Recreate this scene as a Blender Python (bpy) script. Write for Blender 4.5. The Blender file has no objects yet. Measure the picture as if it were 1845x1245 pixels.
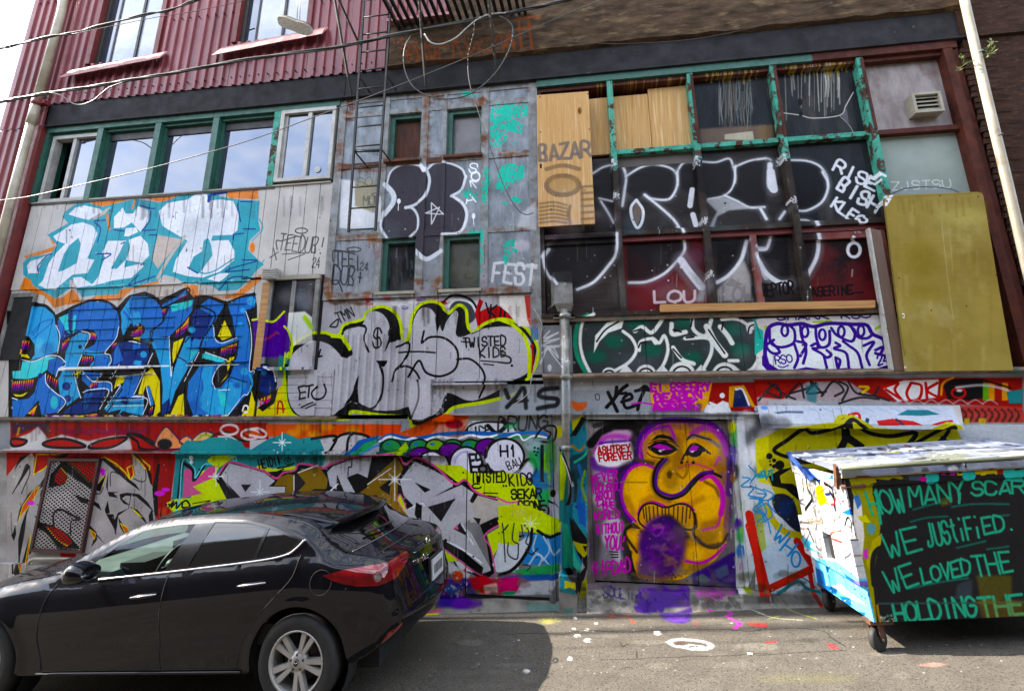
import bpy, bmesh, math, random
import numpy as np
from mathutils import Vector, Matrix
from mathutils.geometry import delaunay_2d_cdt
random.seed(7); np.random.seed(7)
scene = bpy.context.scene
COL = scene.collection

# ------------------------------------------------------------------ camera
FOC, PCX, PCY = 950.0, 922.5, 468.0          # focal length and principal point, in photograph pixels
AX = np.array([0.98816811, -0.04645221, -0.14617105])
AY = np.array([0.15324696, 0.26015399, 0.95332852])
AZ = np.array([-0.00625724, -0.96444911, 0.26419454])
CAM = np.array([0.0, -6.43885, 2.1])
cam = bpy.data.cameras.new('camera'); camo = bpy.data.objects.new('camera', cam); COL.objects.link(camo)
cam.sensor_fit = 'HORIZONTAL'; cam.sensor_width = 36.0; cam.lens = FOC/1845*36.0
cam.shift_x = 0.0; cam.shift_y = -(622.5-PCY)/1845.0
cam.clip_start = 0.05; cam.clip_end = 500.0
_m = Matrix(((AX[0], -AX[1], -AX[2], CAM[0]), (AY[0], -AY[1], -AY[2], CAM[1]), (AZ[0], -AZ[1], -AZ[2], CAM[2]), (0, 0, 0, 1)))
camo.matrix_world = _m
scene.camera = camo

# ------------------------------------------------------------------ sky, sun, exposure
SUN_EL, SUN_AZ = math.radians(38), math.radians(270.8)     # compass angle from +Y, clockwise: the sun stands along the alley, to the left
wd = bpy.data.worlds.new('World'); scene.world = wd; wd.use_nodes = True
nt = wd.node_tree; nt.nodes.clear()
sky = nt.nodes.new('ShaderNodeTexSky'); sky.sky_type = 'NISHITA'; sky.sun_disc = False
sky.sun_elevation = SUN_EL; sky.sun_rotation = SUN_AZ; sky.air_density = 1.0; sky.dust_density = 0.6
tcw = nt.nodes.new('ShaderNodeTexCoord')
mpw = nt.nodes.new('ShaderNodeMapping'); mpw.inputs['Scale'].default_value = (1.6, 1.6, 3.4); mpw.inputs['Location'].default_value = (0.3, 1.7, 0.2)
ns = nt.nodes.new('ShaderNodeTexNoise'); ns.inputs['Scale'].default_value = 2.1; ns.inputs['Detail'].default_value = 9; ns.inputs['Roughness'].default_value = 0.6
rp = nt.nodes.new('ShaderNodeValToRGB'); rp.color_ramp.elements[0].position = 0.42; rp.color_ramp.elements[1].position = 0.66
b1 = nt.nodes.new('ShaderNodeBackground'); b1.inputs['Strength'].default_value = 0.14
b2 = nt.nodes.new('ShaderNodeBackground'); b2.inputs['Color'].default_value = (0.93, 0.96, 1.0, 1); b2.inputs['Strength'].default_value = 0.8
mx = nt.nodes.new('ShaderNodeMixShader'); ow = nt.nodes.new('ShaderNodeOutputWorld')
L = nt.links
L.new(tcw.outputs['Generated'], mpw.inputs['Vector']); L.new(mpw.outputs[0], ns.inputs['Vector']); L.new(ns.outputs['Fac'], rp.inputs[0])
L.new(sky.outputs[0], b1.inputs['Color']); L.new(rp.outputs[0], mx.inputs[0]); L.new(b1.outputs[0], mx.inputs[1]); L.new(b2.outputs[0], mx.inputs[2]); L.new(mx.outputs[0], ow.inputs['Surface'])
sl = bpy.data.lights.new('sun', 'SUN'); so = bpy.data.objects.new('sun', sl); COL.objects.link(so)
sl.energy = 3.3; sl.angle = math.radians(0.53); sl.color = (1.0, 0.95, 0.87)
_sd = Vector((math.sin(SUN_AZ)*math.cos(SUN_EL), math.cos(SUN_AZ)*math.cos(SUN_EL), math.sin(SUN_EL)))
so.rotation_euler = _sd.to_track_quat('Z', 'Y').to_euler(); so.location = (-20, 0, 25)
scene.view_settings.view_transform = 'Standard'; scene.view_settings.look = 'None'
scene.view_settings.exposure = 2.6; scene.view_settings.gamma = 1.0; scene.view_settings.use_curve_mapping = False
scene.view_settings.use_white_balance = True; scene.view_settings.white_balance_temperature = 7000; scene.view_settings.white_balance_tint = 12
# ------------------------------------------------------------------ photograph pixel -> point of the place
def ray(px, py):
    d = np.array([px-PCX, py-PCY, FOC]); return np.array([d@AX, d@AY, d@AZ])
def W(px, py, d=0.0):                    # on the plane d metres in front of the facade
    r = ray(px, py); return CAM + r*((-d-CAM[1])/r[1])
SLOPE, SLX = .06, -.7                    # the alley falls to the left: its level is SLOPE*(X-SLX)
def G(px, py, z=0.0):                    # on the alley floor, z above it
    r = ray(px, py); t = (SLOPE*(CAM[0]-SLX)+z-CAM[2])/(r[2]-SLOPE*r[0]); return CAM + r*t
def XP(px, py, x):                       # on the plane X = x
    r = ray(px, py); return CAM + r*((x-CAM[0])/r[0])
ZS = 1811/480.0
TX = {'1': 0, '2': 450, '3': 900, '4': 1365}; TY = {'A': 0, 'B': 310, 'C': 610, 'D': 910}
def tp(tile, x, y):
    if tile == 'P': return x, y
    if tile in 'HI': return (20 if tile == 'H' else 240)+x/4.98, 520+y/4.98
    if tile == 'K': return 20+x/3.734, 800+y/3.734
    if tile == 'L': return 800+x/2.488, 740+y/2.488
    if tile == 'J': return 1050+x/2.757, 745+y/2.757
    if tile == 'E': return 1400+x/4.07, 770+y/4.07
    if tile == 'F': return 1420+x/6.225, 1000+y/6.225
    return TX[tile[1]]+x/ZS, TY[tile[0]]+y/ZS
def pts_of(s):
    return [tuple(float(v) for v in q.split(',')) for q in s.split()]

# ------------------------------------------------------------------ paint: spray-can lettering rasterised on sheets measured in metres
class Sheet:
    def __init__(s, u0, u1, v0, v1, ppm, mapping):
        s.u0, s.u1, s.v0, s.v1, s.ppm, s.mapping = u0, u1, v0, v1, ppm, mapping
        s.w = int((u1-u0)*ppm); s.h = int((v1-v0)*ppm)
        s.rgb = np.full((s.h, s.w, 3), 128, np.float32); s.a = np.zeros((s.h, s.w), np.float32); s.d = 0.0
    def to(s, tile, pts):
        out = []
        for x, y in pts:
            px, py = tp(tile, x, y); u, v = s.mapping(px, py, s.d)
            out.append(((u-s.u0)*s.ppm, (s.v1-v)*s.ppm))
        return np.array(out)
    def scale(s, tile, pts):             # canvas pixels per traced pixel near these points
        n = len(pts); cx = sum(p[0] for p in pts)/n; cy = sum(p[1] for p in pts)/n
        q = s.to(tile, [(cx-5, cy), (cx+5, cy), (cx, cy-5), (cx, cy+5)])
        return (np.hypot(*(q[1]-q[0]))*np.hypot(*(q[3]-q[2])))**.5/10
    def blend(s, x0, y0, m, col, alpha=1.0):
        h, w = m.shape; X0, Y0 = max(0, x0), max(0, y0); X1, Y1 = min(s.w, x0+w), min(s.h, y0+h)
        if X1 <= X0 or Y1 <= Y0: return
        m = m[Y0-y0:Y1-y0, X0-x0:X1-x0]*alpha
        A = s.a[Y0:Y1, X0:X1]; R = s.rgb[Y0:Y1, X0:X1]
        na = m+A*(1-m); k = np.where(na > 1e-4, m/np.maximum(na, 1e-4), 0)[..., None]
        R += (np.array(col, np.float32)-R)*k; A[:] = na
    @staticmethod
    def curve(q, closed, n=6):
        if len(q) < 3: return q
        P = np.vstack([q[-1:], q, q[:2]]) if closed else np.vstack([2*q[:1]-q[1:2], q, 2*q[-1:]-q[-2:-1]])
        out = []
        t = np.linspace(0, 1, n, endpoint=False)[:, None]
        for i in range(1, len(P)-2):
            a, b, c, d = P[i-1], P[i], P[i+1], P[i+2]
            out.append(.5*((2*b)+(c-a)*t+(2*a-5*b+4*c-d)*t**2+(3*b-a-3*c+d)*t**3))
        out = np.vstack(out)
        return out if closed else np.vstack([out, q[-1:]])
    def stroke(s, tile, w, col, pts, soft=2, alpha=1, closed=False, smooth=True, taper=0):
        if isinstance(pts, str): pts = pts_of(pts)
        k = s.scale(tile, pts); q = s.to(tile, pts)
        if closed: q = np.vstack([q, q[:1]]) if not smooth else q
        if smooth: q = s.curve(q, closed)
        if closed and smooth: q = np.vstack([q, q[:1]])
        r = max(w*k/2, .7); sf = max(soft*k, 1.0)
        pad = r+sf+2
        x0, y0 = np.floor(q.min(0)-pad).astype(int); x1, y1 = np.ceil(q.max(0)+pad).astype(int)
        x0, y0 = max(x0, -50), max(y0, -50); x1, y1 = min(x1, s.w+50), min(y1, s.h+50)
        if x1-x0 < 2 or y1-y0 < 2: return
        D = np.full((y1-y0, x1-x0), 1e6, np.float32)
        N = max(len(q)-1, 1)
        for i in range(len(q)-1):
            a, b = q[i], q[i+1]; rr = r*(1-taper*(i/N))
            bx0 = max(int(min(a[0], b[0])-pad), x0); bx1 = min(int(max(a[0], b[0])+pad)+1, x1)
            by0 = max(int(min(a[1], b[1])-pad), y0); by1 = min(int(max(a[1], b[1])+pad)+1, y1)
            if bx1 <= bx0 or by1 <= by0: continue
            gx = np.arange(bx0, bx1, dtype=np.float32)[None, :]-a[0]+.5; gy = np.arange(by0, by1, dtype=np.float32)[:, None]-a[1]+.5
            e = b-a; L2 = e@e
            t = np.clip((gx*e[0]+gy*e[1])/L2, 0, 1) if L2 > 0 else np.zeros((by1-by0, bx1-bx0), np.float32)
            dd = np.sqrt((gx-t*e[0])**2+(gy-t*e[1])**2)-rr
            V = D[by0-y0:by1-y0, bx0-x0:bx1-x0]; np.minimum(V, dd, out=V)
        m = np.clip(.5-D/sf, 0, 1); m = m*m*(3-2*m)
        s.blend(x0, y0, m, col, alpha)
    def mask(s, q, soft):
        pad = int(soft*1.5)+2
        x0, y0 = np.floor(q.min(0)).astype(int)-pad; x1, y1 = np.ceil(q.max(0)).astype(int)+pad
        x0, y0 = max(x0, -200), max(y0, -200); x1, y1 = min(x1, s.w+200), min(y1, s.h+200)
        if x1-x0 < 2 or y1-y0 < 2: return None
        M = np.zeros((y1-y0, x1-x0), np.float32); xs = np.arange(x0, x1, dtype=np.float32)
        A = q; B = np.roll(q, -1, 0)
        for r in range(y1-y0):
            for sub in (.25, .75):
                y = y0+r+sub
                hit = (A[:, 1] <= y) != (B[:, 1] <= y)
                if not hit.any(): continue
                a, b = A[hit], B[hit]; xx = np.sort(a[:, 0]+(y-a[:, 1])*(b[:, 0]-a[:, 0])/(b[:, 1]-a[:, 1]))
                for i in range(0, len(xx)-1, 2):
                    M[r] += .5*np.clip(np.minimum(xs+1, xx[i+1])-np.maximum(xs, xx[i]), 0, 1)
        if soft > 1:
            n = int(soft/2)+1
            for ax in (0, 1):
                for _ in range(2):
                    c = np.cumsum(np.concatenate([np.zeros_like(M[:n]) if ax == 0 else np.zeros_like(M[:, :n]), M, np.zeros_like(M[:n]) if ax == 0 else np.zeros_like(M[:, :n])], ax), ax)
                    L_ = M.shape[ax]
                    M = (np.take(c, range(n, n+L_), ax)-np.take(c, range(0, L_), ax))/n if _ == 0 else (np.take(c, range(2*n-1, 2*n-1+L_), ax)-np.take(c, range(n-1, n-1+L_), ax))/n
        return x0, y0, np.clip(M, 0, 1)
    def poly(s, tile, col, pts, soft=1.5, alpha=1, smooth=False, rough=0):
        if isinstance(pts, str): pts = pts_of(pts)
        k = s.scale(tile, pts); q = s.to(tile, pts)
        if smooth: q = s.curve(q, True)
        r = s.mask(q, soft*k)
        if r is None: return
        x0, y0, M = r
        if rough: M = np.clip((M*.62-.5+2.3*(noise(M.shape, rough*k, x0, y0)-.47))*7+.5, 0, 1)*(M > .01)
        s.blend(x0, y0, M, col, alpha)
    def blob(s, tile, col, x, y, rx, ry=None, soft=2, alpha=1):
        ry = ry or rx
        s.poly(tile, col, [(x+rx*math.cos(t), y+ry*math.sin(t)) for t in np.linspace(0, 2*math.pi, 28, endpoint=False)], soft, alpha)
    def ring(s, tile, w, col, x, y, rx, ry=None, soft=2, alpha=1, a0=0, a1=360):
        ry = ry or rx
        s.stroke(tile, w, col, [(x+rx*math.cos(math.radians(t)), y+ry*math.sin(math.radians(t))) for t in np.linspace(a0, a1, 24)], soft, alpha, smooth=False)
    def text(s, tile, txt, x0, y0, x1, y1, h, w, col, soft=2, alpha=1, slant=0.0, jit=0.05, fillw=.78):
        n = len(txt); L_ = math.hypot(x1-x0, y1-y0); ux, uy = (x1-x0)/L_, (y1-y0)/L_; vx, vy = uy, -ux
        cw = L_/n
        for i, ch in enumerate(txt):
            for pl in FONT.get(ch, ()):
                pts = []
                for gx, gy in pl:
                    a = (i+.5)*cw+(gx-.5)*cw*fillw+slant*gy*h+random.uniform(-1, 1)*jit*cw
                    b = gy*h+random.uniform(-1, 1)*jit*h
                    pts.append((x0+ux*a+vx*b, y0+uy*a+vy*b))
                s.stroke(tile, w, col, pts, soft, alpha, smooth=len(pts) > 4)
    def flecks(s, tile, col, pts, n, r0, r1, alpha=.8, stretch=1):
        if isinstance(pts, str): pts = pts_of(pts)
        xs = [p[0] for p in pts]; ys = [p[1] for p in pts]
        for _ in range(n):
            x, y = random.uniform(min(xs), max(xs)), random.uniform(min(ys), max(ys)); r = random.uniform(r0, r1)
            c = col[random.randrange(len(col))] if isinstance(col, list) else col
            s.blob(tile, c, x, y, r*random.uniform(.7, 1.3)*stretch, r, 2, alpha*random.uniform(.6, 1))
    def drips(s, tile, col, x0, x1, y, n, l0, l1, w=5, alpha=.8):
        for _ in range(n):
            x = random.uniform(x0, x1); s.stroke(tile, w*random.uniform(.6, 1.2), col, [(x, y), (x+random.uniform(-3, 3), y+random.uniform(l0, l1))], 2, alpha, smooth=False, taper=.5)
def noise(shape, cell, ox=0, oy=0, seed=3):
    h, w = shape; tot = np.zeros(shape, np.float32); amp = .5; c = max(cell, 2.0)
    for o in range(3):
        rng = np.random.RandomState(seed+o); g = rng.rand(97, 97).astype(np.float32)
        y = (np.arange(h)+oy)/c+500; x = (np.arange(w)+ox)/c+500
        yi, xi = np.floor(y).astype(int), np.floor(x).astype(int); fy, fx = (y-yi)[:, None], (x-xi)[None, :]
        fy = fy*fy*(3-2*fy); fx = fx*fx*(3-2*fx)
        a = g[np.ix_(yi % 97, xi % 97)]; b = g[np.ix_(yi % 97, (xi+1) % 97)]; cc = g[np.ix_((yi+1) % 97, xi % 97)]; d = g[np.ix_((yi+1) % 97, (xi+1) % 97)]
        tot += amp*((a*(1-fx)+b*fx)*(1-fy)+(cc*(1-fx)+d*fx)*fy); amp *= .5; c = max(c/2.1, 1.5)
    return tot/.875
def _f(s): return [[tuple(float(c)/4 for c in p) for p in st.split()] for st in s.split('/')]
FONT = {k: _f(v) for k, v in {
 'A': '00 24 40/11 31', 'B': '00 04 34 33 22 02/22 31 30 00', 'C': '43 24 04 01 10 30 41', 'D': '00 04 24 43 41 20 00', 'E': '44 04 00 40/02 32', 'F': '00 04 44/02 32',
 'G': '43 24 03 01 10 30 41 42 22', 'H': '00 04/40 44/02 42', 'I': '20 24', 'J': '34 31 20 00 01', 'K': '00 04/44 02 40', 'L': '04 00 40', 'M': '00 04 22 44 40', 'N': '00 04 40 44',
 'O': '20 01 03 24 43 41 20', 'P': '00 04 34 43 32 02', 'Q': '20 01 03 24 43 41 20/21 40', 'R': '00 04 34 43 32 02/22 40', 'S': '43 34 14 03 12 32 41 30 10 01', 'T': '04 44/24 20',
 'U': '04 01 10 30 41 44', 'V': '04 20 44', 'W': '04 10 22 30 44', 'X': '04 40/00 44', 'Y': '04 22 44/22 20', 'Z': '04 44 00 40', '0': '20 01 03 24 43 41 20', '1': '13 24 20', '2': '03 24 43 00 40',
 '3': '04 44 22 41 30 01', '4': '34 01 41/33 30', '5': '44 04 02 32 41 30 00', '7': '04 44 10', '!': '24 22/20 20', '.': '20 20', '-': '12 32', '+': '12 32/21 23', '*': '11 33/13 31/20 24',
 't': '24 21 30/13 33', 'i': '22 20/24 24', 'e': '02 32 23 12 10 30', '$': '43 34 14 03 12 32 41 30 10 01/24 20'}.items()}
# ------------------------------------------------------------------ the graffiti on the facade (X, Z in metres)
def wallmap(px, py, d):
    p = W(px, py, d); return p[0], p[2]
FS = Sheet(-9.0, 5.5, -0.15, 6.6, 230, wallmap)
S, PO, B, R, TX_, FL, DR = FS.stroke, FS.poly, FS.blob, FS.ring, FS.text, FS.flecks, FS.drips
BK = (12, 11, 12); WH = (232, 234, 238); LI = (190, 214, 28); SIL = (178, 177, 182); RED = (172, 28, 26); TEAL = (22, 128, 132); PINK = (214, 104, 148)
MAG = (196, 58, 180); PUR = (70, 30, 128); ORG = (222, 142, 92); YEL = (222, 206, 24); GOLD = (122, 92, 30)

def paint_white_teal():
    tl = (74, 160, 176)
    for p in ('530,200 830,195 860,185 860,215 720,245 560,215', '1000,180 1250,135 1500,110 1580,100 1760,110 1760,190 1560,185 1540,130 1300,150 1130,215 1050,200', '170,575 330,525 390,500 385,535 300,560 200,600',
              '340,440 470,345 440,400 370,500', '140,800 170,720 260,720 230,770 380,860 430,850 500,790 560,890 440,905 370,925 300,840', '560,890 700,820 870,790 1060,740 1090,650 1085,760 900,800 820,870 600,885',
              '1250,750 1340,770 1350,830 1500,850 1600,830 1690,750 1790,690 1770,740 1690,810 1620,860 1280,860', '1150,470 1200,480 1190,540 1160,520'):
        PO('B1', ORG, p, 10)
    PO('B1', tl, '165,620 200,580 350,560 395,500 330,430 470,350 430,310 450,270 500,235 560,195 700,240 860,200 930,190 1040,200 1080,210 1150,195 1260,150 1340,130 1470,115 1500,170 1620,190 1770,200 1760,330 1775,400 1700,470 1690,530 1760,600 1800,630 1740,680 1710,720 1620,800 1490,810 1440,770 1260,760 1200,720 1120,700 1080,740 900,790 830,790 800,830 640,840 560,850 480,790 380,860 230,770 220,740 165,700', 3)
    PO('B1', (190, 178, 170), '1080,430 1235,458 1180,530 1110,620 1080,660 1040,600 1060,500', 6)
    PO('B1', (190, 178, 170), '640,300 700,270 760,240 720,290 640,330', 6)
    PO('B1', (186, 176, 172), '480,735 540,740 520,790 560,850 480,790', 6); PO('B1', (190, 180, 172), '1000,790 1090,760 1170,780 1190,830 1100,850 1010,830', 6)
    for p in ('470,290 520,245 580,230 690,255 700,275 610,330 530,310', '370,440 490,360 570,345 640,370 670,420 640,500 600,590 650,600 600,690 500,700 430,760 380,800 320,795 270,770 300,740 340,620 390,550 450,490 390,470',
              '190,640 210,610 350,565 300,600 265,660 280,690 200,690', '780,310 840,245 860,285 910,285 940,235 1020,265 1010,340 960,410 900,345 880,360 850,380 780,385', '850,440 860,385 930,380 945,410 880,440',
              '740,470 830,470 860,470 960,435 1010,490 1020,570 970,620 860,600 850,650 960,625 985,640 900,720 770,740 620,780 670,720 720,580 700,550',
              '1085,270 1140,215 1280,190 1340,150 1410,140 1420,200 1500,190 1590,200 1630,290 1620,400 1580,430 1450,435 1440,470 1560,465 1600,540 1600,600 1500,680 1380,720 1280,710 1180,680 1200,600 1280,470 1160,400 1110,370',
              '500,720 560,715 640,770 530,790', '1410,730 1500,690 1570,690 1500,750'):
        PO('B1', (228, 232, 240), p, 3)
    for p in ('540,450 555,490 530,620 440,670 400,680 440,560 480,500', '880,460 890,520 860,600 800,660 760,660 820,550 850,480', '1420,450 1440,500 1450,570 1360,690 1285,660 1320,580 1380,540 1390,470'):
        PO('B1', tl, p, 3)
    FS.flecks('B1', (210, 222, 232), '240,740 1600,780', 60, 4, 12, .35)
    for p in ('270,690 265,640 330,570 360,560', '1640,205 1720,205', '1620,220 1640,340', '1660,390 1740,390', '1650,600 1750,605 1600,650 1540,680 1700,665', '1490,800 1580,720 1690,715', '950,700 880,770 960,745 1060,710', '650,335 725,330',
              '660,560 760,560 700,600', '960,230 1030,250 1060,250', '980,400 1060,395', '1020,430 1070,430', '650,345 690,390 670,480', '1590,460 1600,430 1660,420', '1030,270 1020,340 970,400', '780,395 850,405', '1280,650 1350,690', '850,480 830,490'):
        S('B1', 8, (38, 60, 140), p)
    S('B1', 22, (45, 70, 150), '1425,200 1440,160 1540,140')
    S('B1', 8, tl, '1760,210 1740,300 1770,330 1790,390 1720,470'); S('B1', 8, tl, '1800,600 1770,640 1700,690'); S('B1', 9, tl, '1290,650 1420,690 1600,590')
    B('B1', ORG, 1720, 515, 18, 35, 4); S('B1', 16, ORG, '735,290 750,390', 4); S('B1', 12, ORG, '905,250 920,200', 4); S('B1', 22, (190, 180, 170), '1260,440 1160,580 1080,720', 3)

def paint_blue():
    mid, lt, dk, cy = (18, 104, 190), (66, 158, 210), (12, 44, 116), (76, 200, 204)
    def bars(t, x0, y0, x1, y1, n, h, w=9):               # orange / pink / purple bars with dark gaps, along a sloping line
        for i in range(n):
            f = i/max(n-1, 1); x, y = x0+(x1-x0)*f, y0+(y1-y0)*f; k = random.uniform(.75, 1.15); hh = h*k
            for c, a, b in (((234, 150, 36), 0, .36), ((218, 62, 140), .36, .68), ((88, 34, 146), .68, 1)):
                S(t, w*random.uniform(.8, 1.2), c, [(x-a*hh*.18, y+a*hh), (x-b*hh*.18, y+b*hh)], 1.5, smooth=False)
    PO('H', BK, '-20,200 30,205 220,120 320,150 400,235 560,150 700,100 830,95 950,170 1060,60 1200,25 1290,60 1340,100 1560,-10 1590,20 1640,80 1740,60 1800,70 1940,115 2080,60 2190,30 2210,160 2210,1160 -20,1165', 3)
    for c, p in ((lt, '205,160 300,165 380,230 408,275 403,330 430,420 428,560 350,592 250,620 170,648 215,590 212,500 170,440 150,420'), (cy, '105,655 200,655 330,608 420,620 340,640 330,725 240,790 150,812 20,805 15,740 90,735'), ((24, 92, 172), '345,640 430,620 482,662 410,780 335,755'),
                 (mid, '15,1000 60,1000 160,985 215,930 250,800 312,762 322,850 410,940 492,1012 420,1110 275,1130 250,1000 120,1150 15,1150'), (dk, '425,275 540,190 562,330 540,420 450,480 432,380'), (mid, '420,290 470,250 500,330 450,460 432,380'), (cy, '430,262 515,225 515,330 530,410 495,375 470,320'),
                 (mid, '555,180 700,118 800,114 880,135 955,205 978,300 955,430 870,540 838,570 700,560 640,560 775,440 690,360 560,400 548,330'), (lt, '530,450 620,392 708,412 655,545 838,572 490,580 515,500'), (lt, '490,585 835,582 885,615 895,680 860,700 640,690 575,725 628,960 505,1055 500,1000 442,960 420,800 480,680'), (mid, '760,600 850,590 890,640 870,695 740,690'),
                 (mid, '640,745 830,760 740,835 890,842 905,920 870,905 660,915 700,880 640,820'), (dk, '655,940 870,915 790,1090 650,1125'), ((30, 90, 160), '660,940 740,930 690,1060 655,1100'), (dk, '500,1080 640,1000 650,1120 470,1120'), (lt, '910,1000 1060,800 1195,790 1195,1140 1000,1100 960,1140 790,1130'), (mid, '1040,790 1180,780 1110,970 1195,985 1195,1000 930,990'),
                 (mid, '990,210 1080,70 1190,75 1195,300 1060,320 1000,420 985,300'), (lt, '985,210 1060,100 1080,300 1010,420 985,330'), (dk, '900,600 960,490 1060,470 1195,500 1195,700 980,690 900,700'), (mid, '930,560 960,500 980,560 1010,640 920,690'), (lt, '1100,640 1195,650 1195,690 1110,670')):
        PO('H', c, p, 3)
    B('H', (110, 196, 226), 255, 490, 50, 50, 30, .6); B('H', (20, 84, 160), 330, 540, 60, 60, 50, .6); B('H', cy, 390, 1020, 34, 60, 14, .8); B('H', (16, 70, 150), 480, 520, 40, 60, 40, .5); B('H', (100, 190, 220), 1110, 1060, 30, 50, 20, .7)
    for p in ('190,400 265,310 350,280 370,300 260,400 200,450', '200,420 260,330'): S('H', 12, (28, 104, 190), p, 3)
    for p in ('780,490 880,480', '800,410 920,395', '1010,200 1090,300', '1040,170 1110,290', '1130,200 1150,300'): S('H', 18, (26, 96, 186), p, 4)
    S('H', 24, cy, '575,250 565,380', 3); S('H', 10, lt, '1010,200 1040,160 1090,280', 3)
    for p in ('10,495 60,455 110,445 165,455 210,520 208,590 165,635 90,650 90,720 10,725', '632,375 690,360 750,380 778,440 752,500 700,530 652,542 712,415', '640,590 742,600 752,640 700,700 600,695', '10,815 100,832 243,785 205,930 150,978 60,992 10,950', '312,760 425,800 430,900 400,930 320,840', '490,440 552,418 515,520 440,610 440,560', '120,1150 255,1005 275,1130 290,1160 110,1160', '1050,440 1070,380 1130,320 1195,310 1195,430', '930,790 1040,770 1000,880 970,850 925,900', '680,900 740,840 790,800 780,890', '1100,950 1195,700 1195,965', '790,1130 840,1075 870,1110 990,1080 960,1150 780,1170', '560,720 640,700 600,820', '960,1145 1010,1095 1130,1140 1150,1165'): PO('H', BK, p, 2)
    for w, p in ((16, '205,140 310,150 385,220 410,280'), (15, '400,250 410,330 435,430 430,580'), (16, '405,250 560,165 700,112 800,108 890,130 965,200 985,300 962,430 900,520 840,575'), (14, '480,670 420,800 330,745'), (14, '560,720 590,850 635,985 500,1062'), (14, '840,578 895,610 905,690'), (15, '960,190 1060,70 1195,60'), (14, '870,910 790,1100 860,1110 1000,900'), (12, '1195,780 1100,970')): S('H', w, BK, p)
    for p in ('1010,840 960,870 925,900 950,800 1035,785', '580,708 655,706 598,810', '1140,950 1195,790 1195,950', '20,945 90,952 155,925 110,966 50,968', '600,1140 780,1120 760,1150 560,1160', '700,880 730,860 715,895'): PO('H', YEL, p, 2)
    PO('H', (230, 160, 40), '85,540 120,540 110,590 82,590', 2); PO('H', YEL, '110,590 150,590 172,625 110,612', 2); PO('H', (230, 160, 40), '150,1120 240,1040 210,1130', 2); PO('H', (218, 62, 140), '180,1120 215,1110 200,1140', 2)
    for a in ((720, 395, 765, 410, 5, 70), (650, 612, 730, 612, 5, 64, 11), (22, 838, 200, 818, 10, 74, 11), (338, 775, 415, 820, 5, 74), (470, 490, 520, 450, 5, 70), (128, 470, 165, 470, 3, 70), (985, 690, 1060, 700, 4, 40), (920, 500, 945, 490, 3, 40), (715, 860, 775, 830, 4, 60)): bars('H', *a)
    PO('H', (234, 150, 36), '1080,400 1130,340 1195,330 1195,360', 2); PO('H', (218, 62, 140), '1070,420 1195,362 1195,390 1090,425', 2); PO('H', (88, 34, 146), '1075,428 1195,392 1195,420', 2); PO('H', YEL, '1110,440 1170,432 1160,470', 2)
    for x, y, r in ((500, 875, 38), (512, 985, 32), (1030, 1000, 38), (545, 848, 8), (555, 972, 7), (780, 970, 24), (380, 670, 30), (1100, 820, 40), (266, 780, 22)): B('H', dk if x not in (380, 1100) else (20, 84, 170), x, y, r, r, 3)
    B('H', BK, 622, 522, 16, 18, 3)
    W8 = (226, 234, 244)
    for p in ('405,330 440,425 420,580', '108,640 200,652 330,604 430,608 492,662', '312,762 320,850 400,932 494,1010 420,1112', '632,380 712,415 655,540', '970,340 942,450 845,572 888,595 902,650 872,702', '565,735 590,850 630,980', '645,742 742,832 830,762', '650,930 720,906 880,910 800,1080', '740,835 890,840 908,920', '972,680 910,800', '850,1070 980,880 960,870', '1060,472 1110,475 1160,495', '15,980 60,995', '490,690 430,720 405,790', '600,690 640,595', '1195,962 1110,962'): S('H', 8, W8, p)
    # tile I
    for c, p in ((mid, '0,80 120,66 200,105 245,155 270,230 265,295 155,385 140,470 60,440 100,400 105,340 60,315 0,345'), (lt, '0,200 60,210 80,300 0,330'), (dk, '0,510 70,480 140,520 150,620 90,700 0,690'), ((30, 110, 190), '0,500 60,500 70,530 0,560'), (lt, '10,640 80,650 70,690 0,680'), (mid, '262,130 410,58 480,8 486,48 300,165 265,165'), (mid, '280,172 548,95 530,200 400,380 330,425 170,440 160,385 270,300'), (cy, '345,145 540,100 530,150 470,180 350,210 340,170'),
                 (lt, '165,480 328,445 345,780 480,430 520,420 540,540 600,545 490,720 380,920 330,1080 262,1100 262,900 225,640'), (dk, '262,1040 330,980 340,1090 260,1140'), ((34, 124, 200), '170,430 330,440 335,560 220,540'), (mid, '615,140 680,88 828,132 790,200 740,290 620,460 540,540 515,530 520,420 570,300'), (dk, '545,190 600,180 720,245 640,420 515,545 520,400 490,330'), ((40, 130, 200), '520,480 560,440 620,470 590,540 520,540'),
                 (mid, '725,320 735,450 800,480 925,440 890,270 850,145 950,85 1090,60 1098,160 1012,205 1055,400 1048,735 1080,750 1035,935 860,1135 540,1130 485,980 490,850 600,690 840,640 610,535 630,450'), (lt, '520,1000 640,700 720,690 700,880 800,900 860,830 980,880 960,980 850,1135 700,1140'), ((24, 112, 198), '490,860 600,700 640,900 560,1080 500,1020'), (cy, '760,910 830,940 840,1060 790,1050'), ((30, 130, 200), '880,790 1025,850 1010,900 900,870'), (cy, '625,585 660,570 845,642 812,668 620,622'), (cy, '520,560 580,555 510,650'), ((200, 206, 60), '0,1150 330,1150 330,1165 0,1165')):
        PO('I', c, p, 3)
    B('I', lt, 120, 430, 40, 60, 50, .6); B('I', (100, 180, 220), 420, 700, 30, 120, 40, .5); B('I', (16, 84, 170), 560, 1040, 60, 50, 50, .6); B('I', (14, 70, 160), 930, 870, 30, 24, 20, .7); B('I', (90, 190, 226), 820, 1080, 60, 40, 40, .6)
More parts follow.
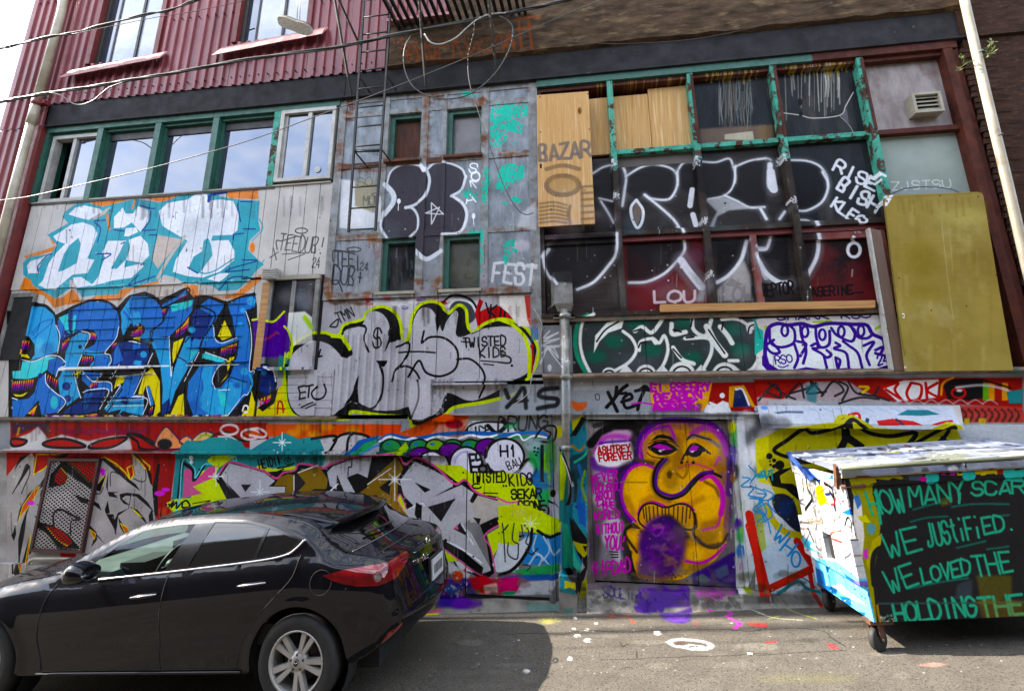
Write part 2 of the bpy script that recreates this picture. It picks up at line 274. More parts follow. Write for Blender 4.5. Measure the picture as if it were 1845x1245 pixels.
    for p in ('830,150 770,250 730,370 742,440 790,478 870,455 915,432 892,260', '750,540 955,458 935,600 880,765 790,885 730,895 708,830 760,708 845,650 620,560 600,530', '325,430 480,275 512,235 525,330 455,450 345,790', '165,505 205,560 245,690 268,900 258,1160 180,1160 195,1010 130,880 100,945 5,962 90,720 172,580', '0,355 60,318 108,340 102,400 60,432 0,432', '330,1140 400,960 480,860 520,700 490,880 485,990 530,1130 460,1150', '1000,195 1110,170 1110,600 1060,740 1050,400', '1050,960 1090,745 1110,740 1110,1160 960,1160 860,1150 980,1000', '262,180 330,165 280,280'): PO('I', BK, p, 2)
    for w, p in ((15, '0,62 120,58 210,100 255,160 275,240 268,300 155,388'), (13, '255,140 420,48 490,-5 495,50 280,172'), (15, '560,70 540,210 400,390'), (13, '590,150 742,240 622,460 602,530'), (15, '560,80 680,82 840,135 950,82 1100,55'), (9, '402,610 512,672'), (9, '860,790 1022,840'), (13, '470,480 520,400 530,220'), (14, '490,860 480,980 530,1130')): S('I', w, BK, p)
    for p in ('822,282 762,422 800,465 892,432', '365,482 455,442 360,672 352,580', '48,945 90,800 170,702 240,825 246,1100 180,1155 202,1050 150,868 112,880 92,950', '870,618 912,610 850,742 845,680', '780,852 850,770 835,800', '330,1145 410,962 455,940 462,1150', '1062,905 1100,1050 1110,1150 970,1150 1000,1090 1060,1090', '0,442 70,432 52,470'): PO('I', YEL, p, 2)
    PO('I', (234, 150, 36), '20,380 80,330 85,365 20,385', 2); PO('I', (218, 62, 140), '0,390 85,365 80,392 10,405', 2); PO('I', (88, 34, 146), '0,408 80,394 60,425 0,428', 2)
    PO('I', (234, 150, 36), '420,370 505,250 495,310', 2); PO('I', (218, 62, 140), '410,395 495,312 485,350', 2); PO('I', (88, 34, 146), '385,440 480,352 460,400', 2); bars('I', 395, 375, 430, 350, 3, 60); bars('I', 800, 535, 925, 495, 8, 70, 11); bars('I', 268, 190, 290, 185, 3, 44); bars('I', 160, 1070, 175, 1060, 2, 50); bars('I', 415, 75, 475, 55, 4, 26)
    PO('I', (40, 120, 200), '122,882 150,870 188,1040 162,1050', 2); S('I', 8, W8, '122,882 160,1045')
    for x, y, r in ((530, 368, 30), (965, 322, 22), (1002, 742, 36), (1062, 112, 40), (985, 195, 24), (655, 455, 18), (95, 590, 30)): B('I', lt, x, y, r, r, 3)
    for p in ('325,430 332,600 342,785 352,700', '722,330 738,450 800,488 932,438', '1012,205 1050,330 1065,500 1045,730 1090,745 1035,940 985,962 850,1138', '462,830 592,570', '836,660 760,710 712,820 738,900', '0,968 132,992 90,1130', '650,570 842,640', '10,950 178,580', '770,910 870,905', '0,478 62,492'): S('I', 8, W8, p)
    for y0, x0, x1 in ((700, 0, 320), (770, 0, 200), (688, 480, 950)): S('I', 14 if y0 == 700 else 9, (232, 238, 242), [(x0, y0), (x1, y0-8)], 2, .9, smooth=False)
    S('H', 26, (226, 234, 240), [(435, 722), (1200, 705)], 2, .95, smooth=False); S('H', 8, W8, '940,785 1195,770'); S('H', 7, W8, '920,1000 1195,990'); S('H', 7, W8, '910,1052 1195,1046')
    S('I', 15, (234, 236, 238), '985,1095 1000,1050 1030,1055 1035,1100 1000,1110', 1); TX_('I', 'CU', 1040, 1130, 1120, 1110, 55, 9, (234, 236, 238))
    S('H', 10, BK, [(15, 1160), (2200, 1160)], smooth=False)
    FL('H', [(214, 70, 150), YEL, (234, 234, 234), BK, (90, 40, 140), (234, 234, 234)], '280,1135 2180,1175', 190, 5, 13, .9, 2.2)
    # right end of the piece, by the small window
    PO('C2', YEL, '-20,545 10,380 60,470 160,400 230,300 255,440 330,545', 4); B('C2', BK, 105, 300, 85, 130); B('C2', (16, 36, 104), 115, 280, 62, 100, 8); B('C2', (40, 130, 200), 100, 230, 20, 20, 6)
    S('C2', 10, WH, '110,190 165,220 180,290'); PO('C2', BK, '60,470 160,380 200,330 170,440 90,495', 3)
    for i, x in enumerate((85, 105, 128, 142)): S('C2', 12, (232, 150, 40), [(x, 410-i*8), (x-4, 430-i*8)]); S('C2', 12, (220, 60, 150), [(x-5, 432-i*8), (x-8, 448-i*8)])
    S('C2', 12, (60, 170, 220), '0,240 20,300 0,360'); S('C2', 12, (190, 24, 30), '190,510 200,430 225,440 230,500'); S('C2', 8, (190, 24, 30), '190,470 240,480')

def paint_rust():
    rs = [(110, 66, 40), (92, 54, 34), (128, 82, 50)]
    for t, pts, n, a in (('A2', '610,1120 900,1170', 40, .7), ('A2', '1080,590 1340,680', 36, .7), ('A2', '660,660 700,820', 26, .7), ('A2', '1190,680 1230,1080', 36, .6), ('A2', '900,1050 1610,1110', 40, .6), ('A2', '590,950 630,1200', 20, .5), ('B2', '530,820 830,900', 50, .8), ('B2', '800,420 900,470', 26, .7), ('B2', '580,420 860,470', 26, .5), ('B2', '1240,720 1310,800', 18, .8), ('B2', '1100,720 1180,830', 16, .6), ('A3', '0,1020 200,1070', 30, .6), ('B2', '1600,770 1811,850', 30, .6), ('B2', '500,700 560,860', 26, .7), ('A2', '1360,670 1640,700', 22, .6), ('B2', '1280,400 1340,440', 10, .6)):
        q = pts_of(pts)
        for _ in range(n):
            x, y = random.uniform(q[0][0], q[1][0]), random.uniform(q[0][1], q[1][1]); c = random.choice(rs)
            B(t, c, x, y, random.uniform(8, 34), random.uniform(5, 14), 12, a*random.uniform(.3, .9))
            if random.random() < .45: S(t, random.uniform(4, 9), c, [(x, y), (x+random.uniform(-4, 4), y+random.uniform(20, 90))], 8, a*.5, taper=.7)
    for _ in range(60):                                    # rivets
        t, x, y = random.choice((('A2', random.uniform(620, 1811), random.choice((700, 1050, 1150, 770))), ('B2', random.uniform(560, 1811), random.choice((400, 455, 800)))))
        B(t, (70, 66, 64), x, y, 5, 5, 2, .7)
    for t, x0, x1, y0, y1, n in (('A2', 700, 1800, 620, 1160, 130), ('B2', 560, 1811, 380, 830, 110), ('A3', 0, 240, 560, 1240, 50), ('B3', 0, 210, 0, 780, 50)):
        for _ in range(n):
            x, y = random.uniform(x0, x1), random.uniform(y0, y1); S(t, random.uniform(4, 14), random.choice([(176, 182, 188), (92, 98, 104), (104, 92, 82)]), [(x, y), (x+random.uniform(-6, 6), y+random.uniform(30, 110))], 14, random.uniform(.1, .35))

def paint_step():
    pu = (62, 30, 116)
    PO('D3', pu, '940,545 1290,550 1280,640 1110,650 1080,690 1060,660 1030,745 960,735 925,690 905,650', 14, .9); PO('D3', pu, '1090,690 1280,640 1300,740 1100,720', 14, .9)
    for _ in range(12): x, y = random.uniform(950, 1260), random.uniform(560, 680); S('D3', 12, random.choice([(120, 60, 170), (40, 20, 80)]), [(x, y), (x+random.uniform(-40, 40), y+random.uniform(-30, 30))], 14, .6)
    TX_('D3', 'SOULIN', 700, 595, 930, 610, 55, 9, (50, 34, 100), 3, .9); S('D3', 9, (50, 34, 100), '690,540 760,540 720,570 770,600 740,620')
    PO('D3', (180, 60, 160), '1320,565 1600,570 1590,590 1400,610 1330,600', 14, .7); S('D3', 18, (190, 64, 176), '1500,600 1410,620 1400,660 1500,690', 10, .9)
    PO('D3', (56, 110, 104), '180,650 405,655 405,710 210,715', 20, .6); PO('D3', (60, 120, 110), '440,650 510,645 500,690 450,690', 14, .7)
    PO('D3', (60, 56, 52), '1640,590 1811,600 1811,640 1640,640', 16, .7); PO('D4', (50, 48, 46), '-20,600 400,600 400,640 -20,640', 14, .7); B('D3', (120, 130, 50), 1690, 570, 30, 18, 14)
    FL('D3', [(60, 58, 54), (150, 146, 140)], '560,560 920,700', 60, 5, 16, .5, 2); FL('D3', [(60, 58, 54)], '1300,590 1640,650', 50, 5, 16, .6, 2)

def paint_tags_left():
    g = (58, 58, 62)
    TX_('B2', 'TEEDUB!', 195, 528, 505, 560, 105, 9, g, 2, .95, .1); S('B2', 9, g, '190,530 185,470 225,470 320,440'); R('B2', 8, g, 355, 402, 42, 18)
    S('B2', 8, g, '225,560 380,555 265,600'); S('B2', 8, g, '140,585 200,545'); S('B2', 8, g, '165,520 185,600'); TX_('B2', '24', 425, 650, 480, 655, 70, 7, g)
    for i in range(5): S('B2', 7, (188, 200, 190), [(150+i*75, 180+i*20), (260+i*60, 210-i*8)], 6, .5)
    TX_('B2', 'TEE', 580, 640, 715, 640, 100, 11, g); S('B2', 10, g, '570,610 572,545 610,535 720,560'); S('B2', 10, g, '735,570 735,670'); R('B2', 9, g, 710, 528, 45, 16); TX_('B2', '24', 745, 665, 805, 670, 55, 8, g)
    TX_('B2', 'DUB+', 560, 760, 770, 780, 120, 11, g); S('B2', 10, g, '555,745 600,740 630,815')
    PO('B2', (150, 142, 118), '715,60 850,50 860,260 770,265 715,230', 8, .85); TX_('B2', 'SO', 725, 100, 840, 95, 60, 8, (96, 98, 92), 4, .8); TX_('B2', 'MUN', 770, 225, 890, 225, 60, 8, (86, 88, 84), 4, .85); R('B2', 7, (90, 92, 88), 850, 155, 20, 10)
    PO('B2', (214, 216, 218), '620,50 715,60 715,230 850,280 850,385 665,385 610,380', 14, .8); S('B2', 30, (214, 216, 218), '880,180 885,330', 12, .7)

def paint_silver():
    # coordinates of tile C2 throughout
    outer = '270,113 300,48 400,-22 500,-42 600,-22 640,-92 770,-132 790,-172 860,-212 930,-212 1000,-162 1030,-82 1035,8 1080,-2 1100,-132 1150,-222 1230,-252 1300,-232 1345,-172 1420,-227 1470,-192 1480,-102 1510,-42 1600,-102 1700,-132 1811,-112 1890,-60 1960,60 1945,180 1880,290 1811,370 1600,430 1400,465 1330,520 1200,595 1100,590 1080,535 900,520 700,495 680,540 560,545 330,535 260,450 235,300 245,180'
    PO('C2', (196, 194, 196), '800,-250 1560,-260 1560,-60 800,-80', 14, .8)
    FL('B2', [(180, 40, 40), (60, 70, 110), (222, 222, 226)], '800,860 1500,930', 40, 6, 18, .7, 2)
    B('B2', (60, 62, 70), 1450, 950, 95, 90, 5); S('B2', 16, (206, 208, 212), '1330,930 1400,870 1500,890 1545,980 1540,1060'); S('B2', 14, BK, '1290,905 1380,840 1500,865 1560,960')
    PO('B2', (176, 22, 26), '1530,960 1560,860 1590,880 1560,950 1620,920 1720,905 1811,950 1811,1050 1600,1060 1550,1060', 4); PO('B3', (176, 22, 26), '0,905 80,960 140,1050 60,1060 -20,1020', 4)
    TX_('B2', 'KILL', 1625, 990, 1825, 1010, 85, 13, BK); S('B2', 12, BK, '1605,890 1625,960')
    PO('C2', (20, 19, 20), outer, 3, smooth=True); S('C2', 22, LI, outer, 3, closed=True)
    body = '262,260 290,120 380,40 450,15 540,40 620,110 660,130 700,110 690,60 640,-20 660,-62 760,-92 800,-172 850,-187 910,-162 950,-92 945,-20 1030,0 1085,20 1110,-112 1160,-202 1230,-202 1280,-132 1310,-50 1340,-122 1400,-192 1425,-130 1400,-40 1440,-10 1560,-62 1700,-82 1811,-72 1880,-20 1925,60 1930,150 1890,230 1800,280 1700,310 1720,330 1590,400 1480,420 1345,370 1290,490 1140,560 1095,465 1000,485 850,485 735,445 690,430 570,520 480,530 340,520 270,420'
    PO('C2', SIL, body, 3, smooth=True)
    for p in ('930,-182 1010,-122 1030,8 960,28 915,95 960,-40 940,-132', '1290,-212 1345,-165 1300,-110 1272,-40 1262,-140', '1420,-180 1462,-132 1474,-70 1510,-30 1600,-70 1700,-100 1560,-57 1440,-10 1400,-45', '745,245 735,340 745,440 690,425 560,530 640,470 700,370', '860,150 945,150 915,192 890,190', '640,115 700,110 690,60 655,0 620,-22 560,-12 600,30 640,70'):
        PO('C2', BK, p, 3)
    S('C2', 26, LI, '560,-20 630,-10 660,30 685,70', 3); PO('C2', BK, '540,20 600,30 690,110 670,135 630,125', 3)
    for w, p in ((14, '890,180 910,260 895,400 830,475 740,440'), (14, '970,290 1000,210 1080,190 1150,260 1165,400 1120,530'), (11, '1020,95 1140,88 1260,95'), (14, '1000,60 1080,30 1085,80 1060,140 985,230'), (15, '1170,30 1230,-10 1330,0 1410,80 1400,200 1300,255 1200,230 1150,150 1080,260'), (14, '1410,140 1500,140 1580,210 1600,300 1560,400'), (12, '740,-92 790,-72 780,0 812,90'), (18, '650,-70 700,-95 780,-85'), (14, '1185,-50 1170,20'), (12, '480,75 470,120 490,118'), (14, '1095,470 1110,560')):
        S('C2', w, BK, p)
    TX_('C2', '$', 835, 60, 905, 60, 130, 11, BK)
    S('C2', 12, BK, '380,320 335,330 345,370 340,410 380,402', smooth=False); S('C2', 11, BK, '345,368 382,362'); S('C2', 12, BK, '390,325 440,315'); S('C2', 12, BK, '415,320 408,398'); S('C2', 12, BK, '465,328 430,370 452,410 500,400 522,355 508,310')
    S('C2', 10, BK, '355,465 440,432'); S('C2', 9, BK, '390,474 450,446'); S('C2', 8, BK, '340,450 345,446')
    TX_('C2', 'TWISTED', 1450, 60, 1745, 42, 62, 11, BK); S('C2', 11, BK, '1440,20 1500,25'); TX_('C2', 'KIDS', 1560, 130, 1745, 120, 62, 11, BK); S('C2', 12, BK, '1720,80 1700,100 1770,130 1765,165 1690,160'); S('C2', 8, BK, '1570,150 1680,158'); S('C2', 8, BK, '1590,172 1660,180'); B('C2', BK, 1782, 183, 9)
    S('B2', 11, BK, '550,1040 600,1000 590,1050 545,1050'); TX_('B2', 'TMN', 600, 1030, 720, 980, 70, 9, BK)
    DR('C2', (208, 208, 214), 300, 1700, -20, 12, 60, 180, 5, .5); FL('C2', (214, 214, 220), '1240,320 1340,520', 60, 4, 12, .5)
    PO('C2', (200, 200, 206), '1105,280 1220,310 1230,480 1190,560 1140,565 1100,470', 20, .5)

def paint_window_purple():
    PO('B2', (232, 232, 226), '270,960 380,950 430,990 440,1160 300,1180 265,1060', 12, .75)
    PO('B2', PUR, '20,1010 60,1000 160,1020 240,955 262,1060 285,1140 280,1220 230,1260 40,1260', 4); S('B2', 14, LI, '20,1005 80,1000 165,1018 240,950', 3); S('B2', 14, LI, '240,1050 280,1095 296,1180 280,1260 240,1275')
    S('B2', 30, (150, 190, 40), '380,990 430,1060', 14, .8); PO('B2', (40, 120, 110), '205,1240 280,1270 280,1380 190,1400', 10, .7); S('B2', 16, (190, 80, 60), '120,1140 190,1090', 8, .6)
    S('C2', 16, LI, '250,100 240,200 245,300 250,400', 4); TX_('B2', 'ZE', 325, 860, 385, 860, 60, 6, (70, 76, 90)); TX_('B2', 'YAU', 320, 920, 410, 920, 70, 7, (70, 76, 90))

def paint_dark_throwie():
    PO('B2', (62, 59, 66), '915,300 960,220 975,160 930,110 920,70 960,0 1030,-49 1120,-49 1200,-25 1260,-59 1350,-59 1440,-20 1470,60 1430,140 1370,170 1450,220 1470,300 1440,400 1400,425 1300,430 1290,540 1210,590 1130,530 1120,450 1080,450 930,450 895,380', 4)
    for w, p in ((34, '925,90 975,150 975,210 915,290'), (16, '905,300 895,380 935,450'), (14, '930,90 960,0 1030,-45 1120,-49 1190,-25'), (20, '1200,-20 1222,60 1195,160 1130,220 1060,245'), (17, '1060,240 1110,250 1145,310 1140,390 1090,445'), (14, '1210,-20 1260,-59 1350,-59 1440,-20 1470,40'), (18, '1470,30 1440,120 1370,165'), (20, '1380,165 1450,220 1475,300 1430,410 1310,425'), (30, '1130,540 1200,592 1300,540')):
        S('B2', w, (212, 216, 222), p, 8)
    S('A2', 24, WH, '1165,1130 1185,1165', 6); B('B2', WH, 1014, 200, 13, 18, 4); S('B2', 5, WH, '1012,210 1010,262'); S('B2', 8, (205, 205, 210), '1235,355 1235,210 1320,290 1195,280 1290,240 1238,352', smooth=False)
    TX_('A2', 'S', 1480, 1165, 1545, 1185, 60, 8, WH); R('A2', 9, WH, 1535, 1205, 28, 34); R('B2', 9, WH, 1535, 30, 30, 30); S('B2', 9, WH, '1505,100 1500,60 1540,110'); TX_('B2', 'A', 1460, 220, 1545, 200, 70, 9, WH); B('B2', WH, 1522, 300, 12, 20, 4); S('B2', 5, WH, '1520,310 1524,360')
    TX_('B2', 'FEST', 1640, 745, 1940, 765, 130, 20, (210, 212, 214), 5, .9, .05); S('B3', 18, (205, 208, 210), '130,630 250,655', 6, .8); PO('B3', (205, 208, 212), '150,280 250,200 255,400 120,370', 30, .6); B('B3', (210, 210, 214), 150, 500, 60, 40, 40, .5)
    tq = (62, 178, 156)
    for t, p in (('A2', '1640,730 1720,715 1811,700 1811,860 1760,900 1740,960 1690,1000 1630,990'), ('A3', '-20,710 60,730 195,705 190,790 150,810 90,780 50,830 -20,850'), ('A3', '30,850 90,820 165,850 150,910 40,890'), ('A3', '0,1130 80,1110 170,1130 165,1215 60,1240 0,1200'), ('B2', '1590,-40 1640,-20 1630,90 1600,230 1575,200'), ('B3', '-20,0 180,0 150,60 60,90 30,150 -20,120'), ('B3', '80,170 130,165 160,215 90,220'), ('B3', '30,480 110,455 100,500 130,545 70,580 45,630 20,600'), ('B2', '1430,130 1540,100 1555,190 1470,180'), ('A2', '1420,630 1500,625 1545,655 1440,660'), ('B2', '1560,390 1590,395 1580,700 1560,690'), ('B2', '1700,205 1760,200 1750,225'), ('A3', '80,970 120,965 110,1000'), ('A3', '-10,960 25,965 10,1000'), ('B2', '1520,390 1590,400 1580,430 1480,420')):
        PO(t, tq, p, 10, rough=16)

def paint_right_windows():
    FS.d = -0.10
    wt = (226, 228, 234); fb = (20, 19, 21)
    for t, p in (('A3', '640,1200 700,1150 775,1140 775,1420 700,1380 690,1340 640,1330'), ('A3', '850,1210 960,1145 1050,1125 1150,1145 1205,1190 1215,1260 1170,1340 1120,1360 1030,1350 985,1330 920,1350 860,1300'), ('A3', '1210,1190 1250,1120 1330,1110 1470,1110 1560,1090 1595,1150 1605,1220 1590,1260 1530,1330 1420,1350 1330,1330 1230,1280'), ('A3', '1600,1150 1700,1100 1811,1085 1811,1400 1700,1410 1620,1370 1540,1330'), ('A4', '200,1100 330,1100 420,1135 470,1200 478,1260 440,1370 340,1430 250,1430'), ('B3', '300,540 450,440 790,440 780,560 640,740 530,790 400,780 320,680'), ('B3', '860,440 1250,450 1250,530 1200,600 1120,680 1000,735 870,740'), ('B3', '1480,470 1680,460 1640,600 1560,690 1480,740'), ('B4', '270,380 390,380 405,480 395,580 330,690 270,690'), ('B4', '-20,440 90,440 200,400 220,720 150,740 60,680 0,590')):
        PO(t, fb, p, 20, .9)
    for t, w, p in (('A3', 14, '635,1180 700,1140 770,1120'), ('A3', 20, '830,1110 860,1200 850,1300 835,1400'), ('A3', 16, '860,1200 960,1140 1050,1120 1150,1140 1200,1180 1210,1245 1210,1260'), ('A3', 15, '1200,1180 1250,1110 1330,1100'), ('A3', 14, '1370,1100 1470,1105 1560,1080 1590,1140 1605,1200 1600,1245'), ('A3', 14, '1590,1140 1700,1095 1811,1075'),
                    ('A4', 12, '0,1085 70,1080 90,1090'), ('A4', 40, '85,1120 80,1250 100,1290'), ('A4', 16, '200,1090 330,1095 420,1130 470,1200 478,1260'), ('B3', 18, '1210,0 1208,90 1170,170 1120,190 1030,180 990,155'), ('B3', 20, '985,155 1080,230 1180,320 1230,395 1250,450 1258,530 1210,600 1120,690 1000,745 880,752'), ('B3', 60, '1235,600 1290,680 1370,780'),
                    ('B3', 16, '680,180 770,200'), ('B3', 16, '690,200 740,280 775,345'), ('B3', 30, '335,530 295,590'), ('B3', 20, '300,580 320,680 400,790'), ('B3', 22, '530,800 640,750 740,640 790,560 795,440'), ('B3', 14, '1605,-40 1590,90 1530,160 1420,185'), ('B3', 18, '1530,160 1620,200 1700,240 1800,238'), ('B3', 30, '1680,470 1640,600 1560,700 1480,750'), ('B3', 26, '1740,515 1811,520'), ('B3', 36, '1740,570 1770,650 1811,720'),
                    ('B4', 18, '440,0 480,90 440,200 340,260 255,262'), ('B4', 30, '380,360 412,470 400,580 340,700'), ('B4', 24, '90,440 60,520 0,530'), ('B4', 40, '0,590 60,690 150,750 220,752'), ('B4', 20, '185,270 150,320'), ('B4', 22, '20,250 60,320'), ('B4', 14, '270,325 340,330 380,360')):
        S(t, w*2.2, (120, 122, 128), p, 40, .35); S(t, w*.85, wt, p, 14, .95)
    PO('B3', (176, 178, 182), '1400,190 1530,170 1600,200 1700,240 1800,240 1560,260 1480,300 1450,390 1420,390 1480,270', 22, .8); PO('B3', (170, 172, 176), '1370,790 1250,640 1400,760 1400,880 1330,880', 40, .75)
    PO('B3', (120, 108, 100), '930,190 900,280 935,370 970,280', 8, .8); S('B3', 18, wt, '930,190 895,240 900,310 935,380 968,340 975,260 930,190', 6)
    S('B3', 34, wt, '1310,120 1295,230', 8); S('B3', 34, wt, '1315,290 1335,360', 8); S('B4', 50, wt, '90,0 110,120', 10); R('B4', 20, wt, 655, 530, 42, 48, 8); S('B4', 20, wt, '640,450 655,480', 8)
    TX_('A4', 'RISE', 505, 1150, 800, 1300, 78, 17, wt, 5, .95); TX_('B4', 'BISH', 530, 110, 800, 280, 90, 19, wt, 5, .95); TX_('B4', 'KLEG', 490, 230, 700, 380, 75, 17, wt, 5, .95); TX_('B4', 'E', 720, 100, 780, 120, 70, 14, wt, 5)
    TX_('B3', 'LOU', 1040, 890, 1340, 880, 75, 18, (216, 196, 204), 6, .9); TX_('B3', 'LOW', 1510, 880, 1725, 885, 100, 18, BK, 3); PO('B3', BK, '1530,770 1580,715 1600,735 1660,765 1600,780', 4)
    TX_('B4', 'REPTOR', 25, 850, 250, 825, 80, 14, (18, 14, 16), 4); TX_('B4', 'ASERINE', 365, 845, 650, 830, 60, 15, (24, 14, 16), 4); S('B4', 12, (24, 14, 16), '640,820 715,818', 4)
    for a, b, s_ in ((430, 640, 'IT OUT'), (430, 695, 'DOG'), (430, 750, 'LET IT GO')): TX_('B4', s_, a, b, a+20*len(s_), b-6, 28, 5, (60, 22, 26), 2, .9)
    S('B4', 8, (40, 16, 20), '545,690 560,640 610,640 600,690 545,690 600,640', 2)
    PO('B3', (192, 188, 186), '1480,800 1560,720 1660,600 1700,700 1720,880 1480,885', 30, .7)
    # streaks of dried wash on the two upper panes, a crack in the right one
    rr = random.Random(3)
    for _ in range(46):
        x = rr.uniform(1490, 1720); y0 = rr.uniform(510, 640); y1 = rr.uniform(740, 900)
        S('A3', rr.uniform(3, 6), random.choice([(140, 150, 152), (120, 126, 128), (150, 146, 136), (120, 104, 84)]), [(x, y0), (x+rr.uniform(-8, 8), (y0+y1)/2), (x+rr.uniform(-14, 20), y1)], 4, rr.uniform(.15, .5))
    for _ in range(26):
        x = rr.choice((rr.uniform(180, 420), rr.uniform(430, 560))); y0 = rr.uniform(455, 520)
        S('A4', rr.uniform(4, 9), (168, 168, 160), [(x, y0), (x+rr.uniform(-5, 15), y0+rr.uniform(60, 320))], 4, rr.uniform(.2, .6), taper=.6)
    for x in (450, 470, 540): S('A4', 12, (190, 188, 178), [(x, 465), (x+15, 560), (x+10, 660)], 6, .7, taper=.7)
    for _ in range(40):
        t, x = rr.choice((('A3', rr.uniform(1380, 1800)), ('A4', rr.uniform(130, 620)))); y = 515 if t == 'A3' else 465
        S(t, rr.uniform(6, 14), (150, 126, 74), [(x, y), (x+4, y+rr.uniform(15, 60))], 4, .8, taper=.8)
    S('A4', 6, (196, 192, 184), '180,770 290,785 380,805 560,785 600,720 650,630'); S('A4', 5, (150, 150, 144), '560,790 620,850 650,900'); PO('A4', (92, 88, 96), '570,790 605,740 620,850', 3); B('A4', BK, 288, 695, 18, 26, 3); B('A4', BK, 294, 775, 14, 20, 3)
    PO('A3', (120, 102, 90), '1360,880 1811,850 1811,960 1370,985', 30, .7); PO('A3', (176, 170, 150), '1530,915 1720,893 1732,955 1530,950', 5, .9); PO('A4', (128, 104, 74), '0,860 100,850 110,960 0,975', 26, .6)
    FS.d = -0.10
    TX_('B4', 'ZJSTSU', 905, 125, 1320, 105, 55, 8, (196, 206, 202), 3, .9); S('B4', 9, (84, 86, 100), '900,155 1000,115 1150,102 1300,115 1370,140', 4)
    FS.d = 0.0
    for t, x, y in (('A3', 775, 1120), ('A3', 1345, 1120), ('A4', 170, 1085), ('B3', 800, 240), ('B3', 795, 170), ('B3', 1370, 130), ('B3', 1385, 330), ('B3', 1400, 420), ('B3', 1425, 700), ('B3', 830, 620), ('B4', 235, 200), ('B4', 295, 660), ('B4', 240, 290), ('B4', 690, 380), ('B3', 1395, 740)):
        if y > 1000 or x in (795, 1385, 1425, 235, 690): PO(t, (206, 206, 208), [(x-20, y-random.uniform(10, 40)), (x+20, y-random.uniform(10, 40)), (x+20, y+random.uniform(10, 40)), (x-20, y+random.uniform(10, 40))], 16, .8, rough=7)
    TX_('A3', 'BAZAR', 275, 1120, 625, 1090, 100, 22, (96, 92, 92), 8, .85)
    FS.d = 0.12
    br = (112, 92, 74)
    R('B3', 34, br, 430, 90, 110, 65, 10, .9); PO('B3', (150, 122, 84), '320,40 540,30 540,130 330,140', 20, .5); S('B3', 30, br, '320,-20 430,-45 540,-20', 12, .8)
    for i in range(6): S('B3', 17, br, [(275, 215+i*26), (370, 205+i*26), (455, 225+i*24)], 8, .7); S('B3', 18, br, [(560, 100+i*44), (635, 95+i*44)], 10, .75)
    S('B3', 22, br, '480,230 470,290 480,350', 10, .8); S('B3', 20, br, '560,110 565,350', 12, .7)
    FS.d = 0.0

def paint_weather():                                       # overspray, fade, dirty run marks and drips over everything
    for _ in range(420):
        x, y = random.uniform(20, 1400), random.uniform(340, 1060); B('P', random.choice([(220, 220, 224), (200, 196, 190), (60, 58, 60), (90, 86, 84), (150, 120, 150), (120, 150, 160)]), x, y, random.uniform(8, 40), random.uniform(6, 26), 22, random.uniform(.04, .14))
    for _ in range(520):
        x, y = random.uniform(20, 1560), random.uniform(345, 1040); S('P', random.uniform(.8, 2.4), random.choice([(40, 38, 40), (40, 38, 40), (210, 210, 212), (120, 104, 84)]), [(x, y), (x+random.uniform(-1, 1), y+random.uniform(6, 36))], 1.5, random.uniform(.12, .45), smooth=False, taper=.5)
    for _ in range(900):
        x, y = random.uniform(20, 1480), random.uniform(345, 1075); B('P', random.choice([(30, 28, 30), (216, 214, 212), (110, 84, 60), (170, 166, 160)]), x, y, random.uniform(.6, 2.2), None, 1, random.uniform(.3, .8))
    for y, x0, x1, n in ((765, 22, 860, 90), (818, 22, 860, 80), (750, 1040, 1340, 40), (560, 600, 960, 40), (690, 780, 1010, 30), (362, 40, 600, 40), (530, 30, 460, 40)):
        for _ in range(n):
            x = random.uniform(x0, x1); S('P', random.uniform(1.5, 6), (44, 40, 38), [(x, y-6), (x, y+random.uniform(6, 34))], 5, random.uniform(.1, .4), smooth=False, taper=.6)
    for _ in range(160):                                   # splash-back along the foot of the wall
        x = random.uniform(780, 1480); B('P', random.choice([(60, 56, 52), (96, 90, 82), (70, 76, 54)]), x, random.uniform(1030, 1088), random.uniform(4, 16), random.uniform(2, 7), 5, random.uniform(.15, .5))

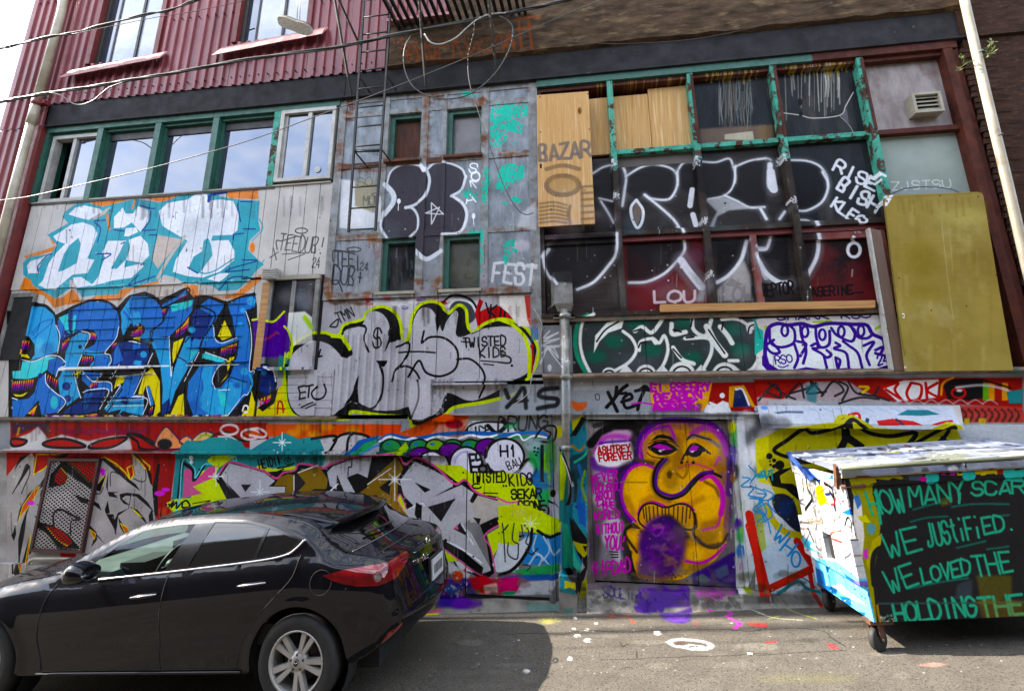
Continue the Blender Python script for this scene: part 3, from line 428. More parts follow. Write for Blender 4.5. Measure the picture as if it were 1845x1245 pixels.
def paint_board():
    FS.d = .15
    for _ in range(34):
        x, y = random.uniform(880, 1600), random.uniform(180, 1200); S('B4', random.uniform(6, 30), random.choice([(176, 164, 108), (126, 106, 44), (150, 132, 70)]), [(x, y), (x+random.uniform(-6, 6), y+random.uniform(60, 300))], 24, random.uniform(.1, .3))
    S('B4', 5, (190, 178, 122), '1250,330 1290,700 1330,1000', 4, .5); S('B4', 4, (190, 178, 122), '1300,350 1330,700', 4, .4); B('B4', (122, 104, 30), 1120, 600, 110, 130, 120, .5); B('B4', (124, 108, 40), 1150, 820, 130, 60, 100, .4); B('B4', (168, 156, 98), 1400, 300, 180, 60, 100, .5)
    for i in range(26): S('B4', 3, (180, 168, 110), [(950, 440+i*18), (1560, 425+i*18)], 3, random.uniform(.05, .22), smooth=False)
    S('B4', 8, (60, 52, 26), '858,190 960,1000 1000,1245', 4, .5, smooth=False); S('B4', 6, (84, 74, 34), '870,176 1520,144', 4, .5, smooth=False)
    for x, y in ((880, 200), (1500, 168), (960, 720), (1620, 700), (1240, 160), (1420, 910), (1180, 940)): B('B4', (70, 62, 36), x, y, 6, 6, 2)
    PO('B4', (226, 222, 206), '982,960 998,960 1000,992 986,992', 1); B('B4', (50, 44, 26), 990, 976, 4, 8, 1)
    FL('B4', [(96, 82, 34), (190, 180, 130)], '880,180 1680,1230', 90, 1.5, 4, .5)
    for _ in range(16): x, y = random.uniform(900, 1500), random.uniform(160, 200); S('B4', 14, (110, 94, 36), [(x, y), (x+8, y+random.uniform(20, 120))], 12, .3, taper=.6)
    FS.d = .115
    for x, y in ((275, 660), (600, 640), (280, 900), (610, 880)): B('A3', (70, 54, 36), x, y, 5, 5, 2)
    B('A3', (120, 84, 44), 545, 755, 14, 24, 5); B('A3', (90, 60, 30), 545, 757, 6, 10, 2); PO('A3', BK, '274,1115 288,1115 288,1145 274,1145', 2); FL('A3', [(120, 92, 54), (96, 70, 40)], '260,640 620,1240', 26, 2, 5, .5)
    for _ in range(20): x = random.uniform(262, 625); S('A3', random.uniform(3, 8), (170, 126, 74), [(x, 640), (x+3, 1240)], 6, random.uniform(.1, .35), smooth=False)
    FS.d = -.11
    for _ in range(30): x = random.uniform(640, 1270); S('A3', random.uniform(3, 10), random.choice([(160, 112, 60), (220, 184, 130)]), [(x, 560), (x+4, 1010)], 6, random.uniform(.15, .4), smooth=False)
    FS.d = 0

def paint_band_upper():                                   # the dark green and the purple throw-ups under the big window
    PO('C3', (48, 55, 55), '545,-150 1700,-165 1750,-100 1790,0 1740,180 1640,240 600,240 530,110 515,-20', 4)
    for x, y in ((660, 120), (780, 20), (1040, 80), (1310, 130), (1640, 70), (1590, -60), (1250, -110), (940, -100)): B('C3', (24, 92, 72), x, y, 70, 45, 70, .7)
    S('C3', 30, (26, 130, 98), '600,-155 540,-110 515,0 530,120 590,235', 5); S('C3', 24, (26, 130, 98), '1540,-185 1660,-165 1750,-130 1760,-60 1811,0', 5)
    wt = (222, 224, 218)
    S('C3', 22, wt, '640,-160 570,-120 548,0 565,120 620,240', 10)
    PO('C3', wt, '640,100 650,-20 730,-110 850,-140 830,-70 740,-40 680,20', 8)
    for w, p in ((22, '840,-50 900,0 930,80 880,160 780,220'), (26, '920,-50 970,-80 1030,-40 1080,-90 1110,-140'), (22, '950,80 960,20 1040,0 1085,30 1120,-20 1145,60 1130,140 1090,220'), (30, '1170,-100 1175,-30 1265,-45'), (26, '1310,-150 1320,-60 1400,-20 1440,-130'), (24, '1260,0 1420,0 1440,90 1390,200'), (28, '1180,60 1240,140 1320,170'), (46, '1410,-80 1460,20 1530,110'), (34, '1500,-80 1550,-20 1580,30'), (22, '1510,-130 1620,-130 1720,-70'), (24, '1560,150 1620,150'), (36, '1700,-50 1695,-90 1735,-100'), (20, '1790,0 1770,110 1720,200 1650,240'), (20, '1440,230 1560,180 1640,230'), (26, '1040,0 1060,30')):
        S('C3', w, wt, p, 9)
    for p in ('660,20 720,-60 810,-115', '915,-50 960,-65', '945,60 960,30 1000,20', '1180,-60 1235,-45', '1310,-140 1300,-80', '1180,70 1235,130', '1420,-60 1530,100', '1510,-60 1520,-110', '1690,-40 1700,-80 1730,-95', '1270,-5 1320,-10', '1770,60 1760,110'): S('C3', 11, BK, p)
    for x, r in ((745, 50), (995, 70), (1240, 90), (1530, 85)):
        PO('C3', wt, [(x+r*math.cos(a), 242-r*.95*math.sin(a)) for a in np.linspace(0, math.pi, 16)], 6); R('C3', 12, BK, x, 250, r*.72, r*.68, 2, 1, 180, 360)
    for x in (860, 1105, 1370): PO('C3', wt, [(x-60, 240), (x, 175), (x+60, 240)], 8)
    PO('B4', (206, 204, 200), '-10,1000 850,1000 910,1245 930,1340 -10,1350', 3); PO('B4', (40, 168, 150), '-20,1040 40,1080 40,1200 -20,1245', 8)
    S('B4', 14, (34, 140, 112), '-60,980 -20,1010 20,1130', 4); PO('B4', (150, 190, 40), '370,1015 500,1005 510,1025 380,1035', 4); PO('B4', (150, 190, 40), '790,1060 850,1030 860,1045 800,1075', 4); PO('B4', (150, 190, 40), '40,1045 75,1040 65,1070 50,1080', 4)
    pu = (56, 24, 130)
    PO('B4', (216, 222, 222), '60,1245 50,1150 70,1060 130,1030 740,1035 780,1100 850,1140 880,1200 915,1300 890,1345 80,1350 30,1290', 3, smooth=True)
    S('B4', 26, pu, '50,1240 55,1140 75,1060 135,1030 210,1040 300,1030 380,1050 470,1030 560,1030 650,1035 740,1040 780,1100 850,1135 870,1190 910,1250 915,1310', 3)
    PO('B4', pu, '30,1250 60,1230 80,1300 140,1340 240,1345 330,1325 470,1345 600,1330 760,1350 915,1300 925,1350 80,1365 30,1310', 3)
    for x, y in ((185, 1078), (322, 1085), (440, 1105), (568, 1085), (702, 1080)): R('B4', 17, pu, x, y, 22, 36)
    for p in ('80,1060 90,1160 160,1190 245,1160 250,1080 215,1040', '290,1045 300,1120 330,1210 310,1300', '395,1050 400,1130 430,1190 485,1170 490,1080', '500,1060 540,1110 640,1150 660,1080 620,1040', '640,1060 680,1120 740,1130 780,1105', '270,1150 330,1170 290,1250', '365,1180 400,1165 410,1195 375,1200 430,1230 470,1260 500,1240 470,1210', '530,1160 560,1180 520,1200 600,1230 620,1330', '580,1150 620,1180 680,1230 710,1330', '720,1180 790,1155 740,1240 760,1310', '800,1210 850,1190 830,1240 800,1230 870,1250', '450,1245 470,1330', '530,1270 545,1330 560,1280 530,1260', '250,1170 275,1260 250,1330', '110,1140 60,1180 100,1230 150,1220 90,1150'):
        S('B4', 19, pu, p)
    TX_('C4', 'RSO', 120, 175, 238, 160, 55, 9, pu); S('C4', 8, pu, '140,185 170,195 210,180'); TX_('C4', '24', 815, 180, 895, 165, 65, 11, pu); TX_('B4', 'SHARK RSO', 125, 1005, 775, 990, 38, 12, (52, 24, 110), 3)
    PO('B3', (130, 128, 126), '270,1050 435,1050 435,1380 270,1380', 8, .5)
    for p in ('340,1080 300,1130 400,1090 300,1150 410,1130 290,1180 420,1180 310,1200', '290,1230 350,1180 400,1260 330,1200 280,1300', '330,1200 430,1330'): S('B3', 10, (206, 208, 210), p, 3)
    B('B3', (205, 206, 210), 340, 1330, 14, 24, 4); PO('B3', (70, 110, 150), '210,1060 265,1060 265,1140 215,1150', 6, .8)
    PO('B3', (222, 216, 208), '0,840 175,840 200,960 205,1050 130,1050 60,960 0,910', 6); PO('B3', (190, 40, 30), '170,840 212,840 212,1050 190,1000', 10, .9)
    S('B3', 24, LI, '0,1000 90,1040 170,1120 205,1245 210,1330 200,1380', 3); S('C3', 22, LI, '205,110 200,220', 3); S('C3', 14, (176, 20, 26), '222,50 228,120 222,230', 4); B('C3', (176, 20, 26), 222, 52, 12, 14)

def paint_band_right():                                   # the riveted steel band at mid height, right part
    S_ = (150, 155, 160)
    PO('C3', S_, '0,290 1020,300 1020,515 0,500', 4, .8); PO('C3', (210, 212, 214), '500,300 1020,300 1020,340 500,350', 20, .4)
    for w, p in ((25, '738,365 765,420 800,492'), (25, '797,330 785,400 728,465'), (24, '785,400 830,345 868,316'), (20, '830,345 822,372 862,368'), (22, '830,430 900,405 885,375 842,410 862,470 935,450'), (22, '925,355 975,345 1020,350'), (24, '985,350 955,420 940,480'), (26, '960,345 990,325 1015,345')): S('C3', w, BK, p, 4)
    for w, p in ((28, '50,465 110,400 165,335 180,470'), (20, '90,430 190,420'), (30, '395,335 300,345 265,380 300,400 390,410 385,450 330,460 260,475'), (30, '40,350 60,400')): S('C3', w, (30, 29, 31), p, 14)
    S('C3', 5, BK, '650,380 675,378 678,412 655,412 650,380'); PO('C3', (222, 86, 34), '490,420 535,438 600,430 575,480 530,490 495,470', 26, .9)
    PO('C3', (220, 160, 66), '1020,312 1445,300 1450,405 1380,495 1040,495', 5); PO('C3', (96, 40, 130), '1040,455 1380,440 1370,500 1040,500', 24, .7)
    TX_('C3', 'EI SBERRY', 1025, 360, 1440, 350, 52, 18, MAG, 3, 1, 0, .1); TX_('C3', 'SEASON', 1050, 425, 1380, 405, 50, 19, MAG, 3, 1, 0, .1); TX_('C3', 'ASERK', 1040, 485, 1350, 470, 55, 21, MAG, 3, 1, 0, .1)
    for i in range(14): S('C3', 6, (238, 170, 220), [(1040+i*27, 330+(i % 3)*60), (1055+i*27, 345+(i % 3)*60)], 2, .8)
    S('C3', 12, MAG, '900,445 960,435 1040,445')
    PO('C3', (150, 24, 22), '1448,298 1830,292 1830,500 1500,490 1420,440', 10); PO('C3', (226, 228, 230), '1400,470 1430,425 1480,445 1520,420 1560,435 1580,500 1390,505', 10); B('C3', WH, 1517, 386, 18, 18, 4)
    PO('C3', (222, 150, 40), '1560,465 1565,325 1665,315 1745,465', 4); PO('C3', (30, 38, 80), '1588,465 1600,345 1650,340 1720,465', 3); S('C3', 14, WH, '1610,345 1655,345 1700,450', 3)
    PO('C4', (152, 26, 22), '-20,275 830,262 960,270 1300,262 1811,262 1811,470 1000,430 -20,420', 12); PO('C4', (166, 172, 176), '340,290 620,285 720,350 830,400 970,440 960,470 340,470 160,420', 24, .85)
    PO('C4', (224, 222, 222), '850,330 1000,282 1240,275 1230,400 960,430', 12); PO('C4', (202, 204, 206), '0,395 170,410 400,430 400,470 0,480', 20, .8)
    rd = (190, 34, 34)
    for p in ('860,330 960,300 940,350 1000,430', '880,345 980,410', '1050,300 1020,370 1050,420 1110,400 1120,320 1060,300', '1150,300 1160,410', '1230,300 1160,350 1240,400'): S('C4', 18, rd, p, 5)
    for p in ('10,420 120,310 160,400 60,360', '80,300 190,380 260,410', '200,400 290,300 320,400', '230,370 360,330 370,290 450,380', '400,300 340,370 470,360', '440,390 520,290 590,350 530,390', '560,290 620,330 580,420', '620,290 680,370 800,390 900,420', '560,440 700,400 830,410', '830,330 790,385 700,370'): S('C4', 14, (34, 32, 36), p, 6)
    PO('C4', (40, 110, 120), '330,320 420,300 400,440 340,420', 20, .7); S('C4', 18, YEL, '700,325 760,330 720,365', 6, .8)
    PO('C4', BK, '1270,320 1330,275 1540,270 1560,400 1440,420 1300,410', 14); S('C4', 14, (222, 150, 60), '1255,380 1270,300 1340,262'); R('C4', 16, rd, 1375, 368, 46, 34, 8); B('C4', (200, 200, 204), 1380, 352, 22, 10, 8)
    for x, c in ((1560, (96, 160, 50)), (1600, (214, 140, 40)), (1640, (160, 40, 36)), (1690, (226, 150, 60))): PO('C4', c, [(x-20, 300), (x+22, 300), (x+22, 420), (x-20, 420)], 8)
    S('C4', 18, (210, 212, 214), '1360,330 1520,315 1640,330 1730,360', 14, .8); S('C4', 12, BK, '1550,285 1650,310 1730,335'); PO('C4', TEAL, '1700,360 1811,340 1811,440 1720,440', 10)
    for _ in range(7):
        x = 1000+_*100; S('C4', 12, (190, 194, 200), [(x-60, 440), (x-10, 415), (x+40, 445)], 10, .6)
    # white flashing strip that leans out over the lower wall
    FS.d = 0.16
    PO('C4', (186, 194, 206), '10,455 1380,460 1400,595 40,575', 4)
    for i in range(10): x = 380+i*95; S('C4', 14, (166, 182, 206), [(x, 470), (x+60, 495)], 10, .8)
    B('C4', (100, 150, 210), 70, 470, 24, 14, 6); S('C4', 14, (60, 66, 90), '80,560 110,520 200,500 330,500', 10, .8); PO('C4', (24, 110, 122), '980,520 1060,485 1200,485 1280,515 1150,525', 6); S('C4', 18, rd, '650,520 715,510 715,570', 5); PO('C4', rd, '830,560 940,545 1080,560 1170,600 840,590', 6); S('C4', 14, rd, '1180,600 1280,570 1350,560', 6)
    S('C4', 22, (26, 58, 92), '750,590 770,550', 8); S('C4', 16, (30, 40, 60), '970,550 1010,590', 6); PO('C4', (178, 172, 30), '520,590 560,530 620,510 680,545 740,590', 6); S('C4', 18, BK, '560,590 620,545 680,590', 4)
    FS.d = 0.0
    PO('C4', (184, 44, 32), '1380,455 1811,455 1811,570 1390,570', 16, .9)
    for i in range(9): x = 1400+i*45; S('C4', 16, (50, 30, 30), [(x, 480), (x+14, 520), (x-8, 560)], 12, .7)
    PO('C4', (190, 176, 40), '1400,540 1440,540 1430,700 1390,690', 12, .8); PO('C4', (190, 176, 40), '1500,540 1550,540 1545,700 1505,700', 12, .8); S('C4', 20, rd, '1570,620 1700,660', 4); S('C4', 18, BK, '1600,670 1710,690 1640,640', 6)
def paint_band_left():                                    # the red steel band on the left and its continuation over the grey door
    PO('C1', (158, 30, 28), '70,560 1811,570 1811,770 70,745', 2); PO('C2', (160, 32, 28), '-10,570 130,575 130,780 -10,775', 2)
    PO('C1', (192, 188, 186), '70,760 70,690 200,640 260,595 330,680 420,650 600,695 760,660 880,655 900,760', 20)
    for i in range(16): B('C1', (90, 50, 110), 420+i*38, 620+(i % 3)*8, 22, 20, 22, .45)
    PO('C1', (34, 34, 60), '83,570 330,575 345,650 300,640 260,590 150,640 83,650', 20, .8); S('C1', 18, (210, 150, 40), '130,610 120,650', 8, .7); S('C1', 18, (210, 90, 60), '325,600 330,650', 8, .7)
    for p in ('290,712 380,682 480,687 580,735 360,738', '600,738 690,690 860,670 800,720 720,742', '865,652 950,655 1080,745 960,748 930,695', '83,680 180,692 150,722 83,727'):
        PO('C1', RED, p, 2); S('C1', 16, BK, p, 2, closed=True)
    PO('C1', BK, '865,645 960,650 1040,690 1090,745 1060,745 960,680', 4)
    for c, p in (((224, 150, 108), '1060,690 1120,603 1165,625 1240,740 1070,742'), ((226, 158, 112), '1220,700 1270,660 1320,700 1300,730'), ((226, 170, 120), '1305,690 1380,630 1455,650 1420,690 1340,700')):
        PO('C1', c, p, 3, smooth=True); S('C1', 11, (70, 30, 62), p, 2, closed=True)
    S('C1', 14, (120, 170, 60), '1340,690 1380,655 1440,660', 4); B('C1', BK, 1120, 715, 50, 36, 16)
    S('C1', 14, BK, '1420,680 1480,645 1560,640 1640,690 1811,685'); PO('C1', (190, 190, 188), '1480,660 1560,655 1620,690 1480,690', 6)
    for a in ((1560, 618, 60, 34), (1700, 650, 60, 34)): R('C1', 16, (222, 196, 192), *a, soft=6)
    PO('C1', (206, 82, 40), '1660,640 1740,630 1790,660 1700,670', 8)
    PO('C1', TEAL, '1220,775 1225,735 1270,690 1350,702 1430,670 1560,672 1640,700 1665,740 1830,745 1830,790 1220,785', 3)
    PO('C2', (218, 74, 26), '110,580 880,580 880,670 600,655 540,670 330,690 110,660', 4)
    for x, y in ((300, 640), (440, 650), (360, 600), (700, 620), (520, 600)): B('C2', (232, 150, 50), x, y, 50, 26, 36, .7)
    S('C2', 16, (226, 206, 200), '0,615 60,610 110,640 90,670 0,655', 6); PO('C2', (190, 188, 186), '0,690 120,680 60,770 0,770', 5)
    PO('C2', TEAL, '-10,765 110,690 240,640 330,680 430,665 500,700 522,790 -10,790', 3)
    PO('C2', (186, 182, 182), '480,690 560,670 545,660 640,650 700,640 800,672 700,770 520,790', 3)
    for p in ('420,680 560,660 590,680 540,770', '570,690 620,655 680,640', '700,645 670,680 660,760', '700,640 780,655 840,690'): S('C2', 18, BK, p, 3)
    PO('C2', (36, 88, 164), '655,790 740,690 880,655 890,680 800,740 760,795', 4); PO('C2', (28, 150, 84), '700,785 780,710 870,680 870,700 800,760 770,790', 4)
    S('C2', 14, (86, 130, 200), '770,790 830,740 890,720', 4)
    for x in (220,):
        for a in range(8): S('C2', 7, WH, [(x, 705), (x+(60 if a % 2 == 0 else 28)*math.cos(a*math.pi/4), 705+(68 if a % 2 == 0 else 28)*math.sin(a*math.pi/4))], 3, .95, smooth=False)
    # over the grey door: orange, smear, scallops, humps
    PO('C2', (226, 62, 28), '878,582 1030,582 1020,665 878,662', 3); PO('C2', (214, 84, 50), '1010,640 1100,605 1330,510 1490,525 1450,660 1020,672', 14)
    for i in range(12): S('C2', 14, (226, 200, 190), [(1230+i*18, 660-i*3), (1290+i*18, 590-i*4)], 14, .5)
    B('C2', (170, 30, 40), 1390, 580, 60, 30, 20); PO('C2', (196, 198, 204), '1450,650 1500,555 1640,560 1811,570 1811,660 1500,665', 6); S('C2', 12, BK, '1450,650 1500,590 1600,565 1811,575')
    S('C2', 26, BK, '1620,590 1680,640 1740,590 1720,560', 5); TX_('C2', 'LICE', 1480, 655, 1640, 640, 50, 11, BK)
    S('C2', 26, (36, 90, 160), '880,690 960,655 1100,680 1300,650 1500,640 1811,655', 4); S('C2', 15, WH, '880,700 950,665 1050,690 1110,675 1180,690 1280,665 1400,680 1500,655 1600,670 1720,650 1811,668', 4)
    PO('C2', (22, 70, 56), '878,780 880,705 960,675 1100,695 1811,680 1811,760 1500,770 1100,800', 4)
    for i, x in enumerate((960, 1150, 1260, 1380, 1500)):
        B('C2', (40, 130, 66) if i != 2 else (110, 160, 44), x, 725, 62, 38, 6); B('C2', (60, 110, 170), x-20, 715, 18, 10, 5); R('C2', 12, BK, x, 735, 66, 52, 2, 1, 185, 355)
    R('C2', 14, (34, 140, 84), 1720, 720, 90, 60, 4, 1, 180, 360)
    for x, y, rx, ry in ((1165, 795, 80, 58), (1370, 770, 85, 62), (1620, 740, 85, 62)): B('C2', (96, 30, 128), x, y, rx, ry, 3); R('C2', 12, BK, x, y, rx, ry, 2, 1, 180, 360)
    PO('C2', (150, 182, 44), '880,790 1000,760 1060,700 1080,740 1040,810 900,830', 8)
    for x, y, r in ((1250, 865, 105), (1470, 845, 110), (1720, 800, 120)): B('C2', (214, 212, 226), x, y, r, r, 3); R('C2', 15, BK, x, y, r, r, 2, 1, 175, 365); R('C2', 14, (150, 130, 180), x+6, y+8, r-26, r-24, 10, .5, 185, 300)
    TX_('C2', 'RH1', 1625, 800, 1811, 800, 75, 15, BK); TX_('C2', 'E5', 1500, 870, 1590, 860, 85, 18, BK); TX_('C2', 'LOVE', 1500, 915, 1730, 905, 55, 20, BK)

def paint_lower_left():                                   # grey flames with red and yellow edges
    t = 'K'; rd = (178, 34, 28)
    PO(t, (150, 28, 28), '-30,55 1115,55 1060,480 1000,700 -30,700', 3); PO(t, (196, 74, 44), '990,430 1050,420 1040,640 985,640', 24, .8)
    PO(t, rd, '-30,60 420,60 400,200 -30,220', 14); PO(t, rd, '600,60 960,60 950,240 700,220', 14)
    PO(t, (164, 159, 156), '-30,215 60,105 140,60 158,90 146,205 225,162 272,112 362,62 355,95 600,95 705,152 792,240 835,205 810,68 872,122 908,165 940,260 975,335 968,510 960,960 -30,960', 2)
    for x, y, a, b, c in ((60, 260, 40, 60, (186, 182, 178)), (600, 560, 60, 60, (178, 174, 170)), (760, 260, 50, 40, (186, 182, 180)), (860, 400, 50, 60, (140, 136, 134)), (100, 600, 40, 90, (138, 134, 130)), (700, 400, 40, 60, (150, 146, 144)), (860, 540, 40, 30, (130, 126, 124))): B(t, c, x, y, a, b, 50, .7)
    for p in ('150,205 172,68 300,66 380,55 362,64 272,112 225,162', '608,92 630,88 705,130 770,190 800,235 760,215 705,150', '812,66 840,70 900,120 935,150 925,190 870,122', '780,160 800,240 826,205 815,140', '598,250 640,200 610,290 590,280'): PO(t, rd, p, 1.5); S(t, 8, YEL, p, 1.5, closed=True, smooth=False)
    for p in ('18,180 60,85 120,70 60,120', '110,130 130,150 60,260 10,330', '40,520 60,430 120,330 195,268 200,258 190,300 120,420 70,480', '0,610 20,650 35,600 28,540 15,590', '50,860 48,640 70,540 110,430 90,600 60,760 60,860', '60,850 100,700 135,590 120,700 140,720 110,770 115,860 70,870', '155,475 215,520 330,580 440,690 500,720 330,700 200,560', '400,520 470,500 530,545 575,590 580,640 540,690 560,620 520,560', '445,340 540,370 590,400 608,445 560,410 480,390',
              '600,95 630,90 720,160 800,240 840,270 870,315 780,250 700,180', '730,335 780,325 860,335 920,390 965,460 900,400 840,350 770,345 745,365 800,410 760,400 735,370', '800,420 850,440 900,500 920,545 860,480', '700,610 690,520 720,460 790,430 720,480 712,560', '720,490 760,550 800,600 770,610 735,560', '640,270 655,180 650,320 720,320 690,330 720,360 660,350 640,290', '630,440 650,380 665,460 640,470', '640,470 690,560 710,615 690,470', '965,480 950,300 985,130 1005,130 985,300 990,480', '925,480 950,430 960,530 930,520', '1000,480 1018,380 1010,490', '810,60 900,130 935,260 950,280 945,200 900,130 850,70', '560,300 640,200 600,320', '540,560 640,680 580,620', '195,300 270,230 250,180 200,260', '270,110 340,66 400,60 360,90 300,100'): PO(t, BK, p, 1.5)
    for w, p in ((7, '10,330 60,240 100,140 120,150 125,200 90,280 70,330'), (8, '205,310 200,350 220,400 240,300'), (6, '668,280 668,200 690,185 735,205 770,220'), (6, '825,230 870,250 905,240 905,170'), (6, '310,560 305,470 340,435 400,450 470,490 500,560'), (7, '415,610 415,510 450,505 490,560'), (6, '80,640 90,520 120,420'), (7, '560,330 600,330 620,290'), (5, '805,340 800,380 790,430')): S(t, w, (34, 30, 32), p, 4)
    for p in ('50,510 80,410 150,310 190,282 170,340 110,430 60,490', '815,430 860,470 880,490 850,470', '735,530 780,560 800,595 770,600', '95,800 120,660 132,600 120,720 105,850', '530,570 570,600 560,640'): PO(t, (208, 92, 40), p, 1.5); S(t, 5, YEL, p, 1.5, closed=True, smooth=False)
    PO(t, rd, '98,800 128,620 118,720 104,850', 2)
    # what shows behind the mesh screen
    PO(t, (180, 176, 174), '290,100 590,100 495,705 180,680', 1.5); PO(t, rd, '370,105 590,105 560,280 440,190', 2); PO(t, BK, '340,130 380,100 470,170 570,270 555,300 460,240 370,170 300,240 290,200', 2); PO(t, BK, '280,200 330,150 380,160 400,220 370,270 270,290', 2); PO(t, rd, '310,210 345,158 385,200 385,245 340,275 310,250', 2); S(t, 5, YEL, '350,155 395,215 380,265'); S(t, 14, (130, 110, 50), '400,120 480,190 540,250', 8, .6)
    PO(t, BK, '190,515 290,540 400,600 480,700 330,690 260,600 200,560', 2); PO(t, rd, '240,545 320,555 400,610 430,660 380,690 330,640', 2); S(t, 6, YEL, '260,560 330,640 400,680'); S(t, 12, BK, '305,560 300,470 345,435 420,470 480,500', 2); S(t, 10, BK, '415,600 420,515 460,505', 2); PO(t, BK, '440,335 540,370 530,400 480,385', 2); PO(t, (226, 222, 220), '230,330 420,310 420,420 220,430', 20, .6)
    for x, y, a, b in ((612, 178, 24, 16), (620, 200, 14, 12), (1000, 330, 36, 18), (1040, 304, 28, 13), (135, 394, 30, 16)): B(t, (214, 84, 204), x, y, a, b, 4)
    PO(t, (150, 146, 140), '110,740 330,735 420,780 110,880', 6); PO(t, RED, '330,730 440,725 430,770 340,770', 5)
    S('C1', 26, (120, 26, 26), '70,768 1200,768', 8, .6)

def paint_rocket():                                       # silver and gold letters behind the car; tile C2, C1 x = C2 x + 1698
    PO('C1', TEAL, '1195,785 1830,770 1830,900 1600,840 1500,900 1230,1250 1150,1330 1170,1100', 3)
    for p in ('1130,1115 1200,1085 1300,1080 1290,990 1360,970 1450,940 1560,1060 1540,1120 1400,1190 1220,1215 1140,1140', '1405,830 1440,795 1560,790 1600,800 1500,870 1440,860', '1330,930 1370,895 1430,885 1500,860 1440,960'): PO('C1', LI, p, 3)
    PO('C1', PINK, '1255,885 1320,880 1330,960 1420,870 1480,865 1440,950 1310,1005 1375,1050 1240,1080', 2)
    S('C1', 26, BK, '1215,1075 1240,830', 2); S('C1', 22, BK, '1240,840 1310,890 1320,960 1390,860', 2)
    S('C1', 10, (110, 208, 224), '1195,1190 1222,1070 1245,822 1322,882 1328,945 1385,858 1440,850'); S('C1', 9, (110, 208, 224), '1560,790 1610,850 1600,800'); B('C1', WH, 1300, 810, 16, 16); B('C1', WH, 1302, 838, 12, 12)
    PO('C1', (206, 70, 110), '1670,810 1750,795 1740,850 1710,880', 4); PO('C1', LI, '1720,850 1811,840 1811,890 1740,885', 4)
    S('C1', 12, BK, '1150,1140 1180,1105 1165,1145 1200,1110 1200,1150 1240,1110 1240,1145 1290,1140 1270,1100 1240,1110'); S('C1', 6, BK, '1310,1120 1430,1100 1320,1145'); B('C1', BK, 1130, 1125, 7); B('C1', BK, 1148, 1125, 7)
    # C2
    PO('C2', TEAL, '-60,785 520,785 500,860 300,880 -60,880', 3); PO('C2', (206, 214, 60), '60,850 170,890 300,870 340,850 330,900 180,950 40,880', 4); PO('C2', LI, '170,880 340,860 330,900 190,960 120,900', 3)
    TX_('C2', 'HEIDI*', 65, 885, 215, 850, 60, 9, BK); S('C2', 10, BK, '190,880 260,865 300,845'); S('C2', 9, BK, '185,905 230,885')
    for x in (258, 345, 435): R('C2', 8, (16, 60, 60), x, 832, 22, 22); B('C2', (16, 60, 60), x, 832, 10)
    PO('C2', LI, '1120,830 1160,850 1440,862 1490,905 1830,930 1830,1245 1600,1245 1500,1050 1400,985 1260,880', 3); PO('C2', LI, '795,965 825,800 890,800 900,900', 3)
    for s_, off in ((40, 10),): S('C2', s_, BK, '-208,960 -140,860 0,895 110,925 180,965 230,925 310,910 350,865 470,885 500,900 560,870 690,830 860,810 870,880 800,960 1000,815 1050,880 1130,835 1260,890 1390,995 1465,985 1550,1070 1811,1145')
    PO('C2', BK, '-240,935 -190,925 -90,1090 100,1060 250,1055 430,1050 560,1030 900,1080 960,1205 1130,1245 1440,1245 1560,1060 1500,1040 1300,890 1120,810 1000,790 860,800 500,890 300,890', 3)
    PO('C2', SIL, '-200,935 -140,845 0,880 100,910 172,965 130,1003 240,1005 240,1050 -60,1080', 2); PO('C2', BK, '-60,990 10,990 -30,1040', 2); PO('C2', BK, '-235,935 -200,930 -80,1095 -150,1105', 2)
    PO('C2', GOLD, '165,1000 200,940 260,918 300,925 300,1035 320,1045 380,980 318,908 460,850 530,955 520,1020 440,1020 380,1050 245,1052 243,1000', 2)
    PO('C2', SIL, '525,905 562,868 690,820 830,802 800,945 735,915 660,942 725,1062 640,1035 592,920 590,1025 545,1000', 2); S('C2', 8, BK, '695,815 690,870 670,875 668,935'); PO('C2', BK, '660,942 738,912 700,1000', 2)
    PO('C2', GOLD, '800,985 1000,802 1042,880 1010,960 1000,1110 1060,1180 1110,1260 960,1215 900,1100 860,1060 760,1080 725,1062 800,1005', 2); PO('C2', BK, '880,1010 960,950 950,1060 900,1030', 2)
    PO('C2', SIL, '1020,965 1120,832 1260,900 1380,965 1380,1002 1250,1072 1440,992 1525,1045 1440,1210 1380,1300 1150,1300 1090,1150 1045,1060', 2); PO('C2', BK, '1120,975 1230,1025 1190,1045', 2); PO('C2', BK, '1210,1152 1400,1085 1310,1245 1260,1230', 2); PO('C2', PINK, '1260,1215 1330,1165 1300,1240', 2)
    PO('C2', LI, '1000,1095 1022,1058 1062,1150 1050,1170', 2); S('C2', 9, PINK, '1000,1095 1022,1058 1062,1150 1050,1170 1000,1095'); PO('C2', BK, '1040,1060 1110,1130 1090,1180 1050,1090', 2)
    S('C2', 14, PINK, '-210,920 -140,838 0,872 100,900 178,948 230,910 305,893 340,850 470,868 500,880 560,850 690,810 870,790 1000,785 1055,855 1130,808 1260,868 1390,985 1465,960 1560,1050 1811,1112 1850,1150', 2)
    S('C2', 8, WH, '600,985 510,1080 570,1140 515,1090', 2); S('C2', 7, WH, '330,910 380,890 460,860'); S('C2', 7, WH, '300,930 300,1030'); S('C2', 7, WH, '1050,1170 1180,1120 1160,1245'); S('C2', 6, WH, '800,990 960,880')
    PO('C2', (174, 166, 156), '1500,1150 1552,1062 1830,1140 1830,1170 1640,1245 1500,1245', 2); PO('C2', BK, '1700,1230 1840,1135 1845,1165 1720,1245', 2); S('C2', 9, PINK, '1845,1150 1790,1230'); S('C2', 8, BK, '1590,1045 1700,1050'); S('C2', 8, BK, '1620,1065 1740,1085')
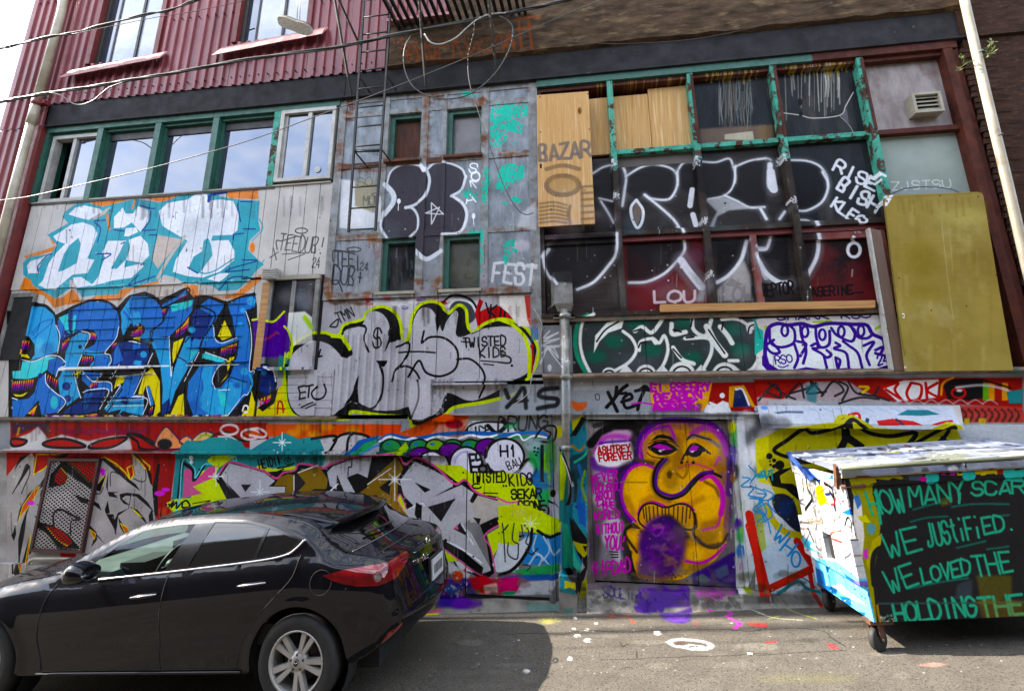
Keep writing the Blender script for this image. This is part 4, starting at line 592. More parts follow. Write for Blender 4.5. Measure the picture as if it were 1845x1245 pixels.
    # D2
    PO('D2', (174, 174, 176), '1040,30 1490,-40 1560,40 1450,130 1510,190 1620,390 1645,440 1575,470 1330,230 1255,310 1150,160', 2); PO('D2', (174, 166, 156), '1500,-20 1811,-10 1811,10 1560,130', 2)
    PO('D2', BK, '1240,300 1330,225 1480,330 1590,420 1570,500 1450,420 1330,300 1275,330', 2); PO('D2', BK, '1565,130 1830,5 1830,45 1605,190 1640,300 1665,455 1630,485 1560,470 1640,440 1610,250', 2)
    for p in ('1520,80 1572,88 1560,132', '1430,118 1505,222 1385,160', '1210,10 1395,-45 1300,110', '1130,-20 1170,0 1165,140 1120,60'): PO('D2', BK, p, 2)
    PO('D2', PINK, '1385,155 1410,130 1420,165', 2); S('D2', 12, WH, '1345,245 1500,330 1580,390', 5); S('D2', 8, WH, '1440,130 1520,260', 3)
    PO('D2', LI, '1615,195 1740,125 1830,70 1830,260 1690,290 1655,340', 2); PO('D2', LI, '1275,345 1310,305 1430,370 1350,385', 2); PO('D2', (40, 160, 80), '1300,330 1330,325 1330,370 1295,360', 6)
    PO('D2', (192, 200, 204), '1650,400 1690,285 1830,260 1830,450 1680,450', 4); PO('D2', (206, 208, 210), '1380,390 1430,370 1540,450 1480,460', 8); S('D2', 12, BK, '1390,385 1430,440 1500,455')
    PO('D2', (206, 206, 208), '1220,160 1290,340 1380,400 1500,460 1490,500 1300,480 1230,320', 10, .8)
    S('D2', 10, PINK, '1830,60 1605,190 1640,290 1672,470 1630,492 1500,430 1310,292 1262,332')
    PO('D2', (192, 48, 56), '1480,490 1600,470 1640,500 1811,480 1830,600 1600,600 1500,570', 20); PO('D2', (220, 190, 180), '1590,540 1680,520 1700,590 1600,600', 20, .8); PO('D2', (208, 60, 140), '1730,470 1830,470 1830,600 1740,560', 14); B('D2', (40, 140, 90), 1750, 592, 40, 14, 6)
    PO('D2', (52, 40, 116), '1270,480 1370,470 1490,500 1520,560 1600,660 1280,670', 18); B('D2', (200, 70, 40), 1410, 480, 40, 36, 12); B('D2', (40, 80, 150), 1370, 570, 40, 26, 16); B('D2', (80, 40, 130), 1480, 650, 100, 26, 20)
    FL('D2', [(210, 80, 60), (200, 200, 205), (60, 80, 160)], '1280,440 1480,620', 60, 5, 14, .7)
    for x, y, r in ((70, 1040, 62), (-230, 935, 50), (985, 955, 110)):
        for a in range(8): S('C2', 8 if a % 2 == 0 else 6, (226, 230, 236), [(x, y), (x+(r if a % 2 == 0 else r*.5)*math.cos(a*math.pi/4), y+(r*1.3 if a % 2 == 0 else r*.5)*math.sin(a*math.pi/4))], 5, .9, smooth=False)
        B('C2', (226, 230, 236), x, y, r*.2, r*.2, r*.3, .8)
    FL('C2', (206, 206, 212), '500,820 1400,1230', 90, 3, 7, .6)

def paint_behind_car():                                    # the pieces run on down to the ground behind the car
    PO('P', (160, 156, 155), '20,985 275,960 300,1130 20,1130', 2); PO('P', RED, '270,900 330,900 330,1120 280,1120', 3); PO('P', TEAL, '325,920 420,900 440,1110 330,1115', 3); PO('P', LI, '400,895 760,930 800,1100 420,1110', 3)
    PO('P', SIL, '430,870 560,880 600,1090 450,1080', 2); PO('P', GOLD, '570,880 680,900 640,1080 590,1070', 2); PO('P', SIL, '660,880 760,930 800,1085 650,1080', 2)
    for p in ('430,900 470,1070 600,1080', '560,900 580,1060', '660,900 640,1070', '740,940 790,1080', '40,1000 120,1090', '150,980 220,1100'): S('P', 7, BK, p)
    S('P', 4, PINK, '420,1090 620,1100 800,1090')

def paint_grey_door():                                    # steel door between the silver letters and the post; tiles C3, D3
    PO('C3', (110, 116, 112), '-10,640 300,640 370,690 370,1245 -10,1245', 4, .9); PO('C3', (40, 120, 90), '150,690 300,700 300,900 260,880 250,780 180,720', 12); PO('C3', (90, 150, 60), '250,800 340,760 340,1100 260,1000', 18)
    PO('C3', (190, 186, 40), '370,600 430,590 430,660 400,680', 6)
    for i in range(7): S('C3', 12, (36, 80, 160), [(280, 800+i*34), (350, 795+i*34)], 12, .7)
    S('C3', 22, (36, 100, 170), '0,660 150,640 290,640 350,690', 5); S('C3', 16, (40, 140, 80), '0,690 140,665 270,670', 5); S('C3', 11, WH, '60,670 130,650 165,690 230,660 320,670', 3); S('C3', 14, BK, '230,690 300,600 380,600 370,690 300,700 240,690', 4); S('C3', 12, BK, '310,620 350,640 330,680')
    TX_('C3', 'DRUNG', -20, 630, 330, 605, 90, 14, (30, 30, 32), 4, .95, .15); PO('C3', (40, 150, 90), '20,590 120,560 130,600 60,620', 10, .5)
    B('C3', (212, 212, 224), 40, 800, 125, 120, 3); R('C3', 16, BK, 40, 800, 128, 122, 2, 1, 180, 395); S('C3', 16, BK, '140,880 190,820 240,830 250,900 200,980'); PO('C3', (196, 196, 214), '150,890 195,835 235,850 230,910 190,960 120,940', 6)
    TX_('C3', 'H1', 0, 800, 125, 800, 75, 13, BK); TX_('C3', 'BAU', 60, 890, 155, 850, 50, 7, BK)
    for x, y, a, b, c in ((420, 200, 40, 60, (40, 150, 80)), (455, 260, 30, 80, (120, 170, 50)), (430, 320, 40, 60, (30, 90, 150)), (480, 200, 26, 80, (60, 120, 60)), (450, 390, 30, 40, (40, 160, 90)), (400, 150, 40, 30, (150, 160, 170)), (500, 420, 24, 60, (190, 196, 210))): B('L', c, x, y, a, b, 24, .8)
    for p in ('400,300 470,280', '400,330 470,330', '430,170 430,320', '480,220 490,340'): S('L', 10, (30, 84, 160), p, 8, .6)
    S('L', 9, BK, '340,560 430,545 500,520 525,470 500,420 470,400', 3); PO('L', (200, 204, 214), '490,410 520,440 520,490 495,520', 6)
    for x, y in ((240, 740), (262, 745), (238, 765), (260, 770), (250, 790)): B('C3', BK, x, y, 8)
    PO('C3', LI, '-10,900 150,920 240,1000 260,1100 330,1245 -10,1245', 3)
    S('C3', 24, BK, '290,730 290,960', 4); B('C3', BK, 365, 1048, 18, 26, 3); S('C3', 14, PINK, '-10,1082 60,1110 130,1105', 2); PO('C3', (174, 166, 156), '-20,1100 110,1135 -20,1230', 2); S('C3', 18, BK, '-20,1225 110,1145', 2); S('C3', 16, PINK, '130,1110 100,1200 60,1245', 2)
    TX_('C2', 'TWISTED', 1505, 975, 1745, 970, 70, 11, BK); TX_('C3', 'KIDS', 65, 1000, 230, 985, 75, 11, BK); B('C3', BK, 28, 998, 7); B('C3', BK, 46, 998, 7); R('C2', 10, BK, 1545, 1000, 30, 16, 2, 1, 20, 300)
    TX_('C3', 'SEKAR', 80, 1085, 290, 1080, 62, 12, BK); TX_('C3', 'CEONE', 130, 1165, 310, 1160, 62, 13, BK); R('C3', 12, BK, 305, 1165, 32, 36); S('C3', 10, BK, '145,1190 180,1180 230,1200 260,1180'); R('C3', 9, BK, 230, 1210, 28, 26)
    # D3 part
    PO('D3', LI, '-10,0 200,0 330,60 420,100 410,190 330,210 230,180 100,170 0,200', 3); PO('D3', (60, 130, 190), '170,190 300,190 420,200 420,400 180,400 120,360', 12)
    PO('D3', (200, 206, 210), '-10,250 100,270 200,200 210,260 160,370 80,440 -10,450', 6); S('D3', 22, BK, '220,160 210,260 150,370 80,440 0,470', 4); S('D3', 20, BK, '260,170 330,210 410,190', 5)
    for p in ('250,200 230,300 290,350 250,440', '300,210 340,300 290,380', '200,400 260,330 340,400', '330,230 370,330 410,300'): S('D3', 12, (206, 214, 222), p, 8, .8)
    PO('D3', (40, 150, 84), '90,440 200,420 330,400 410,390 410,450 200,480', 8); PO('D3', (36, 84, 160), '0,480 150,470 400,460 410,500 100,510', 8)
    PO('D3', (206, 62, 110), '-10,490 120,480 210,520 150,580 -10,590', 16); PO('D3', (186, 190, 196), '150,520 400,500 350,600 0,610 120,580', 10, .85); B('D3', (40, 130, 90), 70, 592, 40, 14, 6)
    for p in ('20,120 30,200 40,380', '20,180 60,130 40,160', '100,120 90,230 130,260', '150,130 160,200', '60,250 60,330 120,360 130,260', '170,130 200,180 180,250 210,270', '180,300 220,330 260,290', '160,400 210,410 190,440'): S('D3', 9, (40, 40, 44), p)
    FS.flecks('D3', (236, 238, 160), '200,90 220,140', 6, 4, 8, .9)
    for a in range(4): S('D3', 7, (226, 236, 190), [(210-60*math.cos(a*math.pi/4), 120-50*math.sin(a*math.pi/4)), (210+60*math.cos(a*math.pi/4), 120+50*math.sin(a*math.pi/4))], 5, .9)

def paint_jamb():                                         # swirling column between the post and the double door
    PO('C3', (28, 112, 128), '480,560 600,545 605,1245 480,1245', 3); PO('C3', (24, 60, 70), '480,800 600,760 605,900 500,980', 20); PO('C3', (196, 190, 44), '490,560 560,520 590,530 500,650', 6); PO('C3', BK, '480,660 560,530 590,545 520,660', 5)
    for w, c, p in ((24, (36, 96, 170), '520,1245 540,1100 560,960 540,860'), (18, (110, 150, 50), '580,900 560,1000 590,1100'), (16, (50, 170, 130), '510,840 570,800 600,760'), (22, (20, 40, 44), '500,900 520,1000 510,1120'), (14, (160, 110, 50), '490,720 540,760 580,730')): S('C3', w, c, p, 10)
    PO('C3', (36, 120, 110), '405,730 440,760 470,840 480,1245 405,1245', 6); PO('C3', LI, '410,750 440,800 460,900 440,1080 410,1100', 8); S('C3', 20, BK, '415,760 450,820 490,960 480,1080 430,1160', 3); S('C3', 8, WH, '420,770 460,860 500,1000', 3)
    PO('D3', (24, 130, 150), '420,-20 610,-20 615,200 520,560 420,540', 3)
    PO('D3', (60, 180, 150), '430,100 470,100 520,350 560,420 540,480 440,380', 8); PO('D3', BK, '480,60 540,150 610,250 610,380 560,560 540,600 530,480 580,420 530,330 500,240', 3); PO('D3', (176, 168, 40), '495,240 560,260 610,265 605,320 575,355 530,310', 2); PO('D3', BK, '565,275 595,275 585,320', 2); PO('D3', BK, '440,400 480,390 560,480 545,600 500,480', 3); PO('D3', (196, 188, 60), '450,465 520,480 525,530 480,510 450,520', 4); PO('D3', (180, 174, 50), '560,520 610,470 620,520 570,640 540,630', 6)
    PO('D3', (40, 90, 170), '520,-20 580,-20 590,150 540,120', 8)

def paint_face_door():
    t = 'J'; og = (222, 156, 50); pu = (78, 34, 124); mg = (190, 64, 168); sh = (70, 52, 34)
    PO(t, (92, 84, 84), '22,28 728,28 770,880 22,860', 1)
    for x, y, a, b, c in ((60, 60, 50, 30, (170, 166, 164)), (40, 120, 20, 60, (150, 146, 146)), (120, 300, 70, 40, (176, 160, 180)), (120, 420, 70, 60, (200, 196, 200)), (150, 600, 60, 90, (206, 204, 208)), (120, 700, 60, 50, (120, 120, 124)), (60, 640, 30, 120, (56, 54, 56)), (180, 690, 30, 60, (190, 190, 196)), (200, 480, 30, 60, (196, 190, 196))): B(t, c, x, y, a, b, 40, .8)
    S(t, 44, BK, '40,150 90,100 160,66 240,58 290,90 275,130', 12); S(t, 26, BK, '60,60 150,45 260,40', 14, .7)
    PO(t, (196, 150, 190), '60,170 95,110 160,80 225,82 275,115 285,170 240,230 220,270 90,275 50,220', 16); S(t, 22, mg, '60,190 110,120 200,115 260,140', 18, .7); S(t, 22, (96, 50, 160), '90,150 150,145 240,140', 12, .8); S(t, 30, (104, 48, 150), '50,230 60,265 150,285 250,270', 16, .8); S(t, 20, (84, 40, 150), '262,150 262,220 245,262', 10, .8)
    PO(t, (228, 226, 228), '60,195 75,160 110,150 215,142 240,138 252,165 252,225 235,252 130,265 80,252 62,225', 3)
    TX_(t, 'ASHTREY', 72, 202, 240, 190, 36, 8, (186, 30, 34), 1.5, 1, 0, .04, .7); TX_(t, 'FOREVER', 80, 240, 246, 222, 34, 8, (186, 30, 34), 1.5, 1, 0, .04, .7)
    # head: airbrushed shade first, then flesh, then edges
    S(t, 70, BK, '300,60 270,140 290,240 210,290 185,380 210,500 280,560 230,600 225,680 260,800', 30, .8)
    head = '290,220 282,150 310,90 360,50 430,36 560,36 650,60 700,110 722,200 730,330 728,560 716,650 650,740 560,790 470,830 300,825 265,790 240,690 212,600 235,570 290,575 240,530 200,450 188,360 205,300 250,262 300,250'
    PO(t, og, head, 3, smooth=True)
    for x, y, a, b, c in ((440, 110, 90, 60, (160, 108, 54)), (470, 200, 30, 90, (140, 96, 50)), (330, 240, 60, 16, (110, 74, 40)), (600, 250, 90, 40, (176, 118, 50)), (690, 300, 24, 140, (120, 84, 60)), (440, 320, 40, 60, (150, 108, 46)), (600, 620, 70, 50, (140, 104, 60)), (650, 560, 50, 60, (166, 118, 50)), (500, 700, 60, 80, (150, 106, 44)), (280, 640, 60, 40, (176, 120, 44)), (350, 800, 70, 40, (120, 84, 50)), (600, 770, 70, 40, (100, 76, 50)), (620, 110, 60, 50, (186, 126, 50)), (240, 560, 40, 20, (90, 70, 40))): B(t, c, x, y, a, b, 40, .7)
    for x, y, a, b in ((265, 380, 56, 80), (625, 450, 60, 90), (330, 90, 40, 20), (290, 330, 50, 50), (260, 620, 30, 30), (290, 740, 30, 50), (560, 700, 50, 40)): B(t, (244, 188, 92), x, y, a, b, 40, .75)
    for w, c, p, sf, al in ((30, pu, '292,240 280,150 310,88 365,46 450,30 600,40 670,75 716,150 735,260 728,400', 10, .95), (22, pu, '300,245 245,258 205,300 184,370 196,460 240,535', 8, .9), (40, (60, 40, 70), '700,120 728,240 730,420 720,620', 26, .6), (14, mg, '296,246 285,200 300,130 350,80 430,60', 6, .95), (15, mg, '430,62 450,95 455,125', 8, .8), (30, mg, '545,105 600,70 650,80 700,130 714,200', 12, .8), (14, mg, '355,270 300,252 240,275 205,330 192,400 215,480 262,535', 5, 1), (26, mg, '590,325 640,310 690,370 700,440 690,500', 10, .95), (15, mg, '690,500 670,560 600,580', 8, .7), (12, mg, '660,260 680,220 690,230', 6, .8), (14, mg, '515,735 590,745 660,710 712,655', 6, .9), (12, mg, '275,500 295,462 340,440 385,450 430,468 480,450 520,452 555,480', 4, 1), (12, mg, '480,270 560,250 650,280', 12, .5)):
        S(t, w, c, p, sf, al)
    for w, p in ((40, '300,200 330,100 420,62 520,56'), (46, '560,60 660,80 716,160'), (30, '540,56 545,90'), (26, '205,300 190,380 205,460'), (24, '700,300 722,420 716,560'), (30, '390,60 440,100 460,130')): S(t, w, (96, 40, 140), p, 26, .34)
    for w, p in ((34, '430,440 360,420 300,440'), (30, '600,560 660,540'), (30, '225,420 250,500'), (26, '520,460 600,420'), (30, '480,200 500,280'), (24, '640,250 690,280')): S(t, w, (150, 96, 40), p, 24, .5)
    # brows and eyes
    PO(t, BK, '335,140 370,108 400,104 440,115 470,148 420,125 380,122', 4); S(t, 18, (96, 84, 84), '530,118 580,112 650,140 680,165', 8, .9); S(t, 7, BK, '520,130 550,105 590,118 640,130', 3)
    PO(t, BK, '322,168 360,140 410,135 455,160 475,180 430,205 390,212 350,200', 3); PO(t, (178, 60, 166), '345,165 380,150 420,160 450,178 400,182', 3); PO(t, (226, 216, 222), '375,182 412,178 400,188 385,192', 2); PO(t, BK, '390,184 412,182 405,196', 2); S(t, 6, og, '335,185 380,210 440,205 465,190'); S(t, 5, BK, '330,150 380,132 440,140 480,165'); S(t, 5, BK, '320,195 350,215 420,225')
    PO(t, BK, '505,205 540,155 570,150 615,175 640,205 600,190 580,220 530,215', 3); PO(t, (178, 60, 166), '530,180 548,158 580,162 570,185 535,192', 3); PO(t, (226, 216, 222), '535,188 560,184 548,196', 2); S(t, 6, og, '525,210 560,222 600,205 615,190'); S(t, 5, BK, '500,230 520,180 550,148 590,160 640,200'); S(t, 5, BK, '490,240 505,205')
    for x, y, r in ((494, 244, 8), (552, 244, 8), (520, 240, 5)): B(t, BK, x, y, r, r, 2)
    # nose
    S(t, 40, (80, 58, 36), '420,230 372,280 356,340 372,390 430,420', 20, .6); S(t, 14, BK, '400,225 365,270 352,330 366,390 430,424 500,405 545,360 590,312 640,295 690,315', 4); S(t, 14, pu, '418,228 376,280 364,340 380,385 440,408 495,392 540,345 590,300 650,288', 5); PO(t, (70, 50, 26), '418,300 432,280 448,300 440,325 424,322', 10, .85); S(t, 12, (120, 86, 44), '470,300 500,320 520,290 515,250', 12, .8); S(t, 10, (190, 156, 80), '390,350 420,380 480,375 520,340', 10, .7); S(t, 16, BK, '520,380 560,330 600,310', 10, .6)
    S(t, 20, (60, 46, 36), '350,250 300,238 270,225', 12, .8); S(t, 14, (90, 66, 40), '610,340 660,370 680,410', 14, .8); S(t, 8, (150, 104, 44), '190,342 320,342', 6, .7)
    # mouth
    PO(t, (206, 146, 66), '280,510 300,465 345,445 412,468 480,450 530,462 558,500 560,560 530,580 470,545 400,530 340,560 300,570', 3); PO(t, BK, '345,545 400,505 440,505 500,560 540,620 440,640 340,640', 26, .95)
    S(t, 9, BK, '320,575 285,545 278,510 300,462 345,447 412,468 480,450 530,462 556,500 560,550 545,578 500,575')
    for x, h in ((300, 60), (314, 80), (330, 70), (352, 60), (372, 50), (395, 40), (412, 44), (430, 40), (455, 56), (476, 70), (500, 84), (520, 80), (540, 60)): S(t, 7, (48, 34, 22), [(x, 462+abs(420-x)*.02), (x+(420-x)*.06, 462+h)], 2, .9, taper=.7)
    S(t, 12, BK, '560,500 568,560 550,590 580,640 640,670 690,655 725,600', 10, .8); S(t, 14, (150, 130, 120), '555,560 545,620 600,640', 14, .5); S(t, 16, (56, 44, 36), '570,620 620,660 690,650', 14, .8)
    S(t, 14, BK, '240,560 215,580 215,610 240,650 270,690', 10, .8); S(t, 14, BK, '240,690 235,740 262,800', 12, .8)
    for w_, x0, y0, x1, y1, h in (('NEVER', 42, 352, 175, 325, 46), ('THOUGHT', 42, 398, 178, 378, 36), ('ABOUT', 62, 432, 165, 418, 34), ('LIFE', 70, 462, 150, 452, 28), ('THE', 90, 480, 165, 470, 28), ('WORLD', 52, 530, 185, 518, 40), ('WITHOUT', 65, 602, 205, 588, 46), ('YOU!', 105, 675, 215, 672, 62), ('RIPDAD', 48, 812, 240, 790, 66)): TX_(t, w_, x0, y0, x1, y1, h, 9 if h < 50 else 10, (192, 52, 164), 2.5, 1, .12, .09, .72)
    for i in range(3): S(t, 6, BK, [(135+i*4, 688+i*14), (175, 690+i*13)], 2)
    p1 = (62, 26, 108)
    for x, y, a, b, c in ((395, 570, 80, 60, p1), (360, 640, 80, 90, p1), (420, 680, 90, 110, p1), (380, 760, 110, 70, (70, 34, 96)), (320, 680, 40, 60, p1), (470, 620, 50, 60, (80, 44, 84)), (330, 800, 60, 30, (84, 52, 90))): B(t, c, x, y, a, b, 50, .9)
    for _ in range(46):
        x, y = random.uniform(310, 470), random.uniform(540, 800); S(t, random.uniform(5, 14), random.choice([(126, 44, 150), (150, 62, 172), (40, 16, 74), (150, 104, 60), (110, 60, 130)]), [(x, y), (x+random.uniform(-40, 40), y+random.uniform(-26, 26)), (x+random.uniform(-60, 60), y+random.uniform(-30, 30))], 16, .5)
    S(t, 10, (170, 80, 190), '350,580 380,565 400,580 370,610 350,600', 10, .7)
    PO(t, (54, 34, 104), '545,800 600,775 660,745 730,700 770,690 775,885 550,860', 14); PO(t, (70, 108, 90), '560,820 600,800 640,830 600,850', 12, .7); PO(t, (70, 104, 110), '660,780 720,750 730,800 680,830', 16, .6); S(t, 30, (40, 34, 40), '560,850 660,862 760,870', 16, .7)
    S(t, 20, (110, 84, 44), '250,800 340,820 450,838 540,846', 14, .7); FL(t, [BK, (150, 104, 40), (60, 50, 44)], '240,800 560,850', 50, 2, 6, .7); FL(t, [(120, 90, 60), (230, 180, 90)], '220,60 720,800', 40, 1.5, 3, .3)
    S(t, 12, BK, '735,160 760,175 770,220 745,240', 4); S(t, 9, BK, '738,255 768,240 775,300 750,340', 3); PO(t, (176, 120, 50), '742,262 762,250 766,300 750,320', 3)
    # jamb at its right
    PO('C3', (178, 180, 178), '1572,550 1640,550 1650,800 1655,1245 1685,1720 1615,1720 1605,1245', 4, .92)
    for x, y, a, b, c in ((1590, 650, 22, 70, (70, 150, 70)), (1580, 600, 26, 40, (206, 196, 50)), (1595, 720, 18, 40, (60, 130, 80)), (1590, 800, 24, 80, (60, 40, 130)), (1600, 900, 24, 60, (40, 36, 40)), (1590, 950, 16, 30, (150, 104, 44)), (1620, 1080, 20, 60, (150, 152, 150)), (1625, 1265, 26, 44, (70, 40, 130)), (1640, 1335, 24, 56, (60, 150, 84)), (1650, 1300, 16, 30, (110, 170, 80)), (1645, 1450, 30, 50, (44, 96, 160)), (1660, 1520, 24, 50, (170, 176, 186)), (1650, 1640, 22, 40, (120, 122, 116))): B('C3', c, x, y, a, b, 26, .85)
    for _ in range(16): x, y = random.uniform(1575, 1650), random.uniform(560, 1650); S('C3', random.uniform(5, 12), random.choice([(60, 140, 80), (60, 40, 120), (200, 200, 204), (40, 38, 42), (190, 60, 160)]), [(x, y), (x+random.uniform(-10, 10), y+random.uniform(20, 80))], 8, .6)

def paint_lower_right():
    PO('C3', (192, 198, 204), '1605,520 1830,520 1830,1245 1680,1720 1655,1245', 3); PO('C4', (192, 198, 204), '-20,470 420,590 480,720 500,1245 430,1700 -20,1700', 3); PO('C4', (192, 198, 204), '100,590 1830,580 1830,900 100,900', 3)
    for x, y, c in ((1680, 560, WH), (1720, 680, (60, 60, 64)), (1780, 600, (50, 50, 54)), (1700, 800, WH), (1760, 1200, (90, 100, 90)), (1750, 760, WH)): B('C3', c, x, y, 50, 80, 60, .7)
    for x, y, c in ((60, 560, (70, 72, 76)), (150, 580, (90, 92, 96)), (60, 660, (200, 200, 204)), (30, 900, (90, 94, 90))): B('C4', c, x, y, 60, 50, 50, .7)
    yo = (176, 168, 24)
    PO('C4', yo, '-20,690 60,660 180,600 330,585 520,560 620,510 760,600 1100,630 1250,560 1340,590 1390,690 1811,720 1811,900 100,900 60,800', 5); PO('C3', (206, 200, 60), '1740,680 1830,660 1830,990 1760,970 1740,820', 14); B('C3', (60, 160, 140), 1770, 930, 30, 18, 6)
    PO('C4', yo, '150,920 260,885 310,900 320,1245 220,1245 90,1000 0,830 60,800', 5)
    for w, p in ((26, '240,805 175,795 112,755 200,690 310,615 370,640 480,620 560,590'), (28, '560,590 622,548 680,590 760,640 900,662 1075,640 985,760'), (24, '990,755 1280,600 1272,662 1190,730'), (20, '1250,670 1320,720')): S('C4', w, BK, p, 3)
    PO('C4', BK, '568,600 612,568 632,660 572,790 515,785 570,680', 3); PO('C4', BK, '632,655 725,720 722,785 640,785 655,730 600,700', 3)
    for x, y, r in ((80, 798, 22), (112, 826, 14), (84, 832, 7), (88, 856, 9), (150, 858, 32), (112, 866, 14)): B('C4', BK, x, y, r)
    PO('C4', BK, '75,935 150,890 250,870 150,930 160,980 240,985 300,1040 310,1120 260,1080 190,1020 100,1000', 3)
    PO('D4', (26, 30, 50), '100,-60 170,-80 240,-40 275,60 290,180 230,150 170,90 120,40', 10, smooth=True); B('D4', (36, 60, 110), 190, 20, 50, 60, 40, .6); FL('D4', [(48, 84, 140), (20, 22, 30), (150, 140, 40)], '100,-60 290,170', 30, 4, 12, .7); S('D4', 46, (180, 166, 22), '60,0 110,110 190,180 290,205', 4)
    PO('D4', (176, 196, 212), '-30,250 380,260 410,560 100,600 0,560', 8, .8); PO('D4', (150, 166, 50), '-20,70 30,60 60,290 20,320', 10, .7)
    rd = (192, 36, 28)
    S('D4', 58, rd, '-60,60 -20,250 60,575', 3, smooth=False); S('D4', 48, rd, '60,575 380,425', 3, smooth=False); S('D4', 54, rd, '385,420 270,245', 3, smooth=False); S('D4', 30, rd, '350,430 388,640', 3, smooth=False); S('D3', 56, rd, '1695,140 1745,330 1790,600', 3, smooth=False); PO('D4', (172, 40, 34), '0,570 80,575 60,640 0,620', 8)
    S('D4', 22, (30, 110, 122), '140,600 270,515 330,560 420,590', 6); S('D4', 8, (60, 70, 80), '180,580 290,490 400,560', 3)
    bl = (48, 132, 190)
    for p in ('1650,940 1700,950 1640,1000 1730,1010 1690,1060 1780,1080', '1690,860 1740,920 1700,980', '1700,1080 1790,1100 1720,1160 1811,1190', '1740,1010 1811,1050 1760,1120', '1770,1160 1811,1245'): S('C3', 10, bl, p)
    for p in ('0,920 40,940 20,900', '50,890 60,960', '70,900 110,890', '0,1050 60,1060 10,1100 100,1090', '20,1080 60,1180 0,1245', '40,1020 110,1060 70,1110 120,1180', '0,1150 60,1120 100,1200 30,1245'): S('C4', 9, bl, p)
    S('C4', 11, (40, 140, 150), '10,930 40,900 60,950 90,890 100,960')
    TX_('D4', 'W', 95, 215, 165, 270, 100, 13, bl); TX_('D4', 'H', 150, 300, 215, 350, 100, 13, bl); R('D4', 14, bl, 260, 365, 30, 52); S('D4', 10, bl, '0,30 60,80 90,190')
    FL('D4', [(90, 90, 94), (60, 120, 70)], '-20,540 360,640', 40, 5, 12, .6)

for fn in (paint_rust, paint_white_teal, paint_blue, paint_tags_left, paint_silver, paint_window_purple, paint_dark_throwie, paint_right_windows, paint_band_upper, paint_band_right, paint_band_left, paint_behind_car, paint_lower_left, paint_rocket, paint_grey_door, paint_jamb, paint_face_door, paint_lower_right, paint_step, paint_weather, paint_board): fn()
